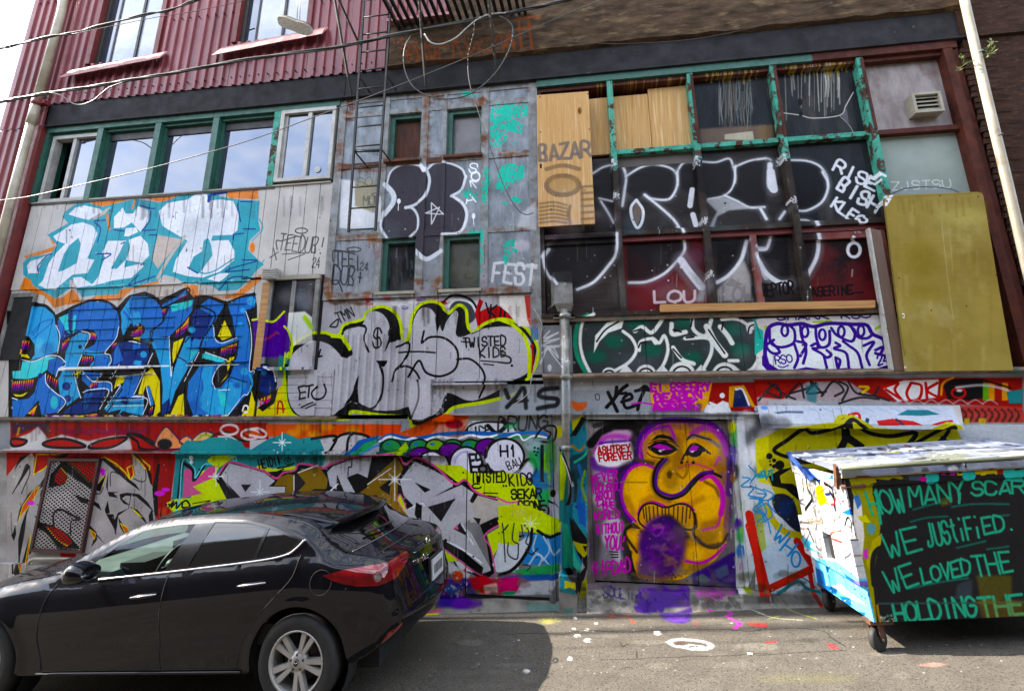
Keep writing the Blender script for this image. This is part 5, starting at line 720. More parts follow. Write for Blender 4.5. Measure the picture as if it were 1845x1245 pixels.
# ------------------------------------------------------------------ materials
def lin(c, k=1.0):
    return tuple(((v/255/12.92) if v/255 <= .04045 else ((v/255+.055)/1.055)**2.4)*k for v in c)+(1.0,)
def sheet_image(name, s):
    im = bpy.data.images.new(name, s.w, s.h, alpha=True); im.alpha_mode = 'CHANNEL_PACKED'
    px = np.empty((s.h, s.w, 4), np.float32); px[..., :3] = s.rgb/255; px[..., 3] = s.a
    im.pixels.foreach_set(px[::-1].ravel()); im.update(); return im
PAINT_K = 1.0
MATS = {}
def M(name, c1, c2=None, ns=4.0, lo=.35, hi=.65, c3=None, n3=6.0, lo3=.55, hi3=.7, rough=.6, metal=0.0, bump=0.0, bs=40.0, stretch=(1, 1, 1), sheet=None, k=.84, spec=.5, grain=.18, coat=0.0, rvar=.12, wear=(17.0, .31, .35)):
    m = bpy.data.materials.new(name); m.use_nodes = True; nt = m.node_tree; nt.nodes.clear(); N = nt.nodes.new; L = nt.links.new
    out = N('ShaderNodeOutputMaterial'); bs_ = N('ShaderNodeBsdfPrincipled'); L(bs_.outputs[0], out.inputs[0])
    geo = N('ShaderNodeNewGeometry'); mp = N('ShaderNodeMapping'); mp.inputs['Scale'].default_value = stretch; L(geo.outputs['Position'], mp.inputs['Vector'])
    def nz(scale, detail=6, rough_=.6):
        n = N('ShaderNodeTexNoise'); n.inputs['Scale'].default_value = scale; n.inputs['Detail'].default_value = detail; n.inputs['Roughness'].default_value = rough_; L(mp.outputs[0], n.inputs['Vector']); return n.outputs['Fac']
    def rng(sock, a, b, c=0., d=1.):
        r = N('ShaderNodeMapRange'); r.inputs['From Min'].default_value = a; r.inputs['From Max'].default_value = b; r.inputs['To Min'].default_value = c; r.inputs['To Max'].default_value = d; L(sock, r.inputs['Value']); return r.outputs[0]
    def mix(f, a, b, mode='MIX'):
        x = N('ShaderNodeMix'); x.data_type = 'RGBA'; x.blend_type = mode
        for s_, v in ((0, f), (6, a), (7, b)):
            if isinstance(v, (tuple, float, int)): x.inputs[s_].default_value = v
            else: L(v, x.inputs[s_])
        return x.outputs[2]
    col = lin(c1, k)
    if c2: col = mix(rng(nz(ns), lo, hi), col, lin(c2, k))
    if c3: col = mix(rng(nz(n3, 8, .65), lo3, hi3), col, lin(c3, k))
    if sheet:
        uv = N('ShaderNodeUVMap'); uv.uv_map = 'UVMap'; ti = N('ShaderNodeTexImage'); ti.image = sheet; ti.extension = 'CLIP'; L(uv.outputs[0], ti.inputs[0])
        pc = mix(1.0, ti.outputs['Color'], (PAINT_K,)*3+(1,), 'MULTIPLY')
        hs = N('ShaderNodeHueSaturation'); hs.inputs['Saturation'].default_value = 1.16; L(pc, hs.inputs['Color']); 
        fine = rng(nz(31.0, 8, .7), .3, .7, .80, 1.10); fade = rng(nz(1.1, 4, .6), .35, .7, .88, 1.06); pcol = mix(1.0, mix(1.0, hs.outputs[0], fine, 'MULTIPLY'), fade, 'MULTIPLY')
        chip = N('ShaderNodeMath'); chip.operation = 'MULTIPLY'; L(ti.outputs['Alpha'], chip.inputs[0]); L(rng(nz(wear[0], 9, .75), wear[1], wear[2]), chip.inputs[1])      # flaked spots where the surface shows through
        col = mix(chip.outputs[0], col, pcol); grain *= .7
    if grain:                                             # dust, grime and wear, larger and smaller than a hand
        g = rng(nz(2.3, 9, .7), .3, .75, 1-grain, 1+grain*.35); col = mix(1.0, col, g, 'MULTIPLY')
    L(col, bs_.inputs['Base Color']) if not isinstance(col, tuple) else setattr(bs_.inputs['Base Color'], 'default_value', col)
    L(rng(nz(7.0, 5), .3, .7, max(rough-rvar, .02), min(rough+rvar, 1)), bs_.inputs['Roughness'])
    bs_.inputs['Metallic'].default_value = metal; bs_.inputs['Specular IOR Level'].default_value = spec*(.22 if sheet else 1)
    if coat: bs_.inputs['Coat Weight'].default_value = coat; bs_.inputs['Coat Roughness'].default_value = .03
    if bump:
        b = N('ShaderNodeBump'); b.inputs['Strength'].default_value = bump; b.inputs['Distance'].default_value = .02; L(nz(bs, 7, .65), b.inputs['Height']); L(b.outputs[0], bs_.inputs['Normal'])
    MATS[name] = m; return m
FI = sheet_image('facade_paint', FS)
V = (6, 6, .5); Hh = (.5, 6, 6)
m_siding = M('siding_white', (204, 201, 196), (188, 184, 178), 2.5, c3=(150, 140, 128), n3=9, lo3=.66, hi3=.8, rough=.45, bump=.12, bs=14, sheet=FI, grain=.15)
m_lowerwall = M('rendered_wall', (170, 168, 164), (140, 136, 130), 5, rough=.7, bump=.25, bs=30, sheet=FI, grain=.22)
m_galv = M('galvanised_sheet', (148, 156, 164), (116, 122, 128), 7, c3=(120, 76, 44), n3=2.2, lo3=.62, hi3=.74, rough=.5, metal=.25, bump=.1, bs=22, sheet=FI, grain=.3, stretch=(1, 1, .6))
m_galvstrip = M('galvanised_strip', (150, 154, 156), (120, 120, 116), 9, c3=(112, 62, 32), n3=3.1, lo3=.54, hi3=.66, rough=.5, metal=.2, bump=.1, sheet=FI, grain=.25)
m_rust = M('rust', (104, 58, 32), (74, 44, 30), 9, c3=(140, 130, 116), n3=5, lo3=.6, hi3=.7, rough=.85, bump=.3)
m_redmetal = M('red_corrugated_steel', (144, 70, 76), (128, 58, 65), 2.0, c3=(114, 54, 58), n3=1.2, lo3=.5, hi3=.75, rough=.36, grain=.3, stretch=(2, 2, .4), bump=.25, bs=3)
m_redtrim = M('red_trim', (120, 34, 34), (98, 28, 28), 6, rough=.5, bump=.1)
m_pinksill = M('faded_red_flashing', (172, 112, 108), (150, 92, 90), 4, rough=.45, bump=.15, bs=12)
m_beam = M('dark_steel_paint', (50, 49, 52), (34, 33, 35), 4, c3=(110, 110, 112), n3=7, lo3=.66, hi3=.8, rough=.7, bump=.12, spec=.15)
m_green = M('chipped_green_paint', (34, 100, 84), (26, 80, 68), 9, c3=(44, 36, 30), n3=14, lo3=.6, hi3=.66, rough=.5, bump=.2, bs=60)
m_teal = M('chipped_turquoise_paint', (74, 172, 150), (52, 140, 120), 9, c3=(74, 48, 40), n3=8, lo3=.51, hi3=.55, rough=.5, bump=.25, bs=60, sheet=FI)
m_brownwood = M('brown_window_paint', (92, 46, 35), (66, 34, 27), 7, c3=(60, 50, 44), n3=16, lo3=.62, hi3=.7, rough=.5, bump=.15, sheet=FI)
m_darkpost = M('dirty_post', (62, 52, 46), (40, 34, 32), 9, c3=(70, 120, 102), n3=10, lo3=.64, hi3=.7, rough=.6, bump=.25, bs=60, sheet=FI)
m_alu = M('white_aluminium', (190, 188, 182), (166, 164, 158), 9, c3=(120, 114, 104), n3=14, lo3=.62, hi3=.7, rough=.45, metal=.1, grain=.3)
m_aluold = M('tarnished_aluminium', (140, 140, 136), (112, 112, 108), 9, c3=(86, 80, 70), n3=14, lo3=.58, hi3=.66, rough=.5, metal=.2, grain=.3, sheet=FI)
m_black = M('dark_interior', (14, 13, 13), rough=.9, grain=0)
m_ply = M('plywood', (206, 162, 106), (194, 148, 92), 4.5, lo=.35, hi=.65, c3=(226, 194, 146), n3=2.6, lo3=.5, hi3=.7, rough=.6, stretch=(10, 10, .5), bump=.06, sheet=FI, grain=.12)
m_olive = M('old_hardboard', (158, 140, 66), (140, 118, 46), 1.3, lo=.3, hi=.7, c3=(172, 158, 100), n3=3, lo3=.55, hi3=.8, rough=.45, stretch=(1, 1, .8), grain=.3, sheet=FI, bump=.05, bs=6)
m_timber = M('new_timber', (196, 146, 84), (170, 118, 62), 4, rough=.6, stretch=(.6, 6, 9), bump=.1, grain=.2)
m_brownboard = M('dark_board', (66, 56, 52), (48, 41, 39), 4, rough=.5, stretch=(.6, 6, 14), bump=.2, sheet=FI, grain=.2)
m_redboard = M('dark_red_board', (112, 28, 32), (30, 18, 20), 1.4, lo=.42, hi=.62, rough=.45, sheet=FI, grain=.2)
m_darkpanel = M('black_sprayed_pane', (52, 47, 45), (34, 31, 31), 1.8, c3=(82, 75, 70), n3=5, lo3=.62, hi3=.8, rough=.35, sheet=FI, stretch=(.8, 1, 3))
m_dirtyglass = M('dirty_dark_glass', (42, 46, 50), (30, 32, 36), 2.0, c3=(84, 82, 76), n3=1.3, lo3=.52, hi3=.8, rough=.22, sheet=FI, stretch=(3, 3, .7), spec=.35)
m_frosted = M('frosted_glass', (158, 170, 162), (138, 150, 142), 1.5, rough=.45, sheet=FI, grain=.12)
m_weathered = M('weathered_white_board', (176, 166, 164), (138, 124, 122), 3, c3=(110, 66, 40), n3=1.1, lo3=.56, hi3=.72, rough=.7, stretch=(2, 2, .8), bump=.2, grain=.3)
m_window = M('clear_window_glass', (92, 102, 120), (82, 94, 114), 2, rough=.02, rvar=.01, metal=.75, spec=1.0, grain=0, coat=1.0)
m_palepane = M('painted_sky_reflection_glass', (176, 182, 192), (150, 160, 178), 2.5, c3=(110, 126, 154), n3=2, lo3=.55, hi3=.75, rough=.06, rvar=.02, coat=1.0, grain=.05)  # pale blue-white mottling paints the sky reflected in the upper panes
m_mullion = M('dark_brown_frame', (46, 38, 32), (34, 28, 26), 8, rough=.5)
m_concrete = M('grey_concrete', (142, 138, 130), (116, 112, 106), 4, c3=(96, 90, 84), n3=12, lo3=.6, hi3=.7, rough=.85, bump=.4, bs=35, sheet=FI)
m_fascia = M('weathered_concrete_fascia', (98, 80, 66), (70, 58, 48), 3.2, c3=(140, 122, 96), n3=2.2, lo3=.6, hi3=.75, rough=.85, stretch=(.5, 3, 5), bump=.5, bs=14, grain=.35)
m_brick = M('dark_brown_brick', (74, 50, 39), (50, 36, 30), 3.5, c3=(96, 70, 54), n3=13, lo3=.55, hi3=.7, stretch=(1, 1, 3.2), rough=.9, bump=.35, bs=60, sheet=FI)
m_steelband = M('painted_steel_band', (150, 154, 158), (130, 132, 134), 3, rough=.45, sheet=FI, grain=.2, bump=.05)
m_rustledge = M('rusty_painted_ledge', (96, 70, 56), (128, 112, 92), 8, c3=(60, 84, 74), n3=6, lo3=.6, hi3=.66, rough=.75, bump=.4)
m_doorpaint = M('painted_steel_door', (120, 118, 118), (100, 98, 98), 3, rough=.42, sheet=FI, grain=.15, bump=.04)
m_silverboard = M('silver_painted_boards', (176, 175, 180), (158, 156, 160), 5, rough=.38, metal=.15, bump=.22, bs=24, sheet=FI, grain=.16)
m_whitepipe = M('cream_drainpipe', (184, 174, 154), (158, 146, 124), 3.5, c3=(116, 98, 78), n3=4, lo3=.55, hi3=.75, rough=.4, grain=.2)
m_iron = M('black_iron', (26, 25, 25), (42, 36, 32), 8, rough=.55)
m_cable = M('black_cable', (30, 29, 28), (60, 56, 50), 12, rough=.4, grain=.2)
m_whitecable = M('pale_cable', (190, 188, 182), (150, 148, 142), 6, rough=.4)
m_greycable = M('grey_cable', (84, 80, 74), (60, 58, 54), 10, rough=.45)
m_conduit = M('galvanised_conduit', (150, 152, 150), (112, 108, 100), 8, c3=(196, 190, 180), n3=9, lo3=.6, hi3=.68, rough=.4, metal=.5, sheet=FI)
m_vent = M('beige_vent_metal', (166, 160, 142), (146, 140, 122), 6, rough=.5, grain=.25)

# ------------------------------------------------------------------ mesh helpers
def link(name, me, mat, parent=None, smooth=False):
    o = bpy.data.objects.new(name, me); COL.objects.link(o)
    if mat is not None: me.materials.append(mat)
    if parent is not None:
        o.parent = parent; o.matrix_parent_inverse = PINV.get(parent.name, Matrix())
    if smooth: me.polygons.foreach_set('use_smooth', [True]*len(me.polygons))
    return o
PINV = {}
def thing(name, label, cat, loc=(0, 0, 0), group=None, kind=None):
    o = bpy.data.objects.new(name, None); o.empty_display_size = .1; COL.objects.link(o); o.location = loc
    PINV[o.name] = Matrix.Translation(Vector(loc)).inverted(); return tag(o, label, cat, group, kind)
def tag(o, label=None, cat=None, group=None, kind=None):
    for k, v in (('label', label), ('category', cat), ('group', group), ('kind', kind)):
        if v: o[k] = v
    return o
def wall_uv(me, sheet=None, fn=None):
    s = sheet or FS
    ul = me.uv_layers.new(name='UVMap'); co = np.empty(len(me.vertices)*3, np.float32); me.vertices.foreach_get('co', co); co = co.reshape(-1, 3)
    li = np.empty(len(me.loops), np.int32); me.loops.foreach_get('vertex_index', li)
    uv = fn(co) if fn else co[:, [0, 2]]
    uv = (uv-np.array([s.u0, s.v0]))/np.array([s.u1-s.u0, s.v1-s.v0]); ul.data.foreach_set('uv', uv[li].astype(np.float32).ravel())
def mesh(name, vs, fs, mat, parent=None, smooth=False, uv=True):
    me = bpy.data.meshes.new(name); me.from_pydata([tuple(map(float, v)) for v in vs], [], fs); me.update()
    bm = bmesh.new(); bm.from_mesh(me); bmesh.ops.recalc_face_normals(bm, faces=bm.faces); bm.to_mesh(me); bm.free()
    if uv: wall_uv(me)
    return link(name, me, mat, parent, smooth)
def prism(name, front, back, mat, parent=None, uv=True):
    n = len(front)
    return mesh(name, list(front)+list(back), [tuple(range(n)), tuple(range(2*n-1, n-1, -1))]+[(i, n+i, n+(i+1) % n, (i+1) % n) for i in range(n)], mat, parent, uv=uv)
def slab(name, quad, d0, d1, mat, parent, dt=None):       # photograph corners on the plane d1 in front of the wall, going back to d0
    f = [W(x, y, d1 if dt is None else dt[i]) for i, (x, y) in enumerate(quad)]
    return prism(name, f, [(p[0], -d0 if dt is None else p[1]+d0, p[2]) for p in f], mat, parent)
def bx(name, x0, x1, z0, z1, d0, d1, mat, parent):        # metres: along the wall, up, out of the wall
    f = [(x0, -d1, z0), (x1, -d1, z0), (x1, -d1, z1), (x0, -d1, z1)]
    return prism(name, f, [(p[0], -d0, p[2]) for p in f], mat, parent)
def box3(name, x0, x1, y0, y1, z0, z1, mat, parent=None): return bx(name, x0, x1, z0, z1, -y1, -y0, mat, parent)
def tube(name, pts, r, mat, parent=None, n=8, smooth=True, caps=True, curve=0):
    P = [np.array(p, float) for p in pts]
    if curve:
        P = list(Sheet.curve(np.array(P), False, curve))
    vs, fs = [], []; up = None
    for i, p in enumerate(P):
        t = P[min(i+1, len(P)-1)]-P[max(i-1, 0)]; t = t/(np.linalg.norm(t)+1e-9)
        if up is None: up = np.array([0, 0, 1.]) if abs(t[2]) < .9 else np.array([0, 1., 0])
        a = np.cross(t, up); a /= np.linalg.norm(a)+1e-9; b = np.cross(a, t); up = b
        rr = r[i] if isinstance(r, (list, tuple)) else r
        for k in range(n):
            w = 2*math.pi*k/n; vs.append(p+rr*(a*math.cos(w)+b*math.sin(w)))
    for i in range(len(P)-1):
        for k in range(n): fs.append((i*n+k, i*n+(k+1) % n, (i+1)*n+(k+1) % n, (i+1)*n+k))
    if caps: fs += [tuple(range(n)), tuple(range((len(P)-1)*n, len(P)*n))]
    return mesh(name, vs, fs, mat, parent, smooth)
def join_boxes(name, boxes, mat, parent):                 # boxes: (x0,x1,z0,z1,d0,d1)
    vs, fs = [], []
    for x0, x1, z0, z1, d0, d1 in boxes:
        b = len(vs); vs += [(x, -d, z) for d in (d1, d0) for x, z in ((x0, z0), (x1, z0), (x1, z1), (x0, z1))]
        fs += [tuple(b+i for i in f) for f in ((0, 1, 2, 3), (7, 6, 5, 4), (0, 4, 5, 1), (1, 5, 6, 2), (2, 6, 7, 3), (3, 7, 4, 0))]
    return mesh(name, vs, fs, mat, parent)
def corrugated(name, x0, x1, zfun, d, pitch, depth, mat, parent, z0, phase=0):
    # trapezoid ribs running up; zfun(x) gives the top
    xs, ds = [], []; n = int(math.ceil((x1-x0)/pitch))
    for i in range(n):
        b = x0+i*pitch
        for t, q in ((0, 0), (.52, 0), (.60, 1), (.90, 1), (.98, 0)):
            if b+t*pitch <= x1: xs.append(b+t*pitch); ds.append(d+q*depth)
    xs.append(x1); ds.append(d)
    vs = [(x, -q, z0) for x, q in zip(xs, ds)]+[(x, -q, zfun) for x, q in zip(xs, ds)]; k = len(xs)
    return mesh(name, vs, [(i, i+1, k+i+1, k+i) for i in range(k-1)], mat, parent)
# ------------------------------------------------------------------ setting: the alley floor
GS = Sheet(-4.0, 4.6, -3.2, 0.4, 170, lambda px, py, d: tuple(G(px, py, d)[:2]))
def paint_ground():
    S, PO, B, FL = GS.stroke, GS.poly, GS.blob, GS.flecks
    S('D3', 26, (222, 222, 224), '1150,930 1200,912 1300,915 1400,930 1440,955 1400,975 1300,968 1200,955 1150,930', 12, .95, smooth=True); PO('D3', (214, 214, 214), '1230,960 1290,940 1390,955 1420,985 1300,985', 12, .9); PO('D3', (96, 60, 60), '1170,932 1250,922 1260,945 1200,950', 14, .6); S('D3', 8, BK, '1290,962 1330,955 1350,962')
    GS.d = .0
    PO('D3', (70, 34, 136), '1090,715 1180,700 1280,720 1310,760 1270,800 1180,800 1110,770', 14, .9, smooth=True); PO('D3', (120, 70, 190), '1120,740 1250,740 1280,780 1180,790', 20, .7); PO('D3', (70, 34, 136), '925,690 1040,690 1030,745 960,730', 12, .9)
    S('D3', 18, (206, 70, 190), '1410,665 1500,690 1575,735 1545,755 1630,800 1600,835', 8, .9); S('D3', 26, (206, 70, 190), '1400,650 1480,640', 12, .8)
    PO('D3', (196, 188, 84), '290,770 360,765 350,805 310,810', 34, .55); PO('D3', (190, 186, 110), '260,760 420,760 400,800 280,805', 40, .4)
    for p in ('680,745 860,760', '770,735 750,770', '870,740 900,790'): S('D3', 10, (206, 90, 70), p, 10, .5)
    B('D3', (214, 70, 40), 908, 795, 14, 10, 6); PO('D3', (196, 60, 60), '1690,795 1811,800 1811,825 1700,820', 20, .7); PO('D3', (196, 60, 60), '1280,680 1450,685 1440,695 1290,690', 14, .5); PO('D3', (196, 60, 60), '1325,790 1350,790 1355,815 1330,812', 12, .5)
    S('D3', 8, (206, 206, 180), '1580,678 1700,705 1811,745', 3, .8); S('D4', 7, (206, 206, 180), '0,730 120,765 300,780', 3, .8); S('D4', 8, (186, 206, 90), '100,640 240,720 400,770', 8, .6); S('D4', 8, (186, 206, 90), '80,770 150,750', 8, .7)
    for p in ('0,800 60,805 75,830 0,825', '460,935 520,945 560,975 500,975', '50,925 130,920 130,935 60,940'): PO('D4', (206, 70, 80), p, 12, .8)
    PO('D4', (206, 160, 150), '1080,1085 1200,1065 1300,1080 1200,1100', 24, .5); PO('D4', (190, 186, 100), '0,1165 300,1150 700,1160 600,1195 0,1195', 110, .13)
    for x, y, r in ((515, 768, 12), (655, 802, 12), (505, 838, 12), (592, 845, 16), (528, 885, 20), (600, 918, 24), (478, 1047, 16), (1075, 870, 22), (180, 1130, 20), (130, 915, 8)): B('D3', (222, 222, 220), x, y, r*1.2, r*.6, 3)
    FL('D4', (214, 212, 208), '0,830 1700,1170', 40, 2, 5, .6, 2); FL('D3', (206, 204, 198), '300,760 1811,1170', 50, 2, 4.5, .55, 2); FL('D2', (206, 204, 198), '1100,760 1811,1170', 14, 2, 5, .5, 2)
    FL('D3', (60, 58, 54), '300,880 1811,1170', 90, 3, 9, .35, 2)
    PO('D4', (40, 38, 36), '300,900 420,905 400,935 280,930', 30, .5)
    for p in ('0,875 200,868 420,872 500,862 560,845 700,852 900,858 1100,850 1400,845 1700,855 1811,840', '690,1050 900,1045 1140,1035 1300,1022 1600,1018 1811,1005', '930,990 935,1045', '820,1115 900,1105', '820,930 840,960 870,940'):
        q = pts_of(p); S('D3', 9, (26, 24, 22), [(x+random.uniform(-6, 6), y+random.uniform(-4, 4)) for x, y in sum(([a, ((a[0]+b[0])/2, (a[1]+b[1])/2+random.uniform(-5, 5))] for a, b in zip(q, q[1:]+q[-1:])), [])], 2, .85)
    for p in ('0,850 150,838 300,835 460,860 500,900 600,960', '0,1020 200,1005 400,995 600,985'): S('D4', 9, (26, 24, 22), p, 2, .9)
def paint_grime():
    S, PO, B, FL = GS.stroke, GS.poly, GS.blob, GS.flecks
    rr = random.Random(12)
    for _ in range(60):                                   # oil, old patches, sand
        x, y = rr.uniform(-300, 1811), rr.uniform(720, 1180); B('D3' if rr.random() < .6 else 'D4', rr.choice([(84, 80, 75), (100, 96, 90), (150, 146, 136), (128, 122, 112)]), x, y, rr.uniform(30, 160), rr.uniform(6, 30), 30, rr.uniform(.12, .4))
    for t in ('D3', 'D4', 'D2'):
        for _ in range(160): B(t, rr.choice([(70, 67, 62), (60, 58, 54), (168, 162, 150), (92, 88, 82)]), rr.uniform(0, 1811), rr.uniform(700, 1190), rr.uniform(2, 9), rr.uniform(1.5, 4), 2, rr.uniform(.3, .8))
    for t, y in (('D3', 690), ('D4', 655), ('D2', 700)):
        for _ in range(70): B(t, rr.choice([(58, 54, 48), (84, 76, 62), (70, 74, 50)]), rr.uniform(0, 1811), y+rr.uniform(-14, 24), rr.uniform(10, 50), rr.uniform(3, 9), 8, rr.uniform(.3, .7))
paint_grime()
paint_ground()
GI = sheet_image('ground_paint', GS)
m_asphalt = M('worn_asphalt', (146, 139, 127), (124, 118, 108), 2.2, c3=(94, 90, 84), n3=60, lo3=.5, hi3=.62, rough=.9, bump=.7, bs=90, sheet=GI, grain=.3, k=.47, wear=(40.0, .36, .58))
def ground_sheet():
    vs, fs = [], []; xs = [-120, -40, -12, -4.0, 4.6, 12, 40, 120]; ys = [-120, -40, -12, -3.2, 0.4, 20]
    for y in ys:
        for x in xs: vs.append((x, y, SLOPE*(x-SLX)))
    for j in range(len(ys)-1):
        for i in range(len(xs)-1): fs.append((j*8+i, j*8+i+1, j*8+i+9, j*8+i+8))
    o = mesh('alley_ground', vs, fs, m_asphalt, uv=False); wall_uv(o.data, GS, lambda c: c[:, [0, 1]]); return tag(o, kind='structure')
ground_sheet()
def apron():                                              # uneven concrete strip along the foot of the wall
    xs = np.linspace(-9.3, 6.0, 120); vs = []; rr = random.Random(2)
    for x in xs:
        a = .035+.02*math.sin(x*3.1)+rr.uniform(-.006, .006); w = .13+.04*math.sin(x*1.7)+rr.uniform(-.01, .01)
        g = SLOPE*(x-SLX); vs += [(x, -w-.08, g-.01), (x, -w, g+a), (x, .02, g+a+.045)]
    o = mesh('concrete_apron', vs, [(i*3+j, i*3+3+j, i*3+4+j, i*3+1+j) for i in range(len(xs)-1) for j in (0, 1)], m_concrete, smooth=True); tag(o, kind='structure')
apron()

# ------------------------------------------------------------------ the red clad building on the left (X -9.5 .. -3.45)
RB = thing('red_clad_building', 'building with red corrugated metal upper storey above green framed windows and graffiti siding', 'building', (-6.3, 0, 0))
bx('inner_wall', -9.45, -3.5, 0, 10.5, -.9, -.55, m_black, RB)
box3('side_wall', -9.46, -9.40, .0, 6.0, -.8, 10.5, m_redmetal, RB)
W1, W2 = (-8.05, -6.76, 7.54), (-5.42, -4.12, 7.63)
edges = [(-9.48, -8.62, 6.46), (-8.62, -8.05, 6.86), (-8.05, -7.4, 6.86), (-7.4, -6.76, 6.86), (-6.76, -6.1, 6.86), (-6.1, -5.42, 6.86), (-5.42, -4.77, 6.86), (-4.77, -4.12, 6.86), (-4.12, -3.45, 6.86), (-3.45, -2.82, 6.86)]
for i, (a, b, z0) in enumerate(edges):
    top = 10.4
    if W1[0] <= a < W1[1]: top = W1[2]
    if W2[0] <= a < W2[1]: top = W2[2]
    corrugated('siding_sheet', a+.003, b-.003, top, .04+.003*(i % 2), .152, .034, m_redmetal, RB, z0+.004*(i % 3))
for a, b, z in (W1, W2):
    join_boxes('screw_row', [(x, x+.014, z-.18, z-.166, .05, .09) for x in np.arange(a+.1, b, .152)], m_beam, RB)
join_boxes('screw_row', [(x, x+.014, zz, zz+.014, .05, .088) for x in np.arange(-9.3, -3.0, .152) for zz in (6.98, 8.2, 8.9) if not (zz > 7.5 and (W1[0]-.05 < x < W1[1]+.05 or W2[0]-.05 < x < W2[1]+.05))], m_beam, RB)
for (a, b, z), ply in ((W1, False), (W2, False)):
    wf = bx('window', a-.02, a+.06, z, 10.4, -.2, .085, m_redtrim, RB)
    bx('jamb', b-.06, b+.02, z, 10.4, -.2, .085, m_redtrim, wf); bx('side_frame', a+.06, a+.13, z, 10.4, -.2, .0, m_mullion, wf)
    bx('pane', a+.13, a+.30, z, 10.4, -.07, -.05, m_window, wf); bx('pane', a+.33, a+.76, z, 10.4, -.07, -.045, m_palepane, wf); bx('pane', a+.80, b-.06, z, 10.4, -.07, -.045, m_palepane, wf)
    bx('mullion', a+.30, a+.33, z, 10.4, -.1, -.03, m_mullion, wf); bx('mullion', a+.76, a+.80, z, 10.4, -.1, -.02, m_mullion, wf)
for x0, x1, zl, zr in ((-8.32, -6.56, 7.44, 7.60), (-5.62, -3.82, 7.54, 7.70)):   # bent, faded flashing sills
    n = 14; vs = []; rr = random.Random(int(-x0*10))
    for i in range(n+1):
        t = i/n; x = x0+(x1-x0)*t; z = zl+(zr-zl)*t; w = rr.uniform(-.012, .012)
        vs += [(x+.03*(1-t), -.088, z+.0), (x+.015*(1-t), -.17+w, z-.13), (x-.03*(1-t), -.205+w, z-.215+w*.6), (x-.03*(1-t), -.195+w, z-.217+w*.6), (x+.02, -.083, z-.02)]
    mesh('window_sill', vs, [(i*5+j, i*5+5+j, i*5+6+j, i*5+1+j) for i in range(n) for j in range(4)]+[(0, 1, 2, 3, 4), tuple(n*5+4-j for j in range(5))], m_pinksill, RB)
bx('corner_column', -8.86, -8.53, -.7, 6.46, -.1, .10, m_redtrim, RB); bx('corner_strip', -8.60, -8.525, 0, 6.43, .10, .125, m_redtrim, RB)
corrugated('siding_sheet', -9.48, -8.87, 6.455, .03, .152, .03, m_redmetal, RB, -.7)
bx('lintel_beam', -8.60, -3.47, 6.45, 6.855, -.1, .03, m_beam, RB); bx('beam_flange', -8.60, -3.47, 6.425, 6.45, -.1, .1, m_beam, RB); bx('soffit', -8.6, -2.82, 6.856, 6.88, -.3, .02, m_black, RB)
# the row of windows
PX = [-8.52, -7.52, -6.50, -5.51, -4.50, -3.56]
bx('window_head', -8.52, -3.52, 6.335, 6.423, -.25, .05, m_green, RB); bx('window_head', -8.52, -4.47, 6.29, 6.334, -.25, -.01, m_green, RB)
for i, x in enumerate(PX[:-1]):
    p = bx('window_post', x-.05, x+.05, 5.14, 6.335, -.25, .045, m_green if i not in (4,) else m_teal, RB); bx('post_stop', x+.051, x+.085, 5.14, 6.29, -.25, -.04, m_green, p)
bx('window_bottom', -8.5, -4.42, 5.10, 5.145, -.25, .03, m_mullion, RB)
for i in (1, 2, 3):
    a, b = PX[i]+.086, PX[i+1]-.05
    w = bx('window', a, b, 5.145, 5.19, -.25, -.06, m_green, RB); bx('pane', a, b, 5.19, 6.289, -.15, -.09, m_window, w); bx('header_shade_strip', a, b, 6.16, 6.288, -.09, -.07, m_mullion, w)  # dark strip across each pane top stands in for shade under the header
def slider(x0, x1, z0, z1, d, open_left):
    w = bx('window', x0, x0+.06, z0, z1, d-.12, d, m_alu, RB)
    bx('frame', x1-.05, x1, z0, z1, d-.12, d, m_alu, w); bx('frame', x0+.06, x1-.05, z1-.055, z1, d-.12, d, m_alu, w); bx('frame', x0+.06, x1-.05, z0, z0+.055, d-.12, d, m_alu, w)
    xm = x0+(x1-x0)*(.47 if open_left else .53); bx('mullion', xm-.03, xm+.03, z0+.055, z1-.055, d-.1, d-.015, m_alu, w)
    if not open_left: bx('sash', x0+.06, x0+.1, z0+.055, z1-.055, d-.09, d-.04, m_alu, w); bx('pane', x0+.1, xm-.03, z0+.055, z1-.055, d-.075, d-.06, m_window, w)
    bx('pane', xm+.03, x1-.05, z0+.055, z1-.055, d-.075, d-.06, m_window, w)
    return w
slider(PX[0]+.09, PX[1]-.05, 5.15, 6.29, .0, True)
w5 = slider(-4.44, -3.57, 5.19, 6.335, .05, False)
v = [(-3.80+.05*math.cos(t), -.0, 5.36+.05*math.sin(t)) for t in np.linspace(0, 2*math.pi, 16, endpoint=False)]; mesh('sticker', [(p[0], -.0, p[2]) for p in v]+[(p[0], -.004, p[2]) for p in v], [tuple(range(16)), tuple(range(31, 15, -1))]+[(i, (i+1) % 16, 16+(i+1) % 16, 16+i) for i in range(16)], m_alu, w5)
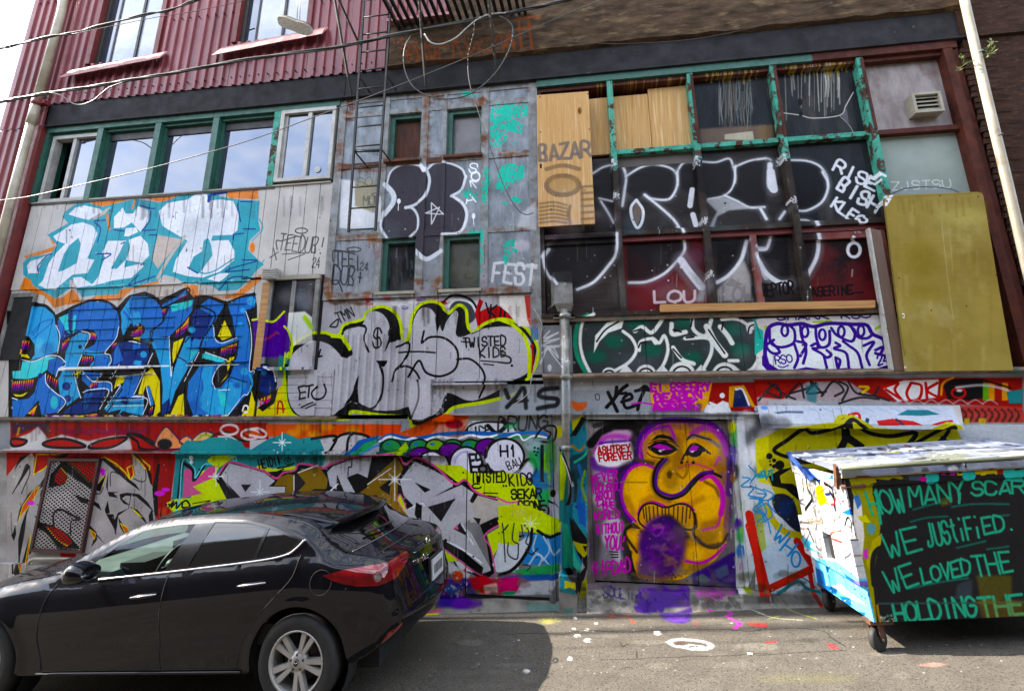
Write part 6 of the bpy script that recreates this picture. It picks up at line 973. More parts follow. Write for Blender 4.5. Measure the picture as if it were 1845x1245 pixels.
# graffiti siding: narrow upright panels in two tiers
bx('siding_backing', -8.5, -3.52, 1.96, 5.13, -.4, -.012, m_beam, RB)
rr = random.Random(11)
x = -8.5
while x < -3.62:
    b = min(x+.208, -3.53); zt = 5.125+.004*rr.random(); zb = 3.77+rr.uniform(-.006, .006) if b < -4.6 else 3.80
    t = rr.uniform(0, .007); f = [(x+.005, -.012-t, zb), (b-.005, -.012-rr.uniform(0, .007), zb), (b-.005, -.012-rr.uniform(0, .007), zt), (x+.005, -.012-t, zt)]
    prism('siding_panel', f, [(p[0], .011, p[2]) for p in f], m_siding, RB)
    if b < -4.30:
        t = rr.uniform(0, .006); f = [(x+.005, -.004-t, 1.975), (b-.005, -.004-rr.uniform(0, .006), 1.975), (b-.005, -.003, 3.765), (x+.005, -.003, 3.765)]
        prism('siding_panel', f, [(p[0], .011, p[2]) for p in f], m_siding, RB)
    x += .208
for a, b in ((-7.39, -6.62), (-6.45, -5.67), (-5.4, -4.62)): bx('sheet_lip', a, b, 3.755, 3.775, .012, .03, m_siding, RB)
bx('top_flashing', -8.5, -3.56, 5.128, 5.148, -.02, .04, m_vent, RB)
for a, b, zs in ((-7.42, -6.6, (3.58, 3.44, 3.29, 3.15, 3.0)), (-6.45, -5.7, (3.58, 3.44, 3.29, 3.15, 3.0, 2.86)), (-5.45, -4.65, (3.58, 3.44, 3.29, 3.15, 3.0, 2.86))):
    for z in zs: bx('batten', a, b, z, z+.009, .008, .022, m_siding, RB)
for a, b, z, q in ((-7.3, -5.9, 2.60, .035), (-7.3, -5.9, 2.53, .012), (-5.4, -4.5, 2.66, .02), (-6.9, -6.0, 2.22, .01), (-6.9, -6.0, 2.16, .01), (-6.85, -6.2, 2.48, .01)): bx('ledge', a, b, z, z+q, .008, .03+q*.5, m_siding, RB)
wn = bx('window', -8.46, -8.40, 2.75, 3.72, -.05, .03, m_aluold, RB); bx('frame', -8.06, -8.01, 2.75, 3.72, -.05, .03, m_aluold, wn); bx('frame', -8.40, -8.06, 3.66, 3.72, -.05, .03, m_aluold, wn); bx('pane', -8.40, -8.06, 2.75, 3.66, .012, .016, m_black, wn)
# small sliding window low on the right with a timber at its left
bx('timber_jamb', -4.42, -4.31, 2.56, 3.72, -.02, .03, m_timber, RB)
wm = bx('window', -4.30, -4.255, 2.58, 3.74, -.1, .045, m_aluold, RB)
bx('frame', -3.98, -3.92, 2.62, 3.72, -.08, .04, m_aluold, wm); bx('frame', -3.64, -3.58, 2.58, 3.74, -.1, .045, m_aluold, wm); bx('head', -4.36, -3.58, 3.74, 3.80, -.1, .06, m_vent, wm); bx('sill', -4.32, -3.58, 2.54, 2.58, -.1, .1, m_silverboard, wm)
bx('pane', -4.255, -3.98, 2.58, 3.72, .012, .018, m_dirtyglass, wm); bx('pane', -3.92, -3.64, 2.58, 3.72, .012, .026, m_dirtyglass, wm)
for i in range(6):
    z = 1.975+i*.095; bx('wall_board', -4.30, -3.29, z, z+.090, -.02, .010+.004*(i % 2), m_silverboard, RB)
bx('post_board', -3.62, -3.50, 1.98, 2.53, .015, .035, m_silverboard, RB)
cowl = bx('vent_cowl', -4.36, -4.17, 3.74, 3.88, .03, .16, m_alu, RB)
for i in range(4): bx('slat', -4.35, -4.18, 3.76+i*.03, 3.775+i*.03, .16, .175, m_alu, cowl)
# steel band and the wall under it
bx('steel_band', -9.0, -3.9, 1.56, 1.935, -.2, .0, m_steelband, RB); bx('band_flange', -9.0, -3.9, 1.525, 1.558, -.2, .1, m_steelband, RB); bx('band_flange', -9.0, -3.2, 1.937, 1.972, -.2, .05, m_rustledge, RB)
bx('lower_wall', -9.0, -3.9, -.7, 1.523, -.4, 0, m_lowerwall, RB)
m_grframe = M('maroon_grille_frame', (72, 26, 30), (50, 22, 24), 9, rough=.5)
gr = bx('mesh_grille', -7.195, -7.16, .34, 1.45, 0, .05, m_grframe, RB)
bx('frame', -6.46, -6.43, .34, 1.45, 0, .05, m_grframe, gr); bx('frame', -7.16, -6.46, 1.415, 1.45, 0, .05, m_grframe, gr); bx('frame', -7.16, -6.46, .34, .375, 0, .05, m_grframe, gr)
vs, fs = [], []
def strand(a, b, w=.0058):
    a, b = np.array(a), np.array(b); e = b-a; n = np.array([-e[1], e[0]])/np.hypot(*e)*w; k = len(vs)
    vs.extend([(p[0], -.03-q, p[1]) for p in (a+n, b+n, b-n, a-n) for q in (0,)]); fs.append((k, k+1, k+2, k+3))
x0, x1, z0, z1, cw, ch = -7.16, -6.46, .375, 1.415, .034, .021
nx, nz = int((x1-x0)/cw), int((z1-z0)/ch)
for j in range(nz):
    for i in range(nx):
        xa, za = x0+i*cw, z0+j*ch
        if (i+j) % 2 == 0: strand((xa, za), (xa+cw, za+ch))
        else: strand((xa, za+ch), (xa+cw, za))
tag(mesh('wire_mesh', vs, fs, M('pale_mesh', (214, 212, 208), rough=.45, metal=.2, sheet=FI, k=.9), gr), kind='stuff')
bx('mesh_backing', -7.16, -6.46, .375, 1.415, -.002, .004, m_black, gr)
tube('pipe', [(-6.55, -.02, .27), (-6.9, -.07, .27), (-7.12, -.07, .25), (-7.16, -.07, .12), (-7.17, -.07, 0)], .02, m_vent, RB, curve=4)
bx('plinth', -9.0, -6.3, -.7, .20, 0, .08, m_concrete, RB)

# ------------------------------------------------------------------ the old building: metal panel bay, big window, steel band, doors (X -3.45 .. 5.6)
OB = thing('old_workshop_building', 'run down building with galvanised panels, big broken window grid and graffiti doors', 'building', (1, 0, 0))
bx('inner_wall', -3.49, 6.0, 0, 9.0, -.95, -.6, m_black, OB)
bx('lintel_beam', -3.46, 4.84, 6.46, 6.86, -.3, .03, m_beam, OB); bx('beam_flange', -3.46, 4.84, 6.435, 6.46, -.3, .09, m_beam, OB)
xs = np.linspace(-2.80, 4.9, 40); vs = []; rr = random.Random(4)
for i, x in enumerate(xs):
    j = rr.uniform(-.01, .012); vs += [(x, -.02, 6.865), (x, -.10-j, 6.885+j), (x, -.13-rr.uniform(-.01, .01), 7.2), (x, -.12-j, 7.55), (x, -.12, 8.0), (x, .5, 8.0)]
mesh('concrete_fascia', vs, [(i*6+j, i*6+6+j, i*6+7+j, i*6+1+j) for i in range(39) for j in range(5)], m_fascia, OB)
rg = (168, 78, 34)
OG = Sheet(-2.8, .2, 6.8, 8.0, 120, wallmap); OG.d = .12
for p in ('1060,400 1100,300 1160,400', '1080,360 1140,355', '1190,410 1190,300 1250,400 1260,300', '1290,400 1290,310 1350,320', '1380,390 1390,290 1450,390', '1480,300 1480,380 1550,290 1560,360', '870,330 920,345 870,420 930,400', '1640,330 1700,240 1720,340', '1750,320 1760,230 1800,300'): OG.stroke('A2', 14, rg, p, 14, .38)
for p in ('120,130 270,120', '130,150 150,330', '200,150 220,330', '30,330 60,240 100,330', '130,200 240,190'): OG.stroke('A3', 16, rg, p, 14, .5)
OG.flecks('A2', rg, '850,260 1800,420', 90, 3, 12, .6)
fo = bpy.data.objects['concrete_fascia']; fo.data.uv_layers.remove(fo.data.uv_layers[0]); wall_uv(fo.data, OG)
_f2 = M('weathered_concrete_fascia_marked', (100, 80, 62), (60, 47, 36), 5, c3=(134, 114, 82), n3=4, lo3=.55, hi3=.72, rough=.9, stretch=(.7, 2, 2.2), bump=.6, bs=26, grain=.45, sheet=sheet_image('fascia_marks', OG)); fo.data.materials.clear(); fo.data.materials.append(_f2)
# metal panel bay
VX = [(-3.53, -3.42), (-2.83, -2.755), (-2.27, -2.17), (-1.95, -1.90), (-1.40, -1.30), (-.745, -.62)]
RZ = [(6.36, 6.435), (6.13, 6.21), (5.32, 5.40), (4.26, 4.34), (3.44, 3.52)]
wins = {(1, 1), (3, 1), (1, 3), (3, 3)}
for r in range(4):
    zt, zb = RZ[r][0], RZ[r+1][1]
    for c in range(5):
        a, b = VX[c][1], VX[c+1][0]
        if (c, r) in wins:
            up = r == 1
            w = bx('window', a, a+.07, zb, zt, -.3, -.04, m_green, OB); bx('jamb', b-.03, b, zb, zt, -.3, -.04, m_green, w); bx('head', a+.07, b-.03, zt-.06, zt, -.3, -.04, m_green, w)
            mat = m_rust if (c, r) == (1, 1) else m_frosted if (c, r) == (3, 1) else m_dirtyglass
            bx('pane', a+.07, b-.03, zb, zt-.06, -.27, -.12, {(1, 1): M('rusted_window_board', (96, 48, 26), (60, 32, 22), 3, rough=.8, stretch=(4, 1, .6), bump=.2), (3, 1): M('dusty_pane', (112, 110, 112), (86, 84, 84), 2, rough=.3, grain=.15), (1, 3): m_dirtyglass, (3, 3): M('dusty_olive_pane', (92, 92, 76), (60, 62, 56), 2, rough=.3, grain=.2)}[(c, r)], w)
            bx('sill', a-.03, b+.02, zb-.04, zb-.002, -.1, .07, m_rust if up else m_vent, OB)
        else: bx('metal_panel', a, b, zb, zt, -.3, .0+.004*((c+r) % 2), m_galv, OB)
for i, (a, b) in enumerate(VX): bx('flat_bar', a, b, 3.44 if i < 5 else 2.44, 6.43, -.1, .022, m_galvstrip if i not in (2,) else m_rust if False else m_galvstrip, OB)
for i, (a, b) in enumerate(RZ):
    for c in range(5): bx('cross_bar', VX[c][1]+.001, VX[c+1][0]-.001, a+.001, b-.001, -.1, .016 if i != 4 else .05, m_galvstrip if i not in (2,) or c > 2 else m_rust, OB)
for c, (a, b) in enumerate(zip(VX[:-1], VX[1:])):          # painted sheets below
    bx('metal_panel', a[0]+.004, b[0]-.004, 2.38 if c > 1 else 2.50, 3.435, -.3, .003*(c % 3), m_silverboard, OB)
corrugated('corrugated_sheet', -3.27, -2.27, 2.98, .012, .105, .022, m_silverboard, OB, 1.985)
bx('metal_panel', -3.49, -3.27, 1.98, 2.495, -.2, .0, m_silverboard, OB)
db = bx('duct_box', -2.25, -1.98, 1.93, 2.40, 0, .10, m_silverboard, OB); bx('duct_side', -1.975, -1.70, 1.90, 2.375, 0, .03, m_silverboard, db)
bx('metal_panel', -1.70, -.61, 1.98, 2.33, -.2, .0, m_steelband, OB); bx('shelf', -1.96, -1.05, 2.33, 2.352, 0, .10, m_silverboard, OB); bx('shelf', -1.95, -.62, 2.372, 2.40, -.1, .04, m_silverboard, OB)
bx('lower_wall', -3.9, -1.54, -.4, 1.56, -.4, -.002, m_lowerwall, OB); bx('steel_band', -3.9, -1.72, 1.562, 1.935, -.2, -.001, m_steelband, OB); bx('band_flange', -3.9, -1.75, 1.525, 1.56, 0, .09, m_steelband, OB); bx('lower_wall', -1.72, -.55, 1.562, 1.975, -.2, -.002, m_lowerwall, OB)
bx('band_flange', -1.72, -.62, 1.978, 2.0, -.1, .06, m_steelband, OB)
# grey steel door
dr = bx('steel_door', -1.525, -.60, .09, 1.925, -.03, .012, m_doorpaint, OB); bx('door_edge', -.597, -.53, .05, 1.97, -.03, .03, m_doorpaint, dr); bx('hinge_bar', -.575, -.56, .05, 1.95, .03, .045, m_doorpaint, dr); bx('door_gap', -1.53, -.60, .045, .088, -.03, .0, m_black, dr)
bx('lower_wall', -1.54, -.525, -.3, .044, -.3, .01, m_concrete, OB); bx('lower_wall', -.525, -.135, 0, 1.978, -.4, -.004, m_lowerwall, OB)
# double door
bx('door_head', -.13, 1.60, 1.925, 1.978, -.3, .03, m_steelband, OB)
dl = bx('double_door', -.105, .972, .262, 1.905, -.08, -.035, m_doorpaint, OB); bx('door_leaf', .978, 1.43, .25, 1.905, -.08, -.04, m_doorpaint, dl); bx('door_edge', 1.433, 1.475, .22, 1.922, -.08, .0, m_doorpaint, dl); bx('recess', -.134, 1.432, .2, 1.924, -.12, -.085, m_black, dl)
bx('door_post', 1.478, 1.60, .1, 1.924, -.3, .02, m_doorpaint, OB); bx('door_edge', -.134, -.108, .2, 1.924, -.08, -.01, m_doorpaint, dl)
rr = random.Random(9); xs = np.linspace(-.2, 1.65, 24); vs = []
for x in xs:
    q = rr.uniform(-.008, .008); vs += [(x, .12, .245), (x, -.05+q, .24+q), (x, -.11+q, .16+q), (x, -.15+q*2, .12), (x, -.24+q*2, SLOPE*(x-SLX)-.01)]
so_ = mesh('door_step', vs, [(i*5+j, i*5+5+j, i*5+6+j, i*5+1+j) for i in range(23) for j in range(4)], m_concrete, OB, smooth=False)
# right wall, flashing and band
bx('lower_wall', 1.602, 2.52, .03, 1.978, -.4, .0, m_lowerwall, OB); bx('wall_panel', 2.524, 5.9, .03, 1.978, -.4, .006, m_lowerwall, OB)
bx('steel_band', -.62, 1.76, 2.0, 2.385, -.2, -.02, m_steelband, OB); bx('steel_band', 1.765, 6.0, 2.0, 2.385, -.2, -.02, m_steelband, OB); bx('band_flange', -.62, 1.76, 1.979, 2.0, -.2, .07, m_steelband, OB); bx('band_flange', 1.765, 6.0, 1.979, 1.998, -.2, .0, m_steelband, OB)
f = [(1.76, -.02, 2.07), (3.78, -.02, 2.06), (3.72, -.11, 1.87), (1.75, -.11, 1.885)]
prism('flashing', f, [(p[0], p[1]+.012, p[2]-.012) for p in f], m_siding, OB); f = [(1.75, -.11, 1.885), (3.72, -.11, 1.87), (3.72, -.106, 1.82), (1.755, -.106, 1.835)]; prism('flashing_lip', f, [(p[0], p[1]+.01, p[2]) for p in f], m_siding, OB)
xs = np.linspace(-.62, 6.0, 70); vs = []; rr = random.Random(6)
for x in xs:
    q = rr.uniform(-.008, .008); vs += [(x, .05, 2.39), (x, -.10+q, 2.385+q*.5), (x, -.115+q, 2.41+q), (x, -.10+q, 2.44+q), (x, .05, 2.455)]
mesh('rusty_ledge', vs, [(i*5+j, i*5+5+j, i*5+6+j, i*5+1+j) for i in range(69) for j in range(4)], m_rustledge, OB)
# boards under the big window
bx('wall_board', -.615, -.26, 2.455, 3.03, -.2, -.005, m_galv, OB); bx('wall_board', -.255, .60, 2.455, 3.06, -.2, .0, m_darkpanel, OB); bx('wall_board', .606, 1.68, 2.455, 3.06, -.2, .004, m_darkpanel, OB); bx('wall_board', 1.685, 2.62, 2.455, 3.04, -.2, .0, m_siding, OB); bx('wall_board', 2.625, 3.27, 2.455, 3.04, -.2, .003, m_siding, OB)
bx('rusty_lintel', -.62, 3.26, 3.062, 3.115, -.2, .035, m_rustledge, OB); bx('window_sill', -.62, 3.40, 3.117, 3.16, -.3, .06, m_darkpost, OB)
# window grid
GX = [-.60, .37, 1.42, 2.46, 3.50, 4.50]
bx('window_head', -.62, 2.95, 6.33, 6.432, -.3, .05, m_green, OB); bx('window_head', 2.95, 4.62, 6.33, 6.432, -.3, .055, m_brownwood, OB); bx('window_head', -.62, 4.46, 6.27, 6.328, -.3, .0, m_brownwood, OB)
bx('window_post', GX[0]-.02, GX[0]+.03, 3.16, 6.27, -.3, .0, m_darkpost, OB)
for i in (1, 2, 3, 4):
    x = GX[i]; bx('window_post', x-.036, x+.04, 5.0 if i < 4 else 4.4, 6.33, -.3, .04, m_teal, OB); bx('window_post', x-.036, x+.04, 3.16, 5.0 if i < 4 else 4.4, -.3, .04, m_darkpost, OB)
    if i > 1: bx('post_cap', x+.004, x+.038, 5.3, 6.3, .041, .052, m_brownwood, OB)
bx('window_post', 4.46, 4.56, 2.46, 6.33, -.3, .05, m_brownwood, OB); bx('outer_frame', 4.56, 4.64, 2.46, 6.432, -.3, .02, m_brownwood, OB)
for i in range(5):
    a, b = GX[i]+.04, GX[i+1]-.036
    if i == 4: b = 4.46
    if i: bx('cross_rail', a, b, 5.25, 5.31, -.25, .0, m_teal if i < 4 else m_brownwood, OB)
    if i < 4: bx('cross_rail', a, b, 4.125, 4.185, -.25, .01, m_darkpost, OB); bx('cross_rail', a, b, 4.06, 4.12, -.25, -.04, m_redtrim if i else m_darkpost, OB)
    if i == 0:
        bx('plywood_board', .0, b, 5.31, 6.16, -.16, -.10, m_ply, OB)
    if i == 1:
        bx('plywood_board', a, .88, 5.31, 6.17, -.16, -.115, m_ply, OB); bx('plywood_board', .886, b, 5.31, 6.24, -.16, -.11, m_ply, OB)
    if i in (2, 3): bx('pane', a, b, 5.31, 6.27, -.12, -.10, m_dirtyglass, OB)
    if i == 4:
        bx('weathered_board', a, b, 5.31, 6.27, -.14, -.10, m_weathered, OB); bx('pane', a, b, 4.0, 5.25, -.12, -.10, m_frosted, OB)
    if i == 0: bx('pane', a, b, 4.185, 5.25, -.12, -.10, m_darkpanel, OB); bx('dark_board', a, b, 3.16, 4.06, -.12, -.08, m_brownboard, OB)
    if i in (1, 2, 3): bx('pane', a, b, 4.185, 5.25, -.12, -.10, m_darkpanel if i < 3 else m_dirtyglass, OB)
    if i == 1: bx('taupe_strip', a, b, 5.1, 5.25, -.1, -.096, M('taupe_board', (96, 86, 80), rough=.6), OB)
    if i in (1, 3): bx('red_board', a, b, 3.16, 4.06, -.12, -.10, m_redboard, OB)
    if i == 2: bx('pane', a, b, 3.16, 4.06, -.12, -.10, m_darkpanel, OB); bx('split_mullion', 1.93, 2.0, 3.16, 4.06, -.1, -.02, M('pink_wood', (150, 92, 84), (120, 60, 54), 5, rough=.6, sheet=FI), OB)
    if i == 3:
        pk = M('pink_wood_trim', (146, 88, 82), (112, 50, 48), 5, rough=.6, sheet=FI); bx('pink_trim', b-.12, b-.04, 3.2, 4.05, -.1, -.03, pk, OB); bx('pink_trim', a, b-.12, 3.97, 4.05, -.1, -.05, pk, OB)
    if i == 4: bx('dark_board', a, b, 2.46, 4.0, -.2, -.15, m_darkpanel, OB)
bx('turquoise_trim', 3.56, 3.60, 3.16, 4.1, -.1, .03, m_teal, OB)
c = W(1669, 187, .02)
x0, x1, z0, z1 = c[0]-.13, c[0]+.13, c[2]-.105, c[2]+.105
vg = bx('vent_grille', x0-.03, x1+.03, z0-.03, z0, -.1, .06, m_vent, OB); bx('frame', x0-.03, x1+.03, z1, z1+.03, -.1, .06, m_vent, vg); bx('frame', x0-.03, x0, z0, z1, -.1, .06, m_vent, vg); bx('frame', x1, x1+.03, z0, z1, -.1, .06, m_vent, vg); bx('recess', x0, x1, z0, z1, -.02, -.01, m_black, vg)
for i in range(4):
    z = z0+.012+i*.052; f = [(x0, -.035, z), (x1, -.035, z), (x1, .005, z+.045), (x0, .005, z+.045)]; prism('louvre', f, [(p[0], p[1]+.004, p[2]+.01) for p in f], m_vent, vg)
# brick return at the right with a ragged toothed edge
bx('brick_wall', 4.70, 6.2, 1.98, 9.0, -.6, .05, m_brick, OB); bx('brick_wall', 4.86, 6.2, 6.43, 9.0, .05, .10, m_brick, OB)
rr = random.Random(8); protob = None
for i in range(int((6.36-2.47)/.077)):
    z = 2.47+i*.077; xl = 4.645+(.0 if i % 2 else .012)+rr.uniform(-.006, .006)
    q = rr.uniform(0, .014); f = [(xl, -.05-q, z), (4.78, -.052-q, z), (4.78, -.052-q*.6, z+.064), (xl+rr.uniform(0, .012), -.05-q*.6, z+.062)]
    prism('brick', f, [(p[0], -.02, p[2]) for p in f], m_brick, OB)
    f = [(4.79, -.055-q*.3, z+.002), (4.79+.21, -.055, z+.002), (5.0, -.055, z+.063), (4.79, -.055-q*.3, z+.063)]
    if i % 2 == 0: prism('brick', f, [(p[0], -.02, p[2]) for p in f], m_brick, OB)
# opposite side of the alley, behind the camera
opb = thing('opposite_building', 'plain brick building across the alley behind the viewer', 'building', (0, -12, 0))
box3('wall', -40, 40, -18, -11.5, -4, 8.4, M('opposite_brick', (70, 54, 48), (52, 42, 38), 5, rough=.9, k=.7), opb); box3('parapet', -40, 40, -11.7, -11.42, 8.4, 8.65, m_concrete, opb)
# ------------------------------------------------------------------ loose boards, pipes, mast, fire escape, cables
def loose(name, label, cat, quad, d0, d1, mat, group=None):
    o = slab(name, quad, d0, d1, mat, None); return tag(o, label, cat, group)
loose('plywood_sheet', 'pale plywood sheet with grey lettering leaning at the left edge of the big window', 'plywood', [(967, 172), (1060, 165), (1072, 403), (970, 409)], .095, .115, m_ply)
o = loose('timber_plank', 'long yellow timber plank lying along the sill of the big window', 'plank', [(1190, 548.5), (1577, 541), (1577, 554), (1190, 562)], -.02, .10, m_timber)
q = [(1600, 352), (1762, 346), (1769, 348), (1772, 354), (1800, 520), (1826, 667), (1632, 669), (1612, 520), (1592, 360), (1594, 354)]
o = loose('hardboard_sheet', 'large olive brown hardboard sheet with rounded corners leaning beside the big window', 'board', q, .13, .15, m_olive)
o = loose('narrow_board', 'narrow brown board on edge beside the olive sheet, its left edge white', 'board', [(1569, 411), (1587, 416), (1632, 667), (1612, 667)], .05, .12, M('brown_laminate', (112, 86, 68), (92, 68, 54), 2, rough=.5, stretch=(4, 4, .6), grain=.25))
e = slab('white_edge', [(1564.5, 411), (1568.5, 411), (1611, 667), (1607, 667)], .05, .122, m_alu, None); e.parent = o
# pipes
dp = thing('drainpipe', 'cream drainpipe running down the left corner of the red metal building', 'drainpipe', tuple(W(66, 183, .2)), 'drainpipes on the facades')
tube('pipe', [W(118, -30, .2), W(111, 22, .2), W(66, 183, .2)], .062, m_whitepipe, dp, n=14); tube('pipe', [W(66, 184, .2), W(61, 205, .2), W(55, 225, .2)], .068, m_whitepipe, dp, n=14); tube('pipe', [W(56, 222, .2), W(25, 340, .2), W(-30, 560, .2)], .060, m_whitepipe, dp, n=14)
tube('collar', [W(68, 180, .2), W(65, 191, .2)], .075, m_redtrim, dp, n=14); bx('strap', *sorted((W(70, 186, .1)[0], W(92, 184, .1)[0])), W(80, 190, .1)[2]-.03, W(80, 190, .1)[2]+.03, .1, .2, m_redtrim, dp)
dq = thing('drainpipe', 'white drainpipe held by wire clips down the brown brick wall at the far right', 'drainpipe', tuple(W(1815, 329, .2)), 'drainpipes on the facades')
tube('pipe', [W(1731, -30, .2), W(1743, 24, .2), W(1779, 180, .2), W(1815, 329, .2), W(1850, 480, .2), (4.60, -.2, 2.6), (4.52, -.2, .3)], .05, m_whitepipe, dq, n=14)
for x, y in ((1762, 98), (1797, 247)):
    a, b = W(x-10, y+3, .2), W(x+12, y-5, .2); tube('clip', [a, (a+b)/2+np.array([0, -.06, 0]), b+np.array([0, .02, 0])], .008, m_conduit, dq, curve=4)
weed = thing('wall_weed', 'small green weed growing out of the brick wall beside the white drainpipe', 'weed', tuple(W(1765, 108, .1)))
lf = M('weed_leaf', (106, 116, 52), (78, 92, 38), 9, rough=.6, k=.8); rr = random.Random(4)
for j, (sx, sy, ex, ey, n) in enumerate(((1768, 105, 1788, 74, 24), (1768, 108, 1790, 92, 20), (1762, 108, 1722, 128, 18), (1735, 118, 1730, 102, 8), (1770, 108, 1780, 100, 10))):
    a, b = W(sx, sy, .16), W(ex, ey, .30); tube('stem', [a, (a+b)/2+np.array([.01, -.03, .02]), b], .004, lf, weed, n=5, curve=4); vs, fs = [], []
    for i in range(n):
        t = rr.random(); p = a+(b-a)*(.25+.75*t)+np.array([rr.uniform(-.02, .02) for _ in range(3)]); u = np.array([rr.uniform(-1, 1), rr.uniform(-1, .3), rr.uniform(-.2, 1)]); u /= np.linalg.norm(u); v = np.cross(u, [rr.uniform(-1, 1), rr.uniform(-1, 1), rr.uniform(-1, 1)]); v /= np.linalg.norm(v)+1e-6
        L_ = rr.uniform(.035, .075); k = len(vs); vs += [p, p+u*L_*.5+v*.009, p+u*L_, p+u*L_*.5-v*.009]; fs.append((k, k+1, k+2, k+3))
    mesh('foliage', vs, fs, lf, weed)
# conduit mast with meter box
ms = thing('conduit_mast', 'galvanised conduit pipe with steel box on top, standing in a concrete stub', 'pipe', (-.33, -.1, 0))
xm = -.345
tube('pipe', [(xm+.01, -.11, 3.2), (xm, -.11, 2.2), (xm-.045, -.11, .35)], .058, m_conduit, ms, n=18)
f = [(xm-.10, -.17, 3.26), (xm+.12, -.17, 3.26), (xm+.12, -.17, 3.66), (xm-.10, -.17, 3.66)]; prism('terminal_box', f, [(p[0]-.05 if i in (0, 3) else p[0]-.02, -.02, p[2]-.02) for i, p in enumerate(f)], m_conduit, ms)
f = [(xm-.10, -.17, 3.258), (xm+.12, -.17, 3.258), (xm+.09, -.15, 3.17), (xm-.07, -.15, 3.17)]; prism('box_foot', f, [(p[0], -.04, p[2]) for p in f], m_conduit, ms)
for z, r in ((3.12, .074), (2.405, .075), (1.62, .07)):
    tube('collar', [(xm+.0+(z-2.2)*.018, -.11, z-.03), (xm+(z-2.2)*.018, -.11, z+.03)], r, m_conduit, ms, n=16)
bx('clamp_strap', xm-.13, xm+.13, 3.10, 3.14, .0, .06, m_conduit, ms)
bxs = [(-.09, -.14, 0), (.10, -.14, 0), (.095, -.13, .37), (-.085, -.13, .38)]
f = [(xm-.05+a, -.22, c-.02) for a, b, c in bxs]; prism('concrete_stub', f, [(p[0]+.01, .0, p[2]+.01) for p in f], m_concrete, ms)
# fire escape
fe = thing('fire_escape', 'black iron fire escape with a hanging ladder and a slatted balcony above the panels', 'fire escape', (-2.85, -.45, 4.2))
def ladx(s, z): return (-3.02-.012*(z-4.25) if s < 0 else -2.66+.004*(z-4.25))
for s in (-1, 1): bx_ = prism('ladder_rail', [(ladx(s, 4.22)-.013, -.47, 4.22), (ladx(s, 4.22)+.013, -.47, 4.22), (ladx(s, 9)+.013, -.47, 9), (ladx(s, 9)-.013, -.47, 9)], [(ladx(s, 4.22)-.013, -.44, 4.22), (ladx(s, 4.22)+.013, -.44, 4.22), (ladx(s, 9)+.013, -.44, 9), (ladx(s, 9)-.013, -.44, 9)], m_iron, fe)
for i in range(15):
    z = 4.25+i*.292; tube('rung', [(ladx(-1, z), -.455, z), (ladx(1, z), -.455, z)], .011, m_iron, fe, n=6)
for z in (5.36, 6.5): 
    for s in (-1, 1): tube('bracket', [(ladx(s, z), -.45, z), (ladx(s, z), -.02, z-.03)], .012, m_iron, fe, n=6)
tube('bracket', [(-3.02, -.44, 5.36), (-2.66, -.44, 5.34)], .02, m_iron, fe, n=6)
for (ax, ay, ad), (bx_, by, bd) in (((603, 0, .8), (633, 172, .06)), ((610, 0, .8), (645, 76, .3)), ((755, 0, .8), (767, 155, .06)), ((880, 0, .8), (896, 143, .06))):
    tube('strut', [W(ax, ay, ad), W(bx_, by, bd)], .02, m_iron, fe, n=4, smooth=False)
for i in range(17):
    x = -2.58+i*.107; bx('floor_slat', x, x+.048, 7.50, 7.53, .12, .95, m_iron, fe)
for d in (.10, .96): bx('balcony_rail', -2.66, -.72, 7.46, 7.52, d-.02, d+.02, m_iron, fe)
for x in (-2.64, -.75): bx('balcony_rail', x-.02, x+.02, 7.46, 7.52, .12, .94, m_iron, fe)
corrugated('siding_sheet', -2.81, -1.9, 10.4, .14, .152, .034, m_redmetal, RB, 7.6); bx('ledge_board', -2.81, -1.85, 7.555, 7.6, .1, .22, m_pinksill, RB)
# cables
def cable(name, label, px, d0, d1, r, mat, group='cables strung across the facades', parts=None):
    n = len(px); xs = [p[0] for p in px]; L_ = xs[-1]-xs[0] or 1
    P = [W(x, y, d0+(d1-d0)*i/(n-1)) for i, (x, y) in enumerate(px)]
    if parts is None: return tag(tube(name, P, r, mat, None, n=7, curve=6), label, 'cable', group)
    root = thing(name, label, 'cable', tuple(P[0]), group); Q = Sheet.curve(np.array(P), False, 14)
    for k in range(parts):
        tube('strand', [q+r*1.05*np.array([0, math.cos(i*.22+k*2*math.pi/parts), math.sin(i*.22+k*2*math.pi/parts)]) for i, q in enumerate(Q)], r*(1 if k else 1.15), mat if k else m_greycable, root, n=6)
    return root
cable('cable_bundle', 'thick bundle of twisted black cables crossing the red siding and the fascia', [(-60, 193), (0, 184), (22, 180), (90, 168), (170, 156), (239, 144), (318, 131), (450, 107), (609, 85), (715, 63), (911, 25), (1000, 6), (1060, -10)], (.62), .42, .0125, m_cable, parts=3)
cable('cable_pair', 'twisted pair of black cables crossing the top of the red siding', [(-60, 97), (0, 88), (22, 83), (93, 66), (132, 60), (185, 46), (265, 26), (302, 20), (345, 4), (400, -12)], (.5), .36, .011, m_cable, parts=2)
cable('thin_cable', 'thin black cable running just below the twisted pair at the top of the red siding', [(130, 62), (200, 48), (280, 32), (345, 22), (420, 6), (470, -6)], (.5), .4, .005, m_cable)
cable('slack_cable', 'slack black cable sagging in a loop under the thick bundle on the red siding', [(90, 167), (111, 173), (132, 187), (148, 189), (170, 180), (196, 159), (225, 148)], (.66), .62, .009, m_cable)
cable('service_wire', 'long thin wire sloping up across the green windows and metal panels', [(-50, 366), (22, 359), (69, 351), (159, 330), (265, 305), (398, 269), (480, 243), (556, 215), (694, 164), (848, 102), (930, 66), (966, 50), (1030, 22), (1080, 2)], 1.1, .35, .0065, m_greycable)
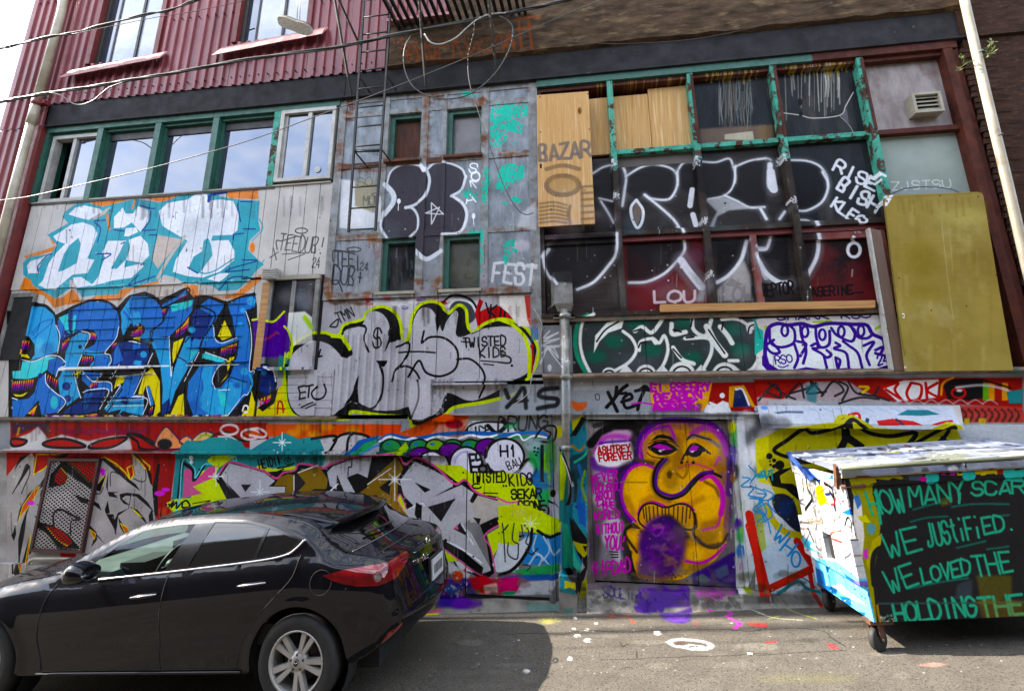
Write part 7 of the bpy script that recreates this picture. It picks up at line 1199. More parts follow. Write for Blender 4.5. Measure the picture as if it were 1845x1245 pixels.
cable('looped_cable', 'dark cable hanging in a wide round loop beside the fire escape', [(740, 66), (731, 82), (727, 106), (731, 132), (744, 156), (768, 172), (805, 179), (842, 172), (874, 151), (900, 122), (919, 85), (924, 53), (914, 37), (900, 30)], .5, .5, .009, m_greycable)
cable('white_cable', 'short white cable drooping from the thick bundle below the balcony', [(765, 62), (776, 77), (795, 80), (821, 69), (842, 50), (863, 34), (885, 26), (911, 24)], .55, .5, .010, m_whitecable)
cable('drop_wire', 'grey wire dropping past the turquoise peeling panels to the corner of the plywood', [(855, 40), (853, 62), (845, 93), (843, 119), (847, 154), (861, 199), (879, 254), (900, 315), (916, 352), (934, 379), (948, 387), (961, 384)], .4, .06, .0065, m_greycable)
cable('thin_wire', 'very thin wire running right along the brown concrete fascia', [(853, 62), (882, 54), (966, 69), (1085, 79), (1165, 78), (1266, 69), (1380, 45), (1455, 22), (1500, 4)], .3, .25, .004, m_cable)
cable('corner_wire', 'thin bent wire at the foot of the metal strip beside the conduit mast', [(962, 556), (973, 575), (977, 590), (972, 610), (966, 640), (958, 680), (950, 710), (925, 730), (921, 742)], .05, .06, .004, m_whitecable)
# a shoe thrown over the wires
sh = thing('hanging_shoe', 'worn canvas shoe hanging by its laces from the wires above the red building', 'shoe', tuple(W(530, 40, 2.6)))
out = [(188, 128), (198, 116), (240, 120), (300, 143), (360, 160), (402, 185), (424, 224), (400, 243), (350, 238), (290, 212), (230, 192), (196, 166)]
c = Sheet.curve(np.array(out), True, 4); c = [tp('A2', *p) for p in c]; n = len(c)
m_sole = M('worn_rubber_sole', (150, 138, 116), (118, 106, 88), 30, rough=.8, grain=.3); m_canvas = M('black_canvas', (44, 42, 42), (30, 30, 30), 30, rough=.9)
f = [W(x, y, 2.6) for x, y in c]; nrm = np.array([.05, .55, .83]); prism('sole', f, [p+nrm*.028 for p in f], m_sole, sh)
cen = sum(f)/n; vs, fs = [], []
for k, (h, s, sh_) in enumerate(((.029, .96, 0), (.055, .95, .0), (.085, .86, .02), (.105, .55, .05), (.11, .2, .06))):
    for p in f: vs.append(cen+(p-cen)*s+nrm*h+np.array([-sh_, 0, 0]))
for k in range(4):
    for i in range(n): fs.append((k*n+i, k*n+(i+1) % n, (k+1)*n+(i+1) % n, (k+1)*n+i))
fs.append(tuple(range(4*n, 5*n))); mesh('upper', vs, fs, m_canvas, sh, smooth=True)
for dx in (0, 5): tube('lace', [W(535+dx, 37, 2.45), W(536+dx, 10, 2.45), W(534+dx, -25, 2.3)], .004, m_whitecable, sh, n=5)
# ------------------------------------------------------------------ the parked car (local frame: x along the car, rear at 0, front at -4.46; y < 0 is the near side)
car = thing('parked_car', 'glossy dark blue hatchback parked along the wall with red tail lamps', 'car')
car.location = (-1.455, -1.245, SLOPE*(-1.455-SLX)); car.rotation_euler = (0, -math.atan(SLOPE), 0); PINV[car.name] = Matrix()
# outline of the side: x, z, bulge of the band that closes it, and how far that bulge points straight back
OUTL = [(.20, .24, .05, 0), (.10, .40, .12, 0), (.10, .55, .14, 0), (.2, .68, .12, 0), (.55, .80, .09, 0), (.95, .90, .06, 0), (1.30, .955, .045, 0), (1.5, 1.075, .05, 0), (1.76, 1.21, .05, 0), (2.0, 1.30, .045, 0), (2.17, 1.325, .02, 0), (2.58, 1.346, .012, 0), (3.0, 1.340, .010, 0), (3.30, 1.310, .012, 0), (3.50, 1.272, .03, .1), (3.61, 1.232, .03, .8), (3.68, 1.19, .05, 1), (3.76, 1.125, .08, 1), (3.90, 1.045, .11, 1), (4.07, 1.0, .09, 1), (4.21, .965, .075, 1), (4.28, .91, .09, .8), (4.31, .8, .10, .5), (4.33, .68, .11, .2), (4.37, .58, .10, 0), (4.36, .50, .10, 0), (4.25, .41, .08, 0), (4.1, .32, .05, 0), (3.98, .27, .0, 0)]
UP = Sheet.curve(np.array(OUTL), False, 10); UPD = Sheet.curve(np.array(OUTL), False, 60)[:, :2]
def arch(cx, R, a0, a1, n=26): return [(cx+R*math.cos(math.radians(a)), .325+R*math.sin(math.radians(a))) for a in np.linspace(a0, a1, n)]
BOT = arch(3.6, .385, -8, 188)+[(3.19, .25)]+[(x, .25) for x in np.linspace(3.1, 1.4, 16)]+[(1.20, .25)]+arch(.79, .38, -8, 188)+[(.45, .22)]
OUT2 = np.vstack([UP[:, :2], np.array(BOT)])
def ip(x, tab): return float(np.interp(x, [t[0] for t in tab], [t[1] for t in tab]))
_pv = Sheet.curve(np.array([(-.8, .935), (-.66, .955), (-.585, .968), (-.50, .966), (-.42, .980), (-.33, .996), (-.26, 1.0), (-.19, .994), (-.10, .979), (-.055, .966), (-.015, .937), (.03, .918), (.12, .878), (.2, .835), (.3, .778), (.42, .705)]), False, 8); PV = (_pv[:, 0], _pv[:, 1])
def hw(x, z):
    w = ip(x, ((.1, .66), (.3, .79), (.6, .865), (.95, .893), (1.6, .895), (3.4, .895), (3.8, .885), (4.1, .85), (4.3, .80), (4.45, .74)))
    zb = ip(x, ((.3, .86), (1.3, .885), (1.58, .90), (3.59, 1.055), (4.1, 1.0), (4.4, .95))); v = z-zb
    p = float(np.interp(v, PV[0], PV[1]))
    y = w*p
    d = np.sqrt(((UPD-np.array([x, z]))**2).sum(1)).min(); r = ip(x, ((.5, .12), (1.2, .07), (3.4, .07), (4.0, .12)))
    if d < r: y -= .8*r*(1-math.sqrt(max(0, 1-(1-d/r)**2)))
    for cx, R in ((3.6, .385), (.79, .38)):
        a = math.hypot(x-cx, z-.325)-R; y += .014*math.exp(-(a/.045)**2)
    return y
def hwn(x, z, e=.03):
    n = Vector((-(hw(x+e, z)-hw(x-e, z))/(2*e), 1, -(hw(x, z+e)-hw(x, z-e))/(2*e))); n.normalize(); return n
def inside(p, poly):
    x, y = p; r = False; j = len(poly)-1
    for i in range(len(poly)):
        a, b = poly[i], poly[j]
        if (a[1] > y) != (b[1] > y) and x < (b[0]-a[0])*(y-a[1])/(b[1]-a[1])+a[0]: r = not r
        j = i
    return r
def dens(p, step=.05):
    o = []
    for a, b in zip(p, p[1:]+p[:1]):
        n = max(1, int(math.hypot(b[0]-a[0], b[1]-a[1])/step)); o += [(a[0]+(b[0]-a[0])*i/n, a[1]+(b[1]-a[1])*i/n) for i in range(n)]
    return o
GF = [(1.60, .925), (2.0, .945), (2.395, .972), (2.525, 1.285), (2.35, 1.281), (2.18, 1.268), (2.013, 1.235), (1.85, 1.15), (1.70, 1.045), (1.61, .965)]
GR = [(2.60, .994), (2.71, 1.296), (3.0, 1.283), (3.225, 1.243), (3.17, 1.035)]
GQ = [(3.205, 1.038), (3.25, 1.238), (3.34, 1.212), (3.46, 1.172), (3.55, 1.148), (3.45, 1.075)]
DLO = [(1.53, .908), (2.0, .932), (2.40, .958), (3.2, 1.022), (3.47, 1.062), (3.595, 1.155), (3.46, 1.19), (3.25, 1.258), (3.0, 1.302), (2.72, 1.318), (2.35, 1.303), (2.0, 1.262), (1.82, 1.165), (1.64, 1.05)]
g1 = [(1.40, .895), (1.345, .75), (1.338, .516), (1.38, .35), (1.40, .28)]; g2 = [(2.452, .955), (2.435, .736), (2.445, .43), (2.46, .285)]; g3 = [(3.59, 1.05), (3.549, .908), (3.40, .76), (3.26, .63), (3.15, .47), (3.10, .285)]
DF = g1+[(1.9, .28), (2.46, .285)]+g2[::-1]+[(2.0, .928), (1.53, .904)]
DR_ = g2+[(2.8, .285)]+g3[::-1]+[(3.47, 1.058), (3.2, 1.016), (2.8, .985)]
TL = [(3.80, .912), (3.95, .938), (4.12, .948), (4.25, .945), (4.36, .94), (4.36, .83), (4.22, .815), (4.08, .822), (3.95, .85), (3.86, .88)]
RF = [(4.215, .40), (4.285, .485), (4.38, .52), (4.34, .45), (4.25, .395)]
m_carpaint = M('dark_blue_car_paint', (8, 9, 15), (7, 8, 13), 3, rough=.35, rvar=.03, metal=.0, spec=.02, coat=.72, grain=.1, k=1.0)
m_glossblack = M('gloss_black_trim', (10, 10, 11), rough=.2, rvar=.05, grain=0, coat=.6); m_matte = M('black_plastic', (22, 22, 23), rough=.6, grain=.1); m_chrome = M('chrome', (205, 205, 208), rough=.08, rvar=.03, metal=1.0, grain=0)
m_tint = M('privacy_glass', (13, 14, 15), rough=.03, rvar=.01, grain=0, coat=1.0); m_red = M('red_lamp_lens', (128, 6, 12), (84, 4, 8), 9, rough=.08, rvar=.02, coat=1.0, grain=0); m_clear = M('clear_lamp', (120, 124, 130), rough=.1, metal=.6, grain=0, coat=1)
m_glass = bpy.data.materials.new('car_glass'); m_glass.use_nodes = True; _n = m_glass.node_tree; _n.nodes.clear()
_o = _n.nodes.new('ShaderNodeOutputMaterial'); _t = _n.nodes.new('ShaderNodeBsdfTransparent'); _t.inputs[0].default_value = (.66, .80, .76, 1); _g = _n.nodes.new('ShaderNodeBsdfGlossy'); _g.inputs['Roughness'].default_value = .02; _f = _n.nodes.new('ShaderNodeFresnel'); _f.inputs[0].default_value = 1.5; _x = _n.nodes.new('ShaderNodeMixShader')
_n.links.new(_f.outputs[0], _x.inputs[0]); _n.links.new(_t.outputs[0], _x.inputs[1]); _n.links.new(_g.outputs[0], _x.inputs[2]); _n.links.new(_x.outputs[0], _o.inputs[0])
regions = [('glass_front', GF), ('glass_rear', GR), ('glass_quarter', GQ), ('trim', DLO), ('lamp', TL), ('reflector', RF), ('door_front', DF), ('door_rear', DR_)]
pts, edg = [], []
def loop(p, closed=True):
    b = len(pts); pts.extend(p); n = len(p); edg.extend((b+i, b+(i+1) % n) for i in range(n if closed else n-1))
loop([tuple(p) for p in OUT2])
for nme, p in regions: loop(dens(p, .04))
OL = [tuple(p) for p in OUT2]
for x in np.arange(.12, 4.45, .045):
    for z in np.arange(.23, 1.40, .035):
        if inside((x, z), OL): pts.append((x+random.uniform(-.004, .004), z+random.uniform(-.004, .004)))
cv, ce, cf, *_r = delaunay_2d_cdt([Vector(p) for p in pts], edg, [], 0, 1e-4)
HY = [(hw(v.x, v.y), hwn(v.x, v.y)) for v in cv]
bins = {k: [] for k, _ in regions}; bins['body'] = []
for f in cf:
    c = (sum(cv[i].x for i in f)/3, sum(cv[i].y for i in f)/3)
    if not inside(c, OL): continue
    for k, p in regions:
        if inside(c, p): bins[k].append(f); break
    else: bins['body'].append(f)
def side_piece(name, faces, mat, side, parent, push=0.0):
    idx, vs, ns_, fs = {}, [], [], []
    for f in faces:
        t = []
        for i in f:
            if i not in idx:
                idx[i] = len(vs); y, n = HY[i]; v = cv[i]; vs.append((v.x-4.46+n.x*push, side*(y+push*n.y), v.y+n.z*push)); ns_.append((n.x, side*n.y, n.z))
            t.append(idx[i])
        fs.append(t)
    me = bpy.data.meshes.new(name); me.from_pydata(vs, [], fs); me.update()
    bad = [p.index for p in me.polygons if p.normal.y*side < 0]
    if bad: me.flip_normals() if len(bad) > len(me.polygons)/2 else None
    me.polygons.foreach_set('use_smooth', [True]*len(me.polygons)); me.normals_split_custom_set_from_vertices(ns_)
    return link(name, me, mat, parent)
body = None
doors = {}
for side in (-1, 1):
    b_ = side_piece('body', bins['body'], m_carpaint, side, car); body = b_ if side < 0 else body
    for k in ('door_front', 'door_rear'): doors[k, side] = side_piece('door', bins[k], m_carpaint, side, car)
    side_piece('window_trim', bins['trim'], m_glossblack, side, car)
    for k in ('glass_front', 'glass_rear', 'glass_quarter'): side_piece('window', bins[k], m_glass if k == 'glass_front' else m_tint, side, car, -.004)
    side_piece('tail_lamp', bins['lamp'], m_red, side, car, .004); side_piece('reflector', bins['reflector'], m_red, side, car, .002)
# the band over hood, roof, hatch and bumper
T_ = np.linspace(-1, 1, 65); n = len(UP); BP = np.zeros((n, 65, 3))
for i in range(n):
    x, z, h, bk = UP[i]; a, b = UP[max(i-1, 0)], UP[min(i+1, n-1)]; t = np.array([b[0]-a[0], b[1]-a[1]]); t /= np.linalg.norm(t)+1e-9; nr = np.array([-t[1], t[0]]); we = hw(x, z)
    bk = min(max(bk, 0), 1); nr = nr*(1-bk)+np.array([.97, .24])*bk; nr /= np.linalg.norm(nr)
    for j, s in enumerate(T_): k = h*(1-abs(s)**2.3); BP[i, j] = (x-4.46+nr[0]*k, we*s, z+nr[1]*k)
BN = np.zeros_like(BP)
du = np.gradient(BP, axis=0); dv = np.gradient(BP, axis=1); BN = np.cross(du, dv); BN /= np.linalg.norm(BN, axis=2, keepdims=True)+1e-9
cen = np.array([-2.2, 0, .7])
if ((BP[n//2, 32]-cen)*BN[n//2, 32]).sum() < 0: BN = -BN
def band_kind(i, j):
    x, z = UP[i, :2]; s = abs(T_[j]+T_[j+1])/2
    if 1.30 <= x < 2.13 and i < n//2 and s < .93: return 'windscreen'
    if i > n//2:
        if 3.66 < x < 3.96 and 1.035 < z < 1.215 and s < .97: return 'rear_window'
        if .825+max(0, .95-s)*.26 < z < .945 and s > .60: return 'lamp'
        if .60 < z < .80 and s < .30: return 'body'
        if z < .47: return 'valance'
    return 'body'
def band_piece(name, kind, mat, half=0):
    idx, vs, ns_, fs = {}, [], [], []
    for i in range(n-1):
        for j in range(64):
            if band_kind(i, j) != kind or half*(T_[j]+T_[j+1]) < 0: continue
            t = []
            for a, b in ((i, j), (i+1, j), (i+1, j+1), (i, j+1)):
                if (a, b) not in idx: idx[a, b] = len(vs); vs.append(tuple(BP[a, b])); ns_.append(tuple(BN[a, b]))
                t.append(idx[a, b])
            fs.append(t)
    me = bpy.data.meshes.new(name); me.from_pydata(vs, [], fs); me.update(); p0 = me.polygons[len(me.polygons)//2]
    if sum(Vector(ns_[p0.vertices[0]])*1.0 @ p0.normal for _ in (0,)) < 0: me.flip_normals()
    me.polygons.foreach_set('use_smooth', [True]*len(me.polygons)); me.normals_split_custom_set_from_vertices(ns_); return link(name, me, mat, car)
band_piece('roof_and_hatch', 'body', m_carpaint); band_piece('windscreen', 'windscreen', m_glass); band_piece('rear_window', 'rear_window', m_tint); [band_piece('tail_lamp', 'lamp', m_red, h_) for h_ in (-1, 1)]; band_piece('valance', 'valance', m_carpaint)
def onside(x, z, side=-1, push=.0):
    nn = hwn(x, z); return (x-4.46+nn.x*push, side*(hw(x, z)+push*nn.y), z+nn.z*push)
def sline(name, p, r, mat, parent, push=0.0, curve=5, side=-1):
    q = Sheet.curve(np.array(p, float), False, curve); o = tube(name, [onside(a, b, side, push) for a, b in q], r, mat, parent, n=6); return o
for g in (g1, g2, g3, [(1.40, .28), (2.46, .285), (3.10, .285)]): sline('panel_gap', g, .0042, m_black, car, .0005)
sline('panel_gap', [(3.60, 1.16), (3.70, 1.08), (3.82, 1.0), (3.95, .97), (4.1, .96)], .003, m_black, car)
sline('panel_gap', [(3.99, .82), (3.96, .75), (3.94, .66), (3.985, .6)], .003, m_black, car)
sline('chrome_strip', [(1.56, .902), (1.82, .92), (2.43, .958), (3.2, 1.017), (3.45, 1.052), (3.53, 1.09), (3.60, 1.155)], .0085, m_chrome, car, .002)
sline('sill_trim', [(1.36, .262), (2.2, .262), (3.0, .262), (3.14, .262)], .012, m_carpaint, car, .004)
sline('fuel_flap', [(3.786+.085*math.cos(a), .864+.085*math.sin(a)) for a in np.linspace(0, 6.28, 24)], .0028, m_black, car, 0, 2)
for (x0, x1, z), dk in (((2.16, 2.40, .795), 'door_front'), ((3.10, 3.345, .858), 'door_rear')):
    q = [onside(x0+(x1-x0)*t, z+.02*t, -1, .012+.022*math.sin(math.pi*t)) for t in np.linspace(0, 1, 10)]
    tube('handle', q, [.008, .013, .015, .016, .016, .016, .016, .015, .013, .008], m_carpaint, doors[dk, -1], n=10); c = onside((x0+x1)/2, z-.012, -1, .002)
    tube('handle_chrome', [(a+0, b-.012, c_+.004) for a, b, c_ in q], .0055, m_chrome, doors[dk, -1], n=6)
# mirror
def blobmesh(name, c, rx, ry, rz, mat, parent, fn=None, nu=20, nv=12):
    vs, fs = [], []
    for i in range(nv+1):
        a = math.pi*i/nv
        for j in range(nu):
            b = 2*math.pi*j/nu; p = [math.sin(a)*math.cos(b), math.sin(a)*math.sin(b), math.cos(a)]
            p = [math.copysign(abs(q)**.8, q) for q in p]
            if fn: p = fn(p)
            vs.append((c[0]+rx*p[0], c[1]+ry*p[1], c[2]+rz*p[2]))
    for i in range(nv):
        for j in range(nu): fs.append((i*nu+j, i*nu+(j+1) % nu, (i+1)*nu+(j+1) % nu, (i+1)*nu+j))
    return mesh(name, vs, fs, mat, parent, True)
for s in (-1, 1):
    mi = blobmesh('mirror', (1.80-4.46, s*1.02, 1.02), .105, .115, .078, m_carpaint, car, lambda p: [p[0]*(1-.25*p[2]), p[1], p[2]*(1-.25*p[0])])
    tube('mirror_stalk', [(1.78-4.46, s*.86, .93), (1.79-4.46, s*.93, .955), (1.80-4.46, s*.99, .965)], .028, m_matte, mi, n=8)
    mesh('mirror_glass', [(1.895-4.46, s*(1.02+.09*math.cos(a)), 1.02+.055*math.sin(a)) for a in np.linspace(0, 6.283, 20, endpoint=False)], [tuple(range(20))], m_chrome, mi)
# wheels
m_tyre = M('tyre_rubber', (26, 26, 27), (34, 33, 32), 8, rough=.8, bump=.1, grain=.2); m_alloy = M('silver_alloy', (186, 184, 180), (160, 158, 154), 6, rough=.35, metal=.35, grain=.2); m_disc = M('brake_steel', (84, 80, 76), rough=.45, metal=.7)
def lathe(name, prof, mat, parent, c, s, n=48):           # prof: (radius, depth outward)
    vs, fs = [], []
    for r, d in prof:
        for k in range(n): a = 2*math.pi*k/n; vs.append((c[0]+r*math.cos(a), c[1]+s*d, c[2]+r*math.sin(a)))
    for i in range(len(prof)-1):
        for k in range(n): fs.append((i*n+k, i*n+(k+1) % n, (i+1)*n+(k+1) % n, (i+1)*n+k))
    return mesh(name, vs, fs, mat, parent, True)
for wx in (3.6, .79):
    for s in (-1, 1):
        c = (wx-4.46, s*.77, .325)
        ty = lathe('wheel', [(.215, -.10), (.30, -.10), (.318, -.08), (.322, 0), (.320, .06), (.312, .085), (.295, .102), (.265, .106), (.225, .098), (.215, .09)], m_tyre, car, c, s)
        if s > 0: continue
        lathe('rim', [(.19, -.06), (.205, .02), (.207, .08), (.218, .092), (.219, .10), (.210, .102), (.203, .088), (.198, .07)], m_alloy, ty, c, s)
        lathe('brake_disc', [(.0, .0), (.15, .0), (.15, -.02)], m_disc, ty, c, s, 32); lathe('wheel_well', [(.0, -.05), (.2, -.05)], m_black, ty, c, s, 32)
        for k in range(10):
            a = math.radians(36*k+ (7 if k % 2 else -7)+9); ca, sa = math.cos(a), math.sin(a)
            def sp(r, t, d): return (c[0]+r*ca-t*sa, c[1]+s*d, c[2]+r*sa+t*ca)
            f = [sp(.045, -.013, .078), sp(.20, -.019, .086), sp(.20, .019, .086), sp(.045, .013, .078)]; g = [sp(.045, -.016, .03), sp(.20, -.024, .06), sp(.20, .024, .06), sp(.045, .016, .03)]
            prism('spoke', f, g, m_alloy, ty)
        lathe('hub', [(.0, .088), (.03, .088), (.036, .082), (.075, .076), (.08, .04)], m_alloy, ty, c, s, 24); lathe('hub_cap', [(.0, .093), (.026, .092), (.029, .086)], m_matte, ty, c, s, 20); lathe('cap_ring', [(.020, .0945), (.023, .096), (.026, .0945)], m_chrome, ty, c, s, 20)
        for a in ((-.013, .006, 0, -.004), (0, -.004, .013, .006)): tube('cap_emblem', [(c[0]+a[0], c[1]+s*.095, c[2]+a[1]), (c[0]+a[2], c[1]+s*.095, c[2]+a[3])], .003, m_chrome, ty, n=5)
        for k in range(5):
            a = math.radians(72*k+18); p = (c[0]+.052*math.cos(a), c[1], c[2]+.052*math.sin(a)); lathe('wheel_nut', [(.0, .084), (.009, .083), (.012, .07)], m_disc, ty, p, s, 10)
box3('underbody', -4.2, -.3, -.62, .62, .20, .50, m_black, car)
for wx in (3.6, .79): lathe('arch_liner', [(.0, .0), (.395, .0), (.395, .2)], m_black, car, (wx-4.46, -.60, .325), -1, 30)
# inside of the car
m_cabin = M('black_cabin', (26, 26, 27), (34, 33, 33), 9, rough=.7); m_dash = M('grey_dashboard', (104, 108, 108), (84, 88, 88), 5, rough=.6)
box3('cabin_floor', -3.2, -.9, -.78, .78, .42, .56, m_cabin, car)
f = [(-3.15, -.78, .60), (-2.62, -.78, .60), (-2.58, -.78, .80), (-2.72, -.78, .93), (-3.15, -.78, .965)]; prism('dashboard', f, [(p[0], .78, p[2]) for p in f], m_dash, car)
box3('instrument_hood', -2.74, -2.5, -.56, -.2, .88, .975, m_cabin, car); box3('display', -2.60, -2.57, -.12, .12, .93, 1.05, m_cabin, car); box3('centre_stack', -2.62, -2.5, -.16, .16, .55, .9, m_cabin, car)
c = np.array([-2.36, -.38, .90]); ax = np.array([-.9, 0, .42]); u = np.array([0, 1., 0]); v = np.cross(ax, u); v /= np.linalg.norm(v)
wv, wf = [], []
for i in range(28):
    a = 2*math.pi*i/28; rdir = u*math.cos(a)+v*math.sin(a); ce_ = c+rdir*.185
    for k in range(8): b = 2*math.pi*k/8; wv.append(ce_+.016*(rdir*math.cos(b)+np.cross(u, v)*math.sin(b)))
for i in range(28):
    for k in range(8): wf.append((i*8+k, i*8+(k+1) % 8, ((i+1) % 28)*8+(k+1) % 8, ((i+1) % 28)*8+k))
sw = mesh('steering_wheel', wv, wf, m_cabin, car, True)
for a in (0, 180, 270): rdir = u*math.cos(math.radians(a))+v*math.sin(math.radians(a)); tube('spoke', [c, c+rdir*.18], .018, m_matte, sw, n=6)
blobmesh('airbag_cover', tuple(c), .05, .08, .06, m_matte, sw)
for y in (-.38, .38):
    for x, zz in ((-2.05, .93), (-1.45, .86)):
        se = blobmesh('seat', (x+.28, y, zz-.12), .12, .25, .34, m_cabin, car, lambda p: [p[0]+.35*p[2], p[1], p[2]]); blobmesh('headrest', (x+.36, y, zz+.24), .05, .12, .07, m_cabin, se); blobmesh('seat_base', (x, y, .62), .27, .25, .1, m_cabin, se)
# hatch details
def onband(zt, s, push=.0):                               # point on the rear band nearest this height
    best = min((i for i in range(n//2, n)), key=lambda i: abs(UP[i, 1]-zt)+(0 if UP[i, 0] > 3.62 else 9)); j = min(64, max(0, int(round((s+1)*32)))); return BP[best, j]+BN[best, j]*push
for s0, s1, z0, z1 in ((-.66, .66, .995, .998),):
    tube('panel_gap', [onband(.99, t, .0) for t in np.linspace(-.9, .9, 13)], .004, m_black, car, n=5)
tube('panel_gap', [onband(.60, t, .0) for t in np.linspace(-.8, .8, 13)], .005, m_black, car, n=5)
for s in (-1, 1): tube('panel_gap', [onband(z, s*.80, .0) for z in np.linspace(.985, .60, 8)], .004, m_black, car, n=5)
a, b = onband(.73, -.2, .0), onband(.73, .2, .0); x = max(a[0], b[0])+.028
plate = box3('number_plate', x, x+.012, -.16, .16, .66, .82, M('white_plate', (196, 198, 202), rough=.4, grain=.1), car)
for i in range(6): box3('character', x+.0125, x+.014, -.115+i*.042, -.09+i*.042, .70, .775, m_cable, plate)
box3('plate_frame', x-.02, x-.002, -.18, .18, .64, .84, m_matte, car)
p = onband(.92, 0, .01); q = [(p[0]+.006, p[1]+.05*math.cos(t), p[2]+.036*math.sin(t)) for t in np.linspace(0, 6.283, 20)]; em = tube('emblem', q, .006, m_chrome, car, n=6); tube('emblem_wing', [(p[0]+.01, -.04, p[2]+.016), (p[0]+.012, 0, p[2]-.008), (p[0]+.01, .04, p[2]+.016)], .005, m_chrome, em, n=5)
tube('glass_highlight', [onband(1.03, t, .002) for t in np.linspace(-.96, .96, 21)], .005, M('painted_highlight', (92, 96, 104), rough=.3), car, n=5)  # lighter grey line painting the highlight along the bottom of the glass
tube('wiper', [onband(1.05, .05, .03), onband(1.06, -.25, .03), onband(1.07, -.55, .025)], .010, m_matte, car, n=6)
tube('chrome_bar', [onband(.90, t, .006) for t in np.linspace(-.5, .5, 9)], .006, m_glossblack, car, n=5)
vs, fs = [], []                                          # roof spoiler over the rear window with its side fins
for i, t in enumerate(np.linspace(0, 1, 9)):
    for j, q in enumerate(np.linspace(-1, 1, 21)):
        x = -1.18+t*(.47+.10*(1-q*q)); w_ = .605-.02*t; vs.append((x, q*w_, 1.322+.014*(1-abs(q)**2.5)-.092*t**1.3))
for i in range(8):
    for j in range(20): fs.append((i*21+j, i*21+j+1, (i+1)*21+j+1, (i+1)*21+j))
k = len(vs); vs += [(x+(-.02 if i >= 8*21 else 0), y, z-.004-.034*min(1, max(0, x+1.18)/.35)) for i, (x, y, z) in enumerate(vs)]
fs += [tuple(k+q for q in f[::-1]) for f in fs[:]]+[(8*21+j, 8*21+j+1, k+8*21+j+1, k+8*21+j) for j in range(20)]+[(i*21+e, (i+1)*21+e, k+(i+1)*21+e, k+i*21+e) for i in range(8) for e in (0, 20)]
sp_ = mesh('spoiler', vs, fs, m_carpaint, car, True)
for s in (-1, 1):
    f = [(-1.02, s*.640, 1.272), (-.72, s*.592, 1.222), (-.735, s*.605, 1.19), (-.73, s*.65, 1.10), (-.87, s*.672, 1.19)]; prism('spoiler_fin', f, [(p[0], p[1]-s*.018, p[2]) for p in f], m_carpaint, sp_)
lm = onside(4.20, .875, -1, .006); blobmesh('lamp_reflector', (lm[0]+.02, lm[1]+.004, lm[2]), .030, .010, .030, m_clear, car, nu=28, nv=18); tube('lamp_ring', [(lm[0]+.02+.034*math.cos(t), lm[1]+.001, lm[2]+.034*math.sin(t)) for t in np.linspace(0, 6.283, 24)], .006, m_red, car, n=6)
# badge on the hatch
tc = bpy.data.curves.new('badge', 'FONT'); tc.body = 'mazda3'; tc.size = .075; tc.extrude = .002; to = bpy.data.objects.new('badge_text', tc); COL.objects.link(to)
to.parent = car; bpy.context.view_layer.update(); p = onband(.83, -.62, .014)
to.location = (p[0], p[1], p[2]); nn = Vector(BN[n-20, 10]); to.rotation_euler = (math.radians(90), 0, math.radians(72))
dg = bpy.context.evaluated_depsgraph_get(); me = bpy.data.meshes.new_from_object(to.evaluated_get(dg)); bpy.data.objects.remove(to); o = bpy.data.objects.new('badge', me); COL.objects.link(o); me.materials.clear(); me.materials.append(m_chrome); o.parent = car; o.location = (p[0], p[1], p[2]); o.rotation_euler = (math.radians(90), 0, math.radians(72))
# ------------------------------------------------------------------ the dumpster (local frame: x along the front, y towards the wall, z up)
du_ = thing('dumpster', 'big graffiti covered steel dumpster on castors with green lettering on its dark front', 'dumpster')
du_.location = (2.135, -1.20, SLOPE*(2.135-SLX)); du_.rotation_euler = (0, -math.atan(SLOPE), .07); PINV[du_.name] = Matrix()
_dm = Matrix.Translation(du_.location) @ du_.rotation_euler.to_matrix().to_4x4(); _di = _dm.inverted()
def dlocal(px, py, axis, val):
    o = _di @ Vector(CAM); e = _di @ Vector(CAM+ray(px, py))-o; t = (val-o[axis])/e[axis]; return o+e*t
DFS = Sheet(-.1, 2.2, .1, 1.5, 330, lambda px, py, d: (lambda p: (p.x, p.z))(dlocal(px, py, 1, 0.0)))
DSS = Sheet(-.1, 1.15, .1, 1.5, 330, lambda px, py, d: (lambda p: (p.y, p.z))(dlocal(px, py, 0, d)))
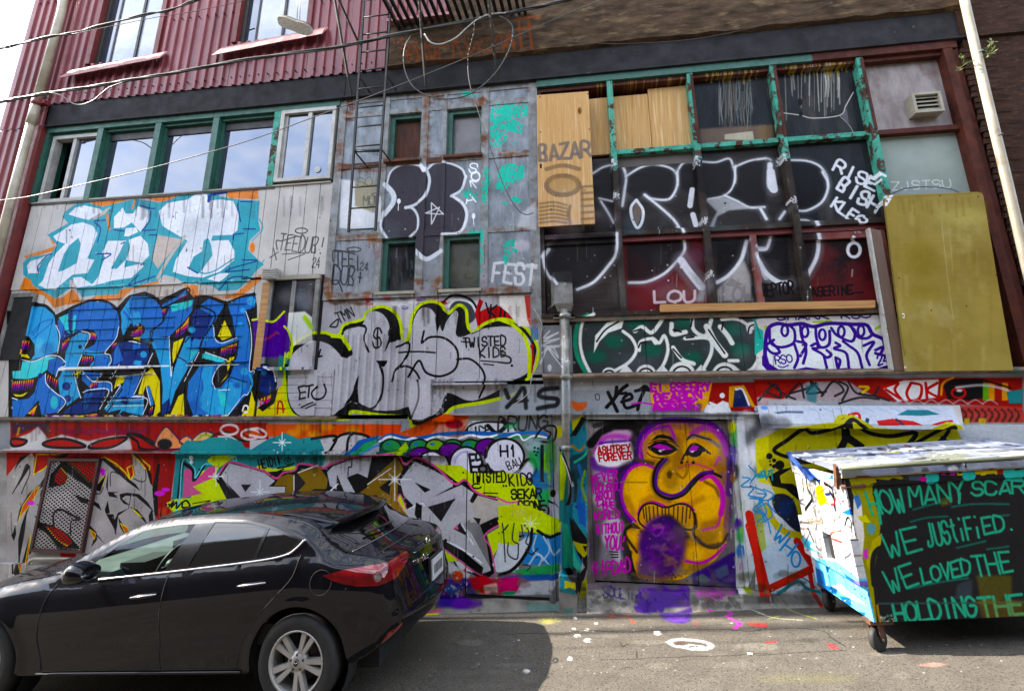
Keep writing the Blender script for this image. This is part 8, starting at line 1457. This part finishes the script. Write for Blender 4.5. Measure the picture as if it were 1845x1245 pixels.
def paint_dumpster():
    S, PO, B, T = DFS.stroke, DFS.poly, DFS.blob, DFS.text
    gr = (58, 164, 130); dk = (30, 29, 30)
    PO('E', dk, '520,300 2200,250 2200,1800 520,1800', 2)
    PO('E', (150, 146, 44), '500,320 700,320 700,480 760,700 740,900 700,1100 740,1500 700,1500 600,1000 560,500', 8); PO('E', dk, '660,420 820,360 900,700 790,780 740,900 720,1000 740,1200 800,1400 1000,1500 1400,1300 900,400', 20); PO('E', (186, 170, 40), '700,830 770,770 760,860 690,950 680,1040 650,1000', 6); S('E', 36, dk, '830,860 730,900 700,1000 710,1150', 8)
    PO('E', (210, 96, 190), '630,900 665,880 670,960 640,960', 8); PO('E', (230, 226, 220), '560,520 620,560 640,800 620,1000 560,900', 10); PO('E', (210, 206, 40), '590,650 650,640 690,700 620,690', 5); B('E', (96, 150, 150), 690, 740, 34, 44, 12); PO('E', (90, 130, 190), '560,500 600,490 620,560 590,600', 8)
    for c, p in (((150, 146, 44), '520,340 700,330 720,400 540,420'), ((74, 84, 98), '940,330 1060,320 1050,385 960,385'), ((150, 140, 40), '700,330 900,325 920,370 880,385 760,380 680,370'), ((186, 70, 170), '1190,320 1310,300 1290,350 1190,345'), ((196, 180, 50), '1300,300 1500,290 1490,340 1310,350'), ((206, 190, 70), '1480,280 1620,280 1620,340 1480,350'), ((150, 44, 36), '1600,270 1720,270 1720,340 1600,340'), ((52, 48, 40), '880,330 940,325 960,380 930,385')): PO('E', c, p, 4)
    for x, y, r in ((1125, 365, 52), (1395, 345, 50), (1690, 330, 46)): B('E', (52, 178, 170), x, y, r, r, 3)
    PO('E', (52, 178, 170), '1660,330 1800,300 1800,400 1680,390', 4); B('E', dk, 1240, 330, 20, 18); B('E', dk, 1330, 320, 16, 16); B('E', (196, 70, 150), 1060, 375, 30, 18); PO('E', dk, '1480,385 1520,340 1580,335 1650,385', 4); PO('E', dk, '800,390 840,365 900,380 920,400', 4)
    S('E', 8, (226, 206, 210), '720,340 760,350 800,340 840,352', 2, .7)
    for p in ('980,690 1100,660 1250,650', '1000,600 1150,560 1240,550', '1280,580 1450,560 1700,560', '1320,880 1450,850 1530,830', '1540,890 1700,870', '960,1180 1200,1130 1400,1100', '1500,660 1700,640'): S('E', 14, (34, 110, 96), p, 12, .8)
    PO('E', (110, 100, 40), '1200,520 1290,500 1280,560 1200,580', 24, .6); PO('E', (104, 96, 34), '1460,1080 1720,1080 1720,1240 1500,1300', 30, .6); PO('E', (70, 80, 92), '1320,1150 1430,1110 1430,1240 1300,1260', 24, .5)
    T('E', 'HOW', 690, 640, 960, 610, 165, 19, gr, 11, 1, -.22, .03); T('E', 'MANY', 970, 575, 1390, 520, 130, 19, gr, 11, 1, .0, .04); T('E', 'SCARS', 1420, 500, 1920, 470, 95, 19, gr, 11, 1, .05, .04)
    S('E', 22, gr, '725,460 760,700', 9); S('E', 20, gr, '1340,480 1335,550', 9)
    T('E', 'WE', 800, 960, 1080, 890, 175, 19, gr, 11, 1, -.05, .03); T('E', 'JUStiFi', 1110, 870, 1510, 800, 160, 19, gr, 11, 1, -.05, .03); T('E', 'ED.', 1515, 780, 1760, 740, 115, 19, gr, 11, 1, -.05, .03)
    T('E', 'WE', 815, 1215, 1050, 1140, 165, 19, gr, 11, 1, -.05, .03); T('E', 'LOVED', 1065, 1145, 1430, 1070, 115, 19, gr, 11, 1, .0, .04); T('E', 'THE', 1450, 1090, 1740, 1050, 150, 19, gr, 11, 1, -.1, .03)
    T('D4', 'HOLDING', 935, 800, 1500, 740, 130, 21, gr, 11, 1, -.1, .03); T('D4', 'THE', 1510, 760, 1830, 730, 130, 21, gr, 11, 1, -.1, .03)
    S('D4', 14, (60, 90, 84), '820,665 1400,660 1811,655', 3, .6); S('D4', 10, (186, 140, 60), '820,800 1300,798 1811,795', 4, .8); S('F', 26, (196, 150, 70), '1000,560 1010,640 1040,770', 6, .8); DFS.flecks('D4', [(34, 120, 100), (200, 190, 170)], '830,740 930,800', 30, 4, 10)
    PO('D4', (150, 120, 40), '1480,640 1811,640 1811,790 1540,790', 40, .4)
    S, PO, B, T = DSS.stroke, DSS.poly, DSS.blob, DSS.text
    PO('E', (196, 198, 200), '60,180 700,300 760,1300 60,1100', 2)
    PO('E', (40, 96, 170), '110,205 420,300 430,380 350,360 250,320 120,270', 4); S('E', 22, (226, 230, 236), '255,320 400,345', 3); S('E', 26, (34, 60, 120), '130,215 230,310 310,390', 4)
    for w, p in ((14, '215,370 230,450 260,520 210,600'), (18, '390,470 420,520 430,600'), (12, '190,380 200,470'), (16, '350,410 400,440 420,500'), (10, '270,370 300,390 320,430'), (10, '500,720 520,660 545,690 555,800'), (14, '270,740 290,780 310,830'), (10, '170,690 190,760 195,800'), (8, '430,480 470,560')): S('E', w, BK, p, 3)
    PO('E', (204, 206, 40), '285,440 310,420 340,430 350,490 372,530 350,560 320,575 300,540 290,490', 5, .92); S('E', 10, (204, 206, 40), '340,540 380,560', 4); PO('E', (40, 104, 200), '480,620 570,580 600,640 520,640', 6); PO('E', (40, 44, 84), '350,480 400,475 390,500 360,500', 3); PO('E', (200, 60, 70), '470,540 500,530 490,550', 4); PO('E', (90, 130, 200), '570,510 620,500 620,600 580,600', 10)
    PO('E', (186, 60, 60), '155,650 200,670 195,720 175,760 160,720', 5, .7); PO('E', (70, 170, 200), '200,770 300,840 280,870 380,930 280,890 180,830', 10)
    rr = random.Random(5)
    for _ in range(70):
        x, y = rr.uniform(190, 640), rr.uniform(330, 900); S('E', rr.uniform(4, 12), rr.choice([(60, 58, 58), (120, 116, 112), (150, 130, 110), (40, 42, 60), (150, 60, 60)]), [(x, y), (x+rr.uniform(-40, 40), y+rr.uniform(10, 90)), (x+rr.uniform(-60, 60), y+rr.uniform(20, 120))], 4, rr.uniform(.3, .9))
    DSS.flecks('E', [(90, 84, 78), (60, 50, 46), (150, 120, 90)], '180,320 680,1100', 90, 3, 10, .6)
    # lower panel: sky blue and dark blue
    PO('F', (126, 200, 236), '300,0 640,80 900,280 1010,780 820,760 330,380', 3)
    for p in ('310,130 400,180 430,330 560,380 540,430 420,400 340,350', '580,450 700,470 720,560 640,560', '760,620 870,640 860,720 800,700', '700,200 800,260 850,330 760,300', '420,80 470,130 440,200', '880,330 950,430 940,540 900,450'): PO('F', (34, 84, 150), p, 10, .9)
    PO('F', (200, 226, 240), '480,330 600,330 700,420 900,560 700,480', 14); PO('F', (120, 70, 150), '780,250 920,300 930,360 850,340', 20, .7); DSS.flecks('F', [(30, 40, 70), (236, 240, 244)], '420,100 900,600', 60, 4, 12, .8)
DLS = Sheet(-.1, 2.2, -.15, 1.1, 200, lambda px, py, d: (px, py))
def paint_lid():                                           # scuffed layers of old spray paint on the lids, in metres
    rr = random.Random(31)
    def bl(c, n, r0, r1, al, soft):
        for _ in range(n):
            x, y, a, b = rr.uniform(-.1, 2.2), rr.uniform(-.15, 1.1), rr.uniform(r0, r1)*2.4, rr.uniform(r0, r1)
            q = np.array([((x+a*math.cos(t)*rr.uniform(.7, 1.2)-DLS.u0)*200, (DLS.v1-(y+b*math.sin(t)*rr.uniform(.7, 1.2)))*200) for t in np.linspace(0, 6.283, 14, endpoint=False)])
            m = DLS.mask(q, soft)
            if m: DLS.blend(m[0], m[1], m[2], c, al)
    bl((128, 134, 146), 40, .1, .4, .9, 8); bl((176, 180, 188), 30, .03, .16, .5, 8); bl((96, 110, 146), 12, .03, .14, .5, 8); bl((104, 108, 90), 8, .03, .12, .7, 5); bl((40, 40, 44), 40, .01, .06, .7, 3); bl((226, 228, 230), 40, .004, .02, .8, 2); bl((70, 74, 84), 50, .006, .05, .5, 4); bl((150, 70, 64), 3, .02, .05, .6, 4); bl((190, 176, 80), 2, .02, .05, .6, 4); bl((60, 56, 52), 60, .003, .02, .8, 2)
paint_lid()
DL_I = sheet_image('dumpster_lid_paint', DLS)
paint_dumpster()
DF_I, DS_I = sheet_image('dumpster_front_paint', DFS), sheet_image('dumpster_side_paint', DSS)
m_dfront = M('dumpster_front', (34, 33, 33), (26, 26, 27), 4, rough=.45, sheet=DF_I, bump=.08, bs=20, grain=.2); m_dside = M('dumpster_side', (200, 200, 198), (170, 168, 164), 5, rough=.45, sheet=DS_I, bump=.1, bs=20, grain=.2)
m_dlid = M('scuffed_painted_lid', (120, 124, 132), (150, 152, 156), 6, rough=.45, grain=.4, sheet=DL_I, bump=.15, bs=18); m_dlip = M('painted_lip', (196, 190, 190), (150, 50, 46), 3.4, lo=.5, hi=.56, c3=(196, 176, 50), n3=4.1, lo3=.56, hi3=.6, rough=.45, grain=.25); m_drust = M('rusty_steel', (112, 70, 42), (70, 46, 34), 12, c3=(150, 130, 70), n3=9, lo3=.6, hi3=.66, rough=.8, bump=.2); m_dbody = M('dark_painted_steel', (40, 42, 44), (28, 30, 32), 5, rough=.5, grain=.2)
def lp(name, prof, x0, x1, mat, sheet=None, fn=None, parent=None):   # profile (y, z) run along x
    n = len(prof); o = mesh(name, [(x0, y, z) for y, z in prof]+[(x1, y, z) for y, z in prof], [tuple(range(n)), tuple(range(2*n-1, n-1, -1))]+[(i, n+i, n+(i+1) % n, (i+1) % n) for i in range(n)], mat, parent or du_, uv=False)
    wall_uv(o.data, DLS if mat.name.startswith('scuffed') else (sheet or DFS), (lambda c: np.stack([c[:, 0], c[:, 1]+c[:, 2]*.6-.8], 1)) if mat.name.startswith('scuffed') else (fn or (lambda c: c[:, [0, 2]]))); return o
sidefn = lambda c: c[:, [1, 2]]
LEN = 1.95
lp('front_panel', [(0, .225), (.02, .225), (.02, 1.235), (0, 1.235)], .012, LEN, m_dfront)
lp('front_lip', [(-.02, 1.237), (.03, 1.237), (.03, 1.305), (-.02, 1.300)], .0, LEN, m_dfront); lp('rim', [(-.03, 1.307), (.05, 1.307), (.05, 1.345), (-.03, 1.335)], -.02, LEN, m_dlip)
lp('side_panel', [(.0, .78), (1.0, .80), (1.0, 1.24), (.0, 1.24)], -.004, .010, m_dside, DSS, sidefn)
lp('lower_side_panel', [(.0, .225), (.98, .225), (1.0, .55), (.0, .55)], -.004, .010, m_dside, DSS, sidefn)
# fork pocket standing out from the side, with its dark opening
def pk(name, y0, y1, z0, z1, x0, x1, mat=m_dside): return lp(name, [(y0, z0), (y1, z0), (y1, z1), (y0, z1)], x0, x1, mat, DSS, sidefn)
pk('fork_pocket', -.01, .98, .49, .565, -.055, .01); pk('pocket_top', -.01, .98, .79, .835, -.055, .01); pk('pocket_front', -.01, .33, .565, .79, -.055, .01); pk('pocket_back', .50, .98, .565, .79, -.055, .01); pk('pocket_opening', .33, .50, .565, .79, -.01, .0, m_black)
lp('body', [(.03, .23), (.99, .23), (.99, 1.24), (.03, 1.24)], .012, LEN-.01, m_dbody); lp('end_panel', [(0, .22), (1.0, .22), (1.0, 1.24), (0, 1.24)], LEN, LEN+.02, m_dbody)
lp('side_rim', [(.03, 1.242), (1.0, 1.242), (1.0, 1.31), (.03, 1.31)], -.02, .02, m_dside, DSS, sidefn); lp('back_rim', [(.97, 1.31), (1.03, 1.31), (1.03, 1.40), (.97, 1.40)], -.02, LEN, m_dlid)
for a, b, q in ((-.03, LEN*.5-.01, .0), (LEN*.5+.01, LEN+.03, .012)):
    lid = lp('lid', [(-.05, 1.350), (.3, 1.372+q), (.98, 1.405+q), (.98, 1.42+q), (.3, 1.392+q), (-.05, 1.372)], a, b, m_dlid)
    lp('lid_edge', [(-.062, 1.325), (-.05, 1.325), (-.05, 1.372), (-.062, 1.372)], a, b, m_dlid, parent=lid)
    for i in range(4): x = a+.12+i*(b-a-.24)/3; lp('rib', [(.0, 1.374), (.95, 1.42+q), (.95, 1.432+q), (.0, 1.386)], x, x+.03, m_dlid, parent=lid)
    tube('hinge_bar', [(a, 1.0, 1.42+q), (b, 1.0, 1.42+q)], .02, m_dlid, du_)
tube('front_rod', [(-.02, -.045, 1.383), (.6, -.05, 1.388), (1.2, -.05, 1.388), (LEN, -.05, 1.40)], .016, M('olive_rod', (84, 88, 62), rough=.5), du_)
f = [(-.055, -.03, 1.40), (-.055, .01, 1.42), (-.055, .07, 1.24), (-.055, .03, 1.21)]; prism('lid_arm', f, [(p[0]+.025, p[1], p[2]) for p in f], m_drust, du_, uv=False)
f = [(-.05, .96, 1.44), (-.05, 1.0, 1.42), (-.05, .55, 1.20), (-.05, .52, 1.23)]; prism('lid_arm', f, [(p[0]+.025, p[1], p[2]) for p in f], M('blue_arm', (44, 78, 150), rough=.5), du_, uv=False)
tube('latch_bar', [(-.03, .0, 1.238), (.16, -.02, 1.238)], .014, m_drust, du_)
m_castor = M('hard_rubber', (30, 30, 31), (44, 42, 40), 9, rough=.7, grain=.2)
for x, y, ang in ((.03, .07, .5), (.06, .93, .7), (LEN-.1, .07, .2), (LEN-.1, .93, .9)):
    ca, sa = math.cos(ang), math.sin(ang)
    vs, fs = [], []; R_ = .088
    prof = [(.0, -.028), (.03, -.03), (.05, -.022), (.078, -.026), (R_, -.018), (R_, .018), (.078, .026), (.05, .022), (.03, .03), (.0, .028)]
    for r, d in prof:
        for k in range(28): a = 2*math.pi*k/28; u_, w_ = r*math.cos(a), r*math.sin(a); vs.append((x+u_*ca-d*sa, y+u_*sa+d*ca, R_+w_))
    for i in range(len(prof)-1):
        for k in range(28): fs.append((i*28+k, i*28+(k+1) % 28, (i+1)*28+(k+1) % 28, (i+1)*28+k))
    cw = mesh('castor', vs, fs, m_castor, du_, True, uv=False)
    for s in (-1, 1):
        q = [(-.03, .20), (.05, .20), (.02, .075), (-.012, .075)]; f = [(x+u_*ca-s*.038*sa, y+u_*sa+s*.038*ca, z) for u_, z in q]; prism('fork', f, [(p[0]-s*.006*sa, p[1]+s*.006*ca, p[2]) for p in f], m_drust if y < .5 else m_dbody, cw, uv=False)
        tube('axle_nut', [(x-s*.036*sa, y+s*.036*ca, R_), (x-s*.052*sa, y+s*.052*ca, R_)], .012, m_conduit, cw, n=8)
    prism('mount', [(x-.06, y-.06, .20), (x+.12, y-.06, .20), (x+.12, y+.06, .20), (x-.06, y+.06, .20)], [(x-.06, y-.06, .228), (x+.12, y-.06, .228), (x+.12, y+.06, .228), (x-.06, y+.06, .228)], m_drust, cw, uv=False)
# small litter on the asphalt
rr = random.Random(21); m_paper = M('pale_scrap', (206, 204, 198), (180, 176, 168), 9, rough=.7)
for i, (px, py, r, lab) in enumerate(((1036, 1113, .018, 'small white scrap on the asphalt near the foot of the conduit mast'), (1060, 1153, .03, 'pale scrap beside a black speck in front of the double door'), (1040, 1145, .022, 'pale crumpled scrap left of the double door, near the long crack'), (1027, 1187, .02, 'little white scrap nearest the shadow of the car'), (1185, 1140, .03, 'white crumpled scrap on the crack above the white ring'), (1351, 1178, .022, 'lone white scrap on the open asphalt right of the white ring'), (948, 1209, .03, 'pale scrap lying inside the shadow of the car'))):
    c = G(px, py); k = 9; ring_ = [(c[0]+r*rr.uniform(.6, 1.3)*math.cos(2*math.pi*j/k), c[1]+r*rr.uniform(.6, 1.3)*math.sin(2*math.pi*j/k), c[2]+rr.uniform(.002, .012)) for j in range(k)]
    o = mesh('paper_scrap', ring_+[(c[0], c[1], c[2]+r*.5)]+[(p[0], p[1], c[2]+.001) for p in ring_], [(j, (j+1) % k, k) for j in range(k)]+[(j, k+1+j, k+1+(j+1) % k, (j+1) % k) for j in range(k)], m_paper, uv=False); tag(o, lab, 'litter', 'scraps of litter on the alley floor')
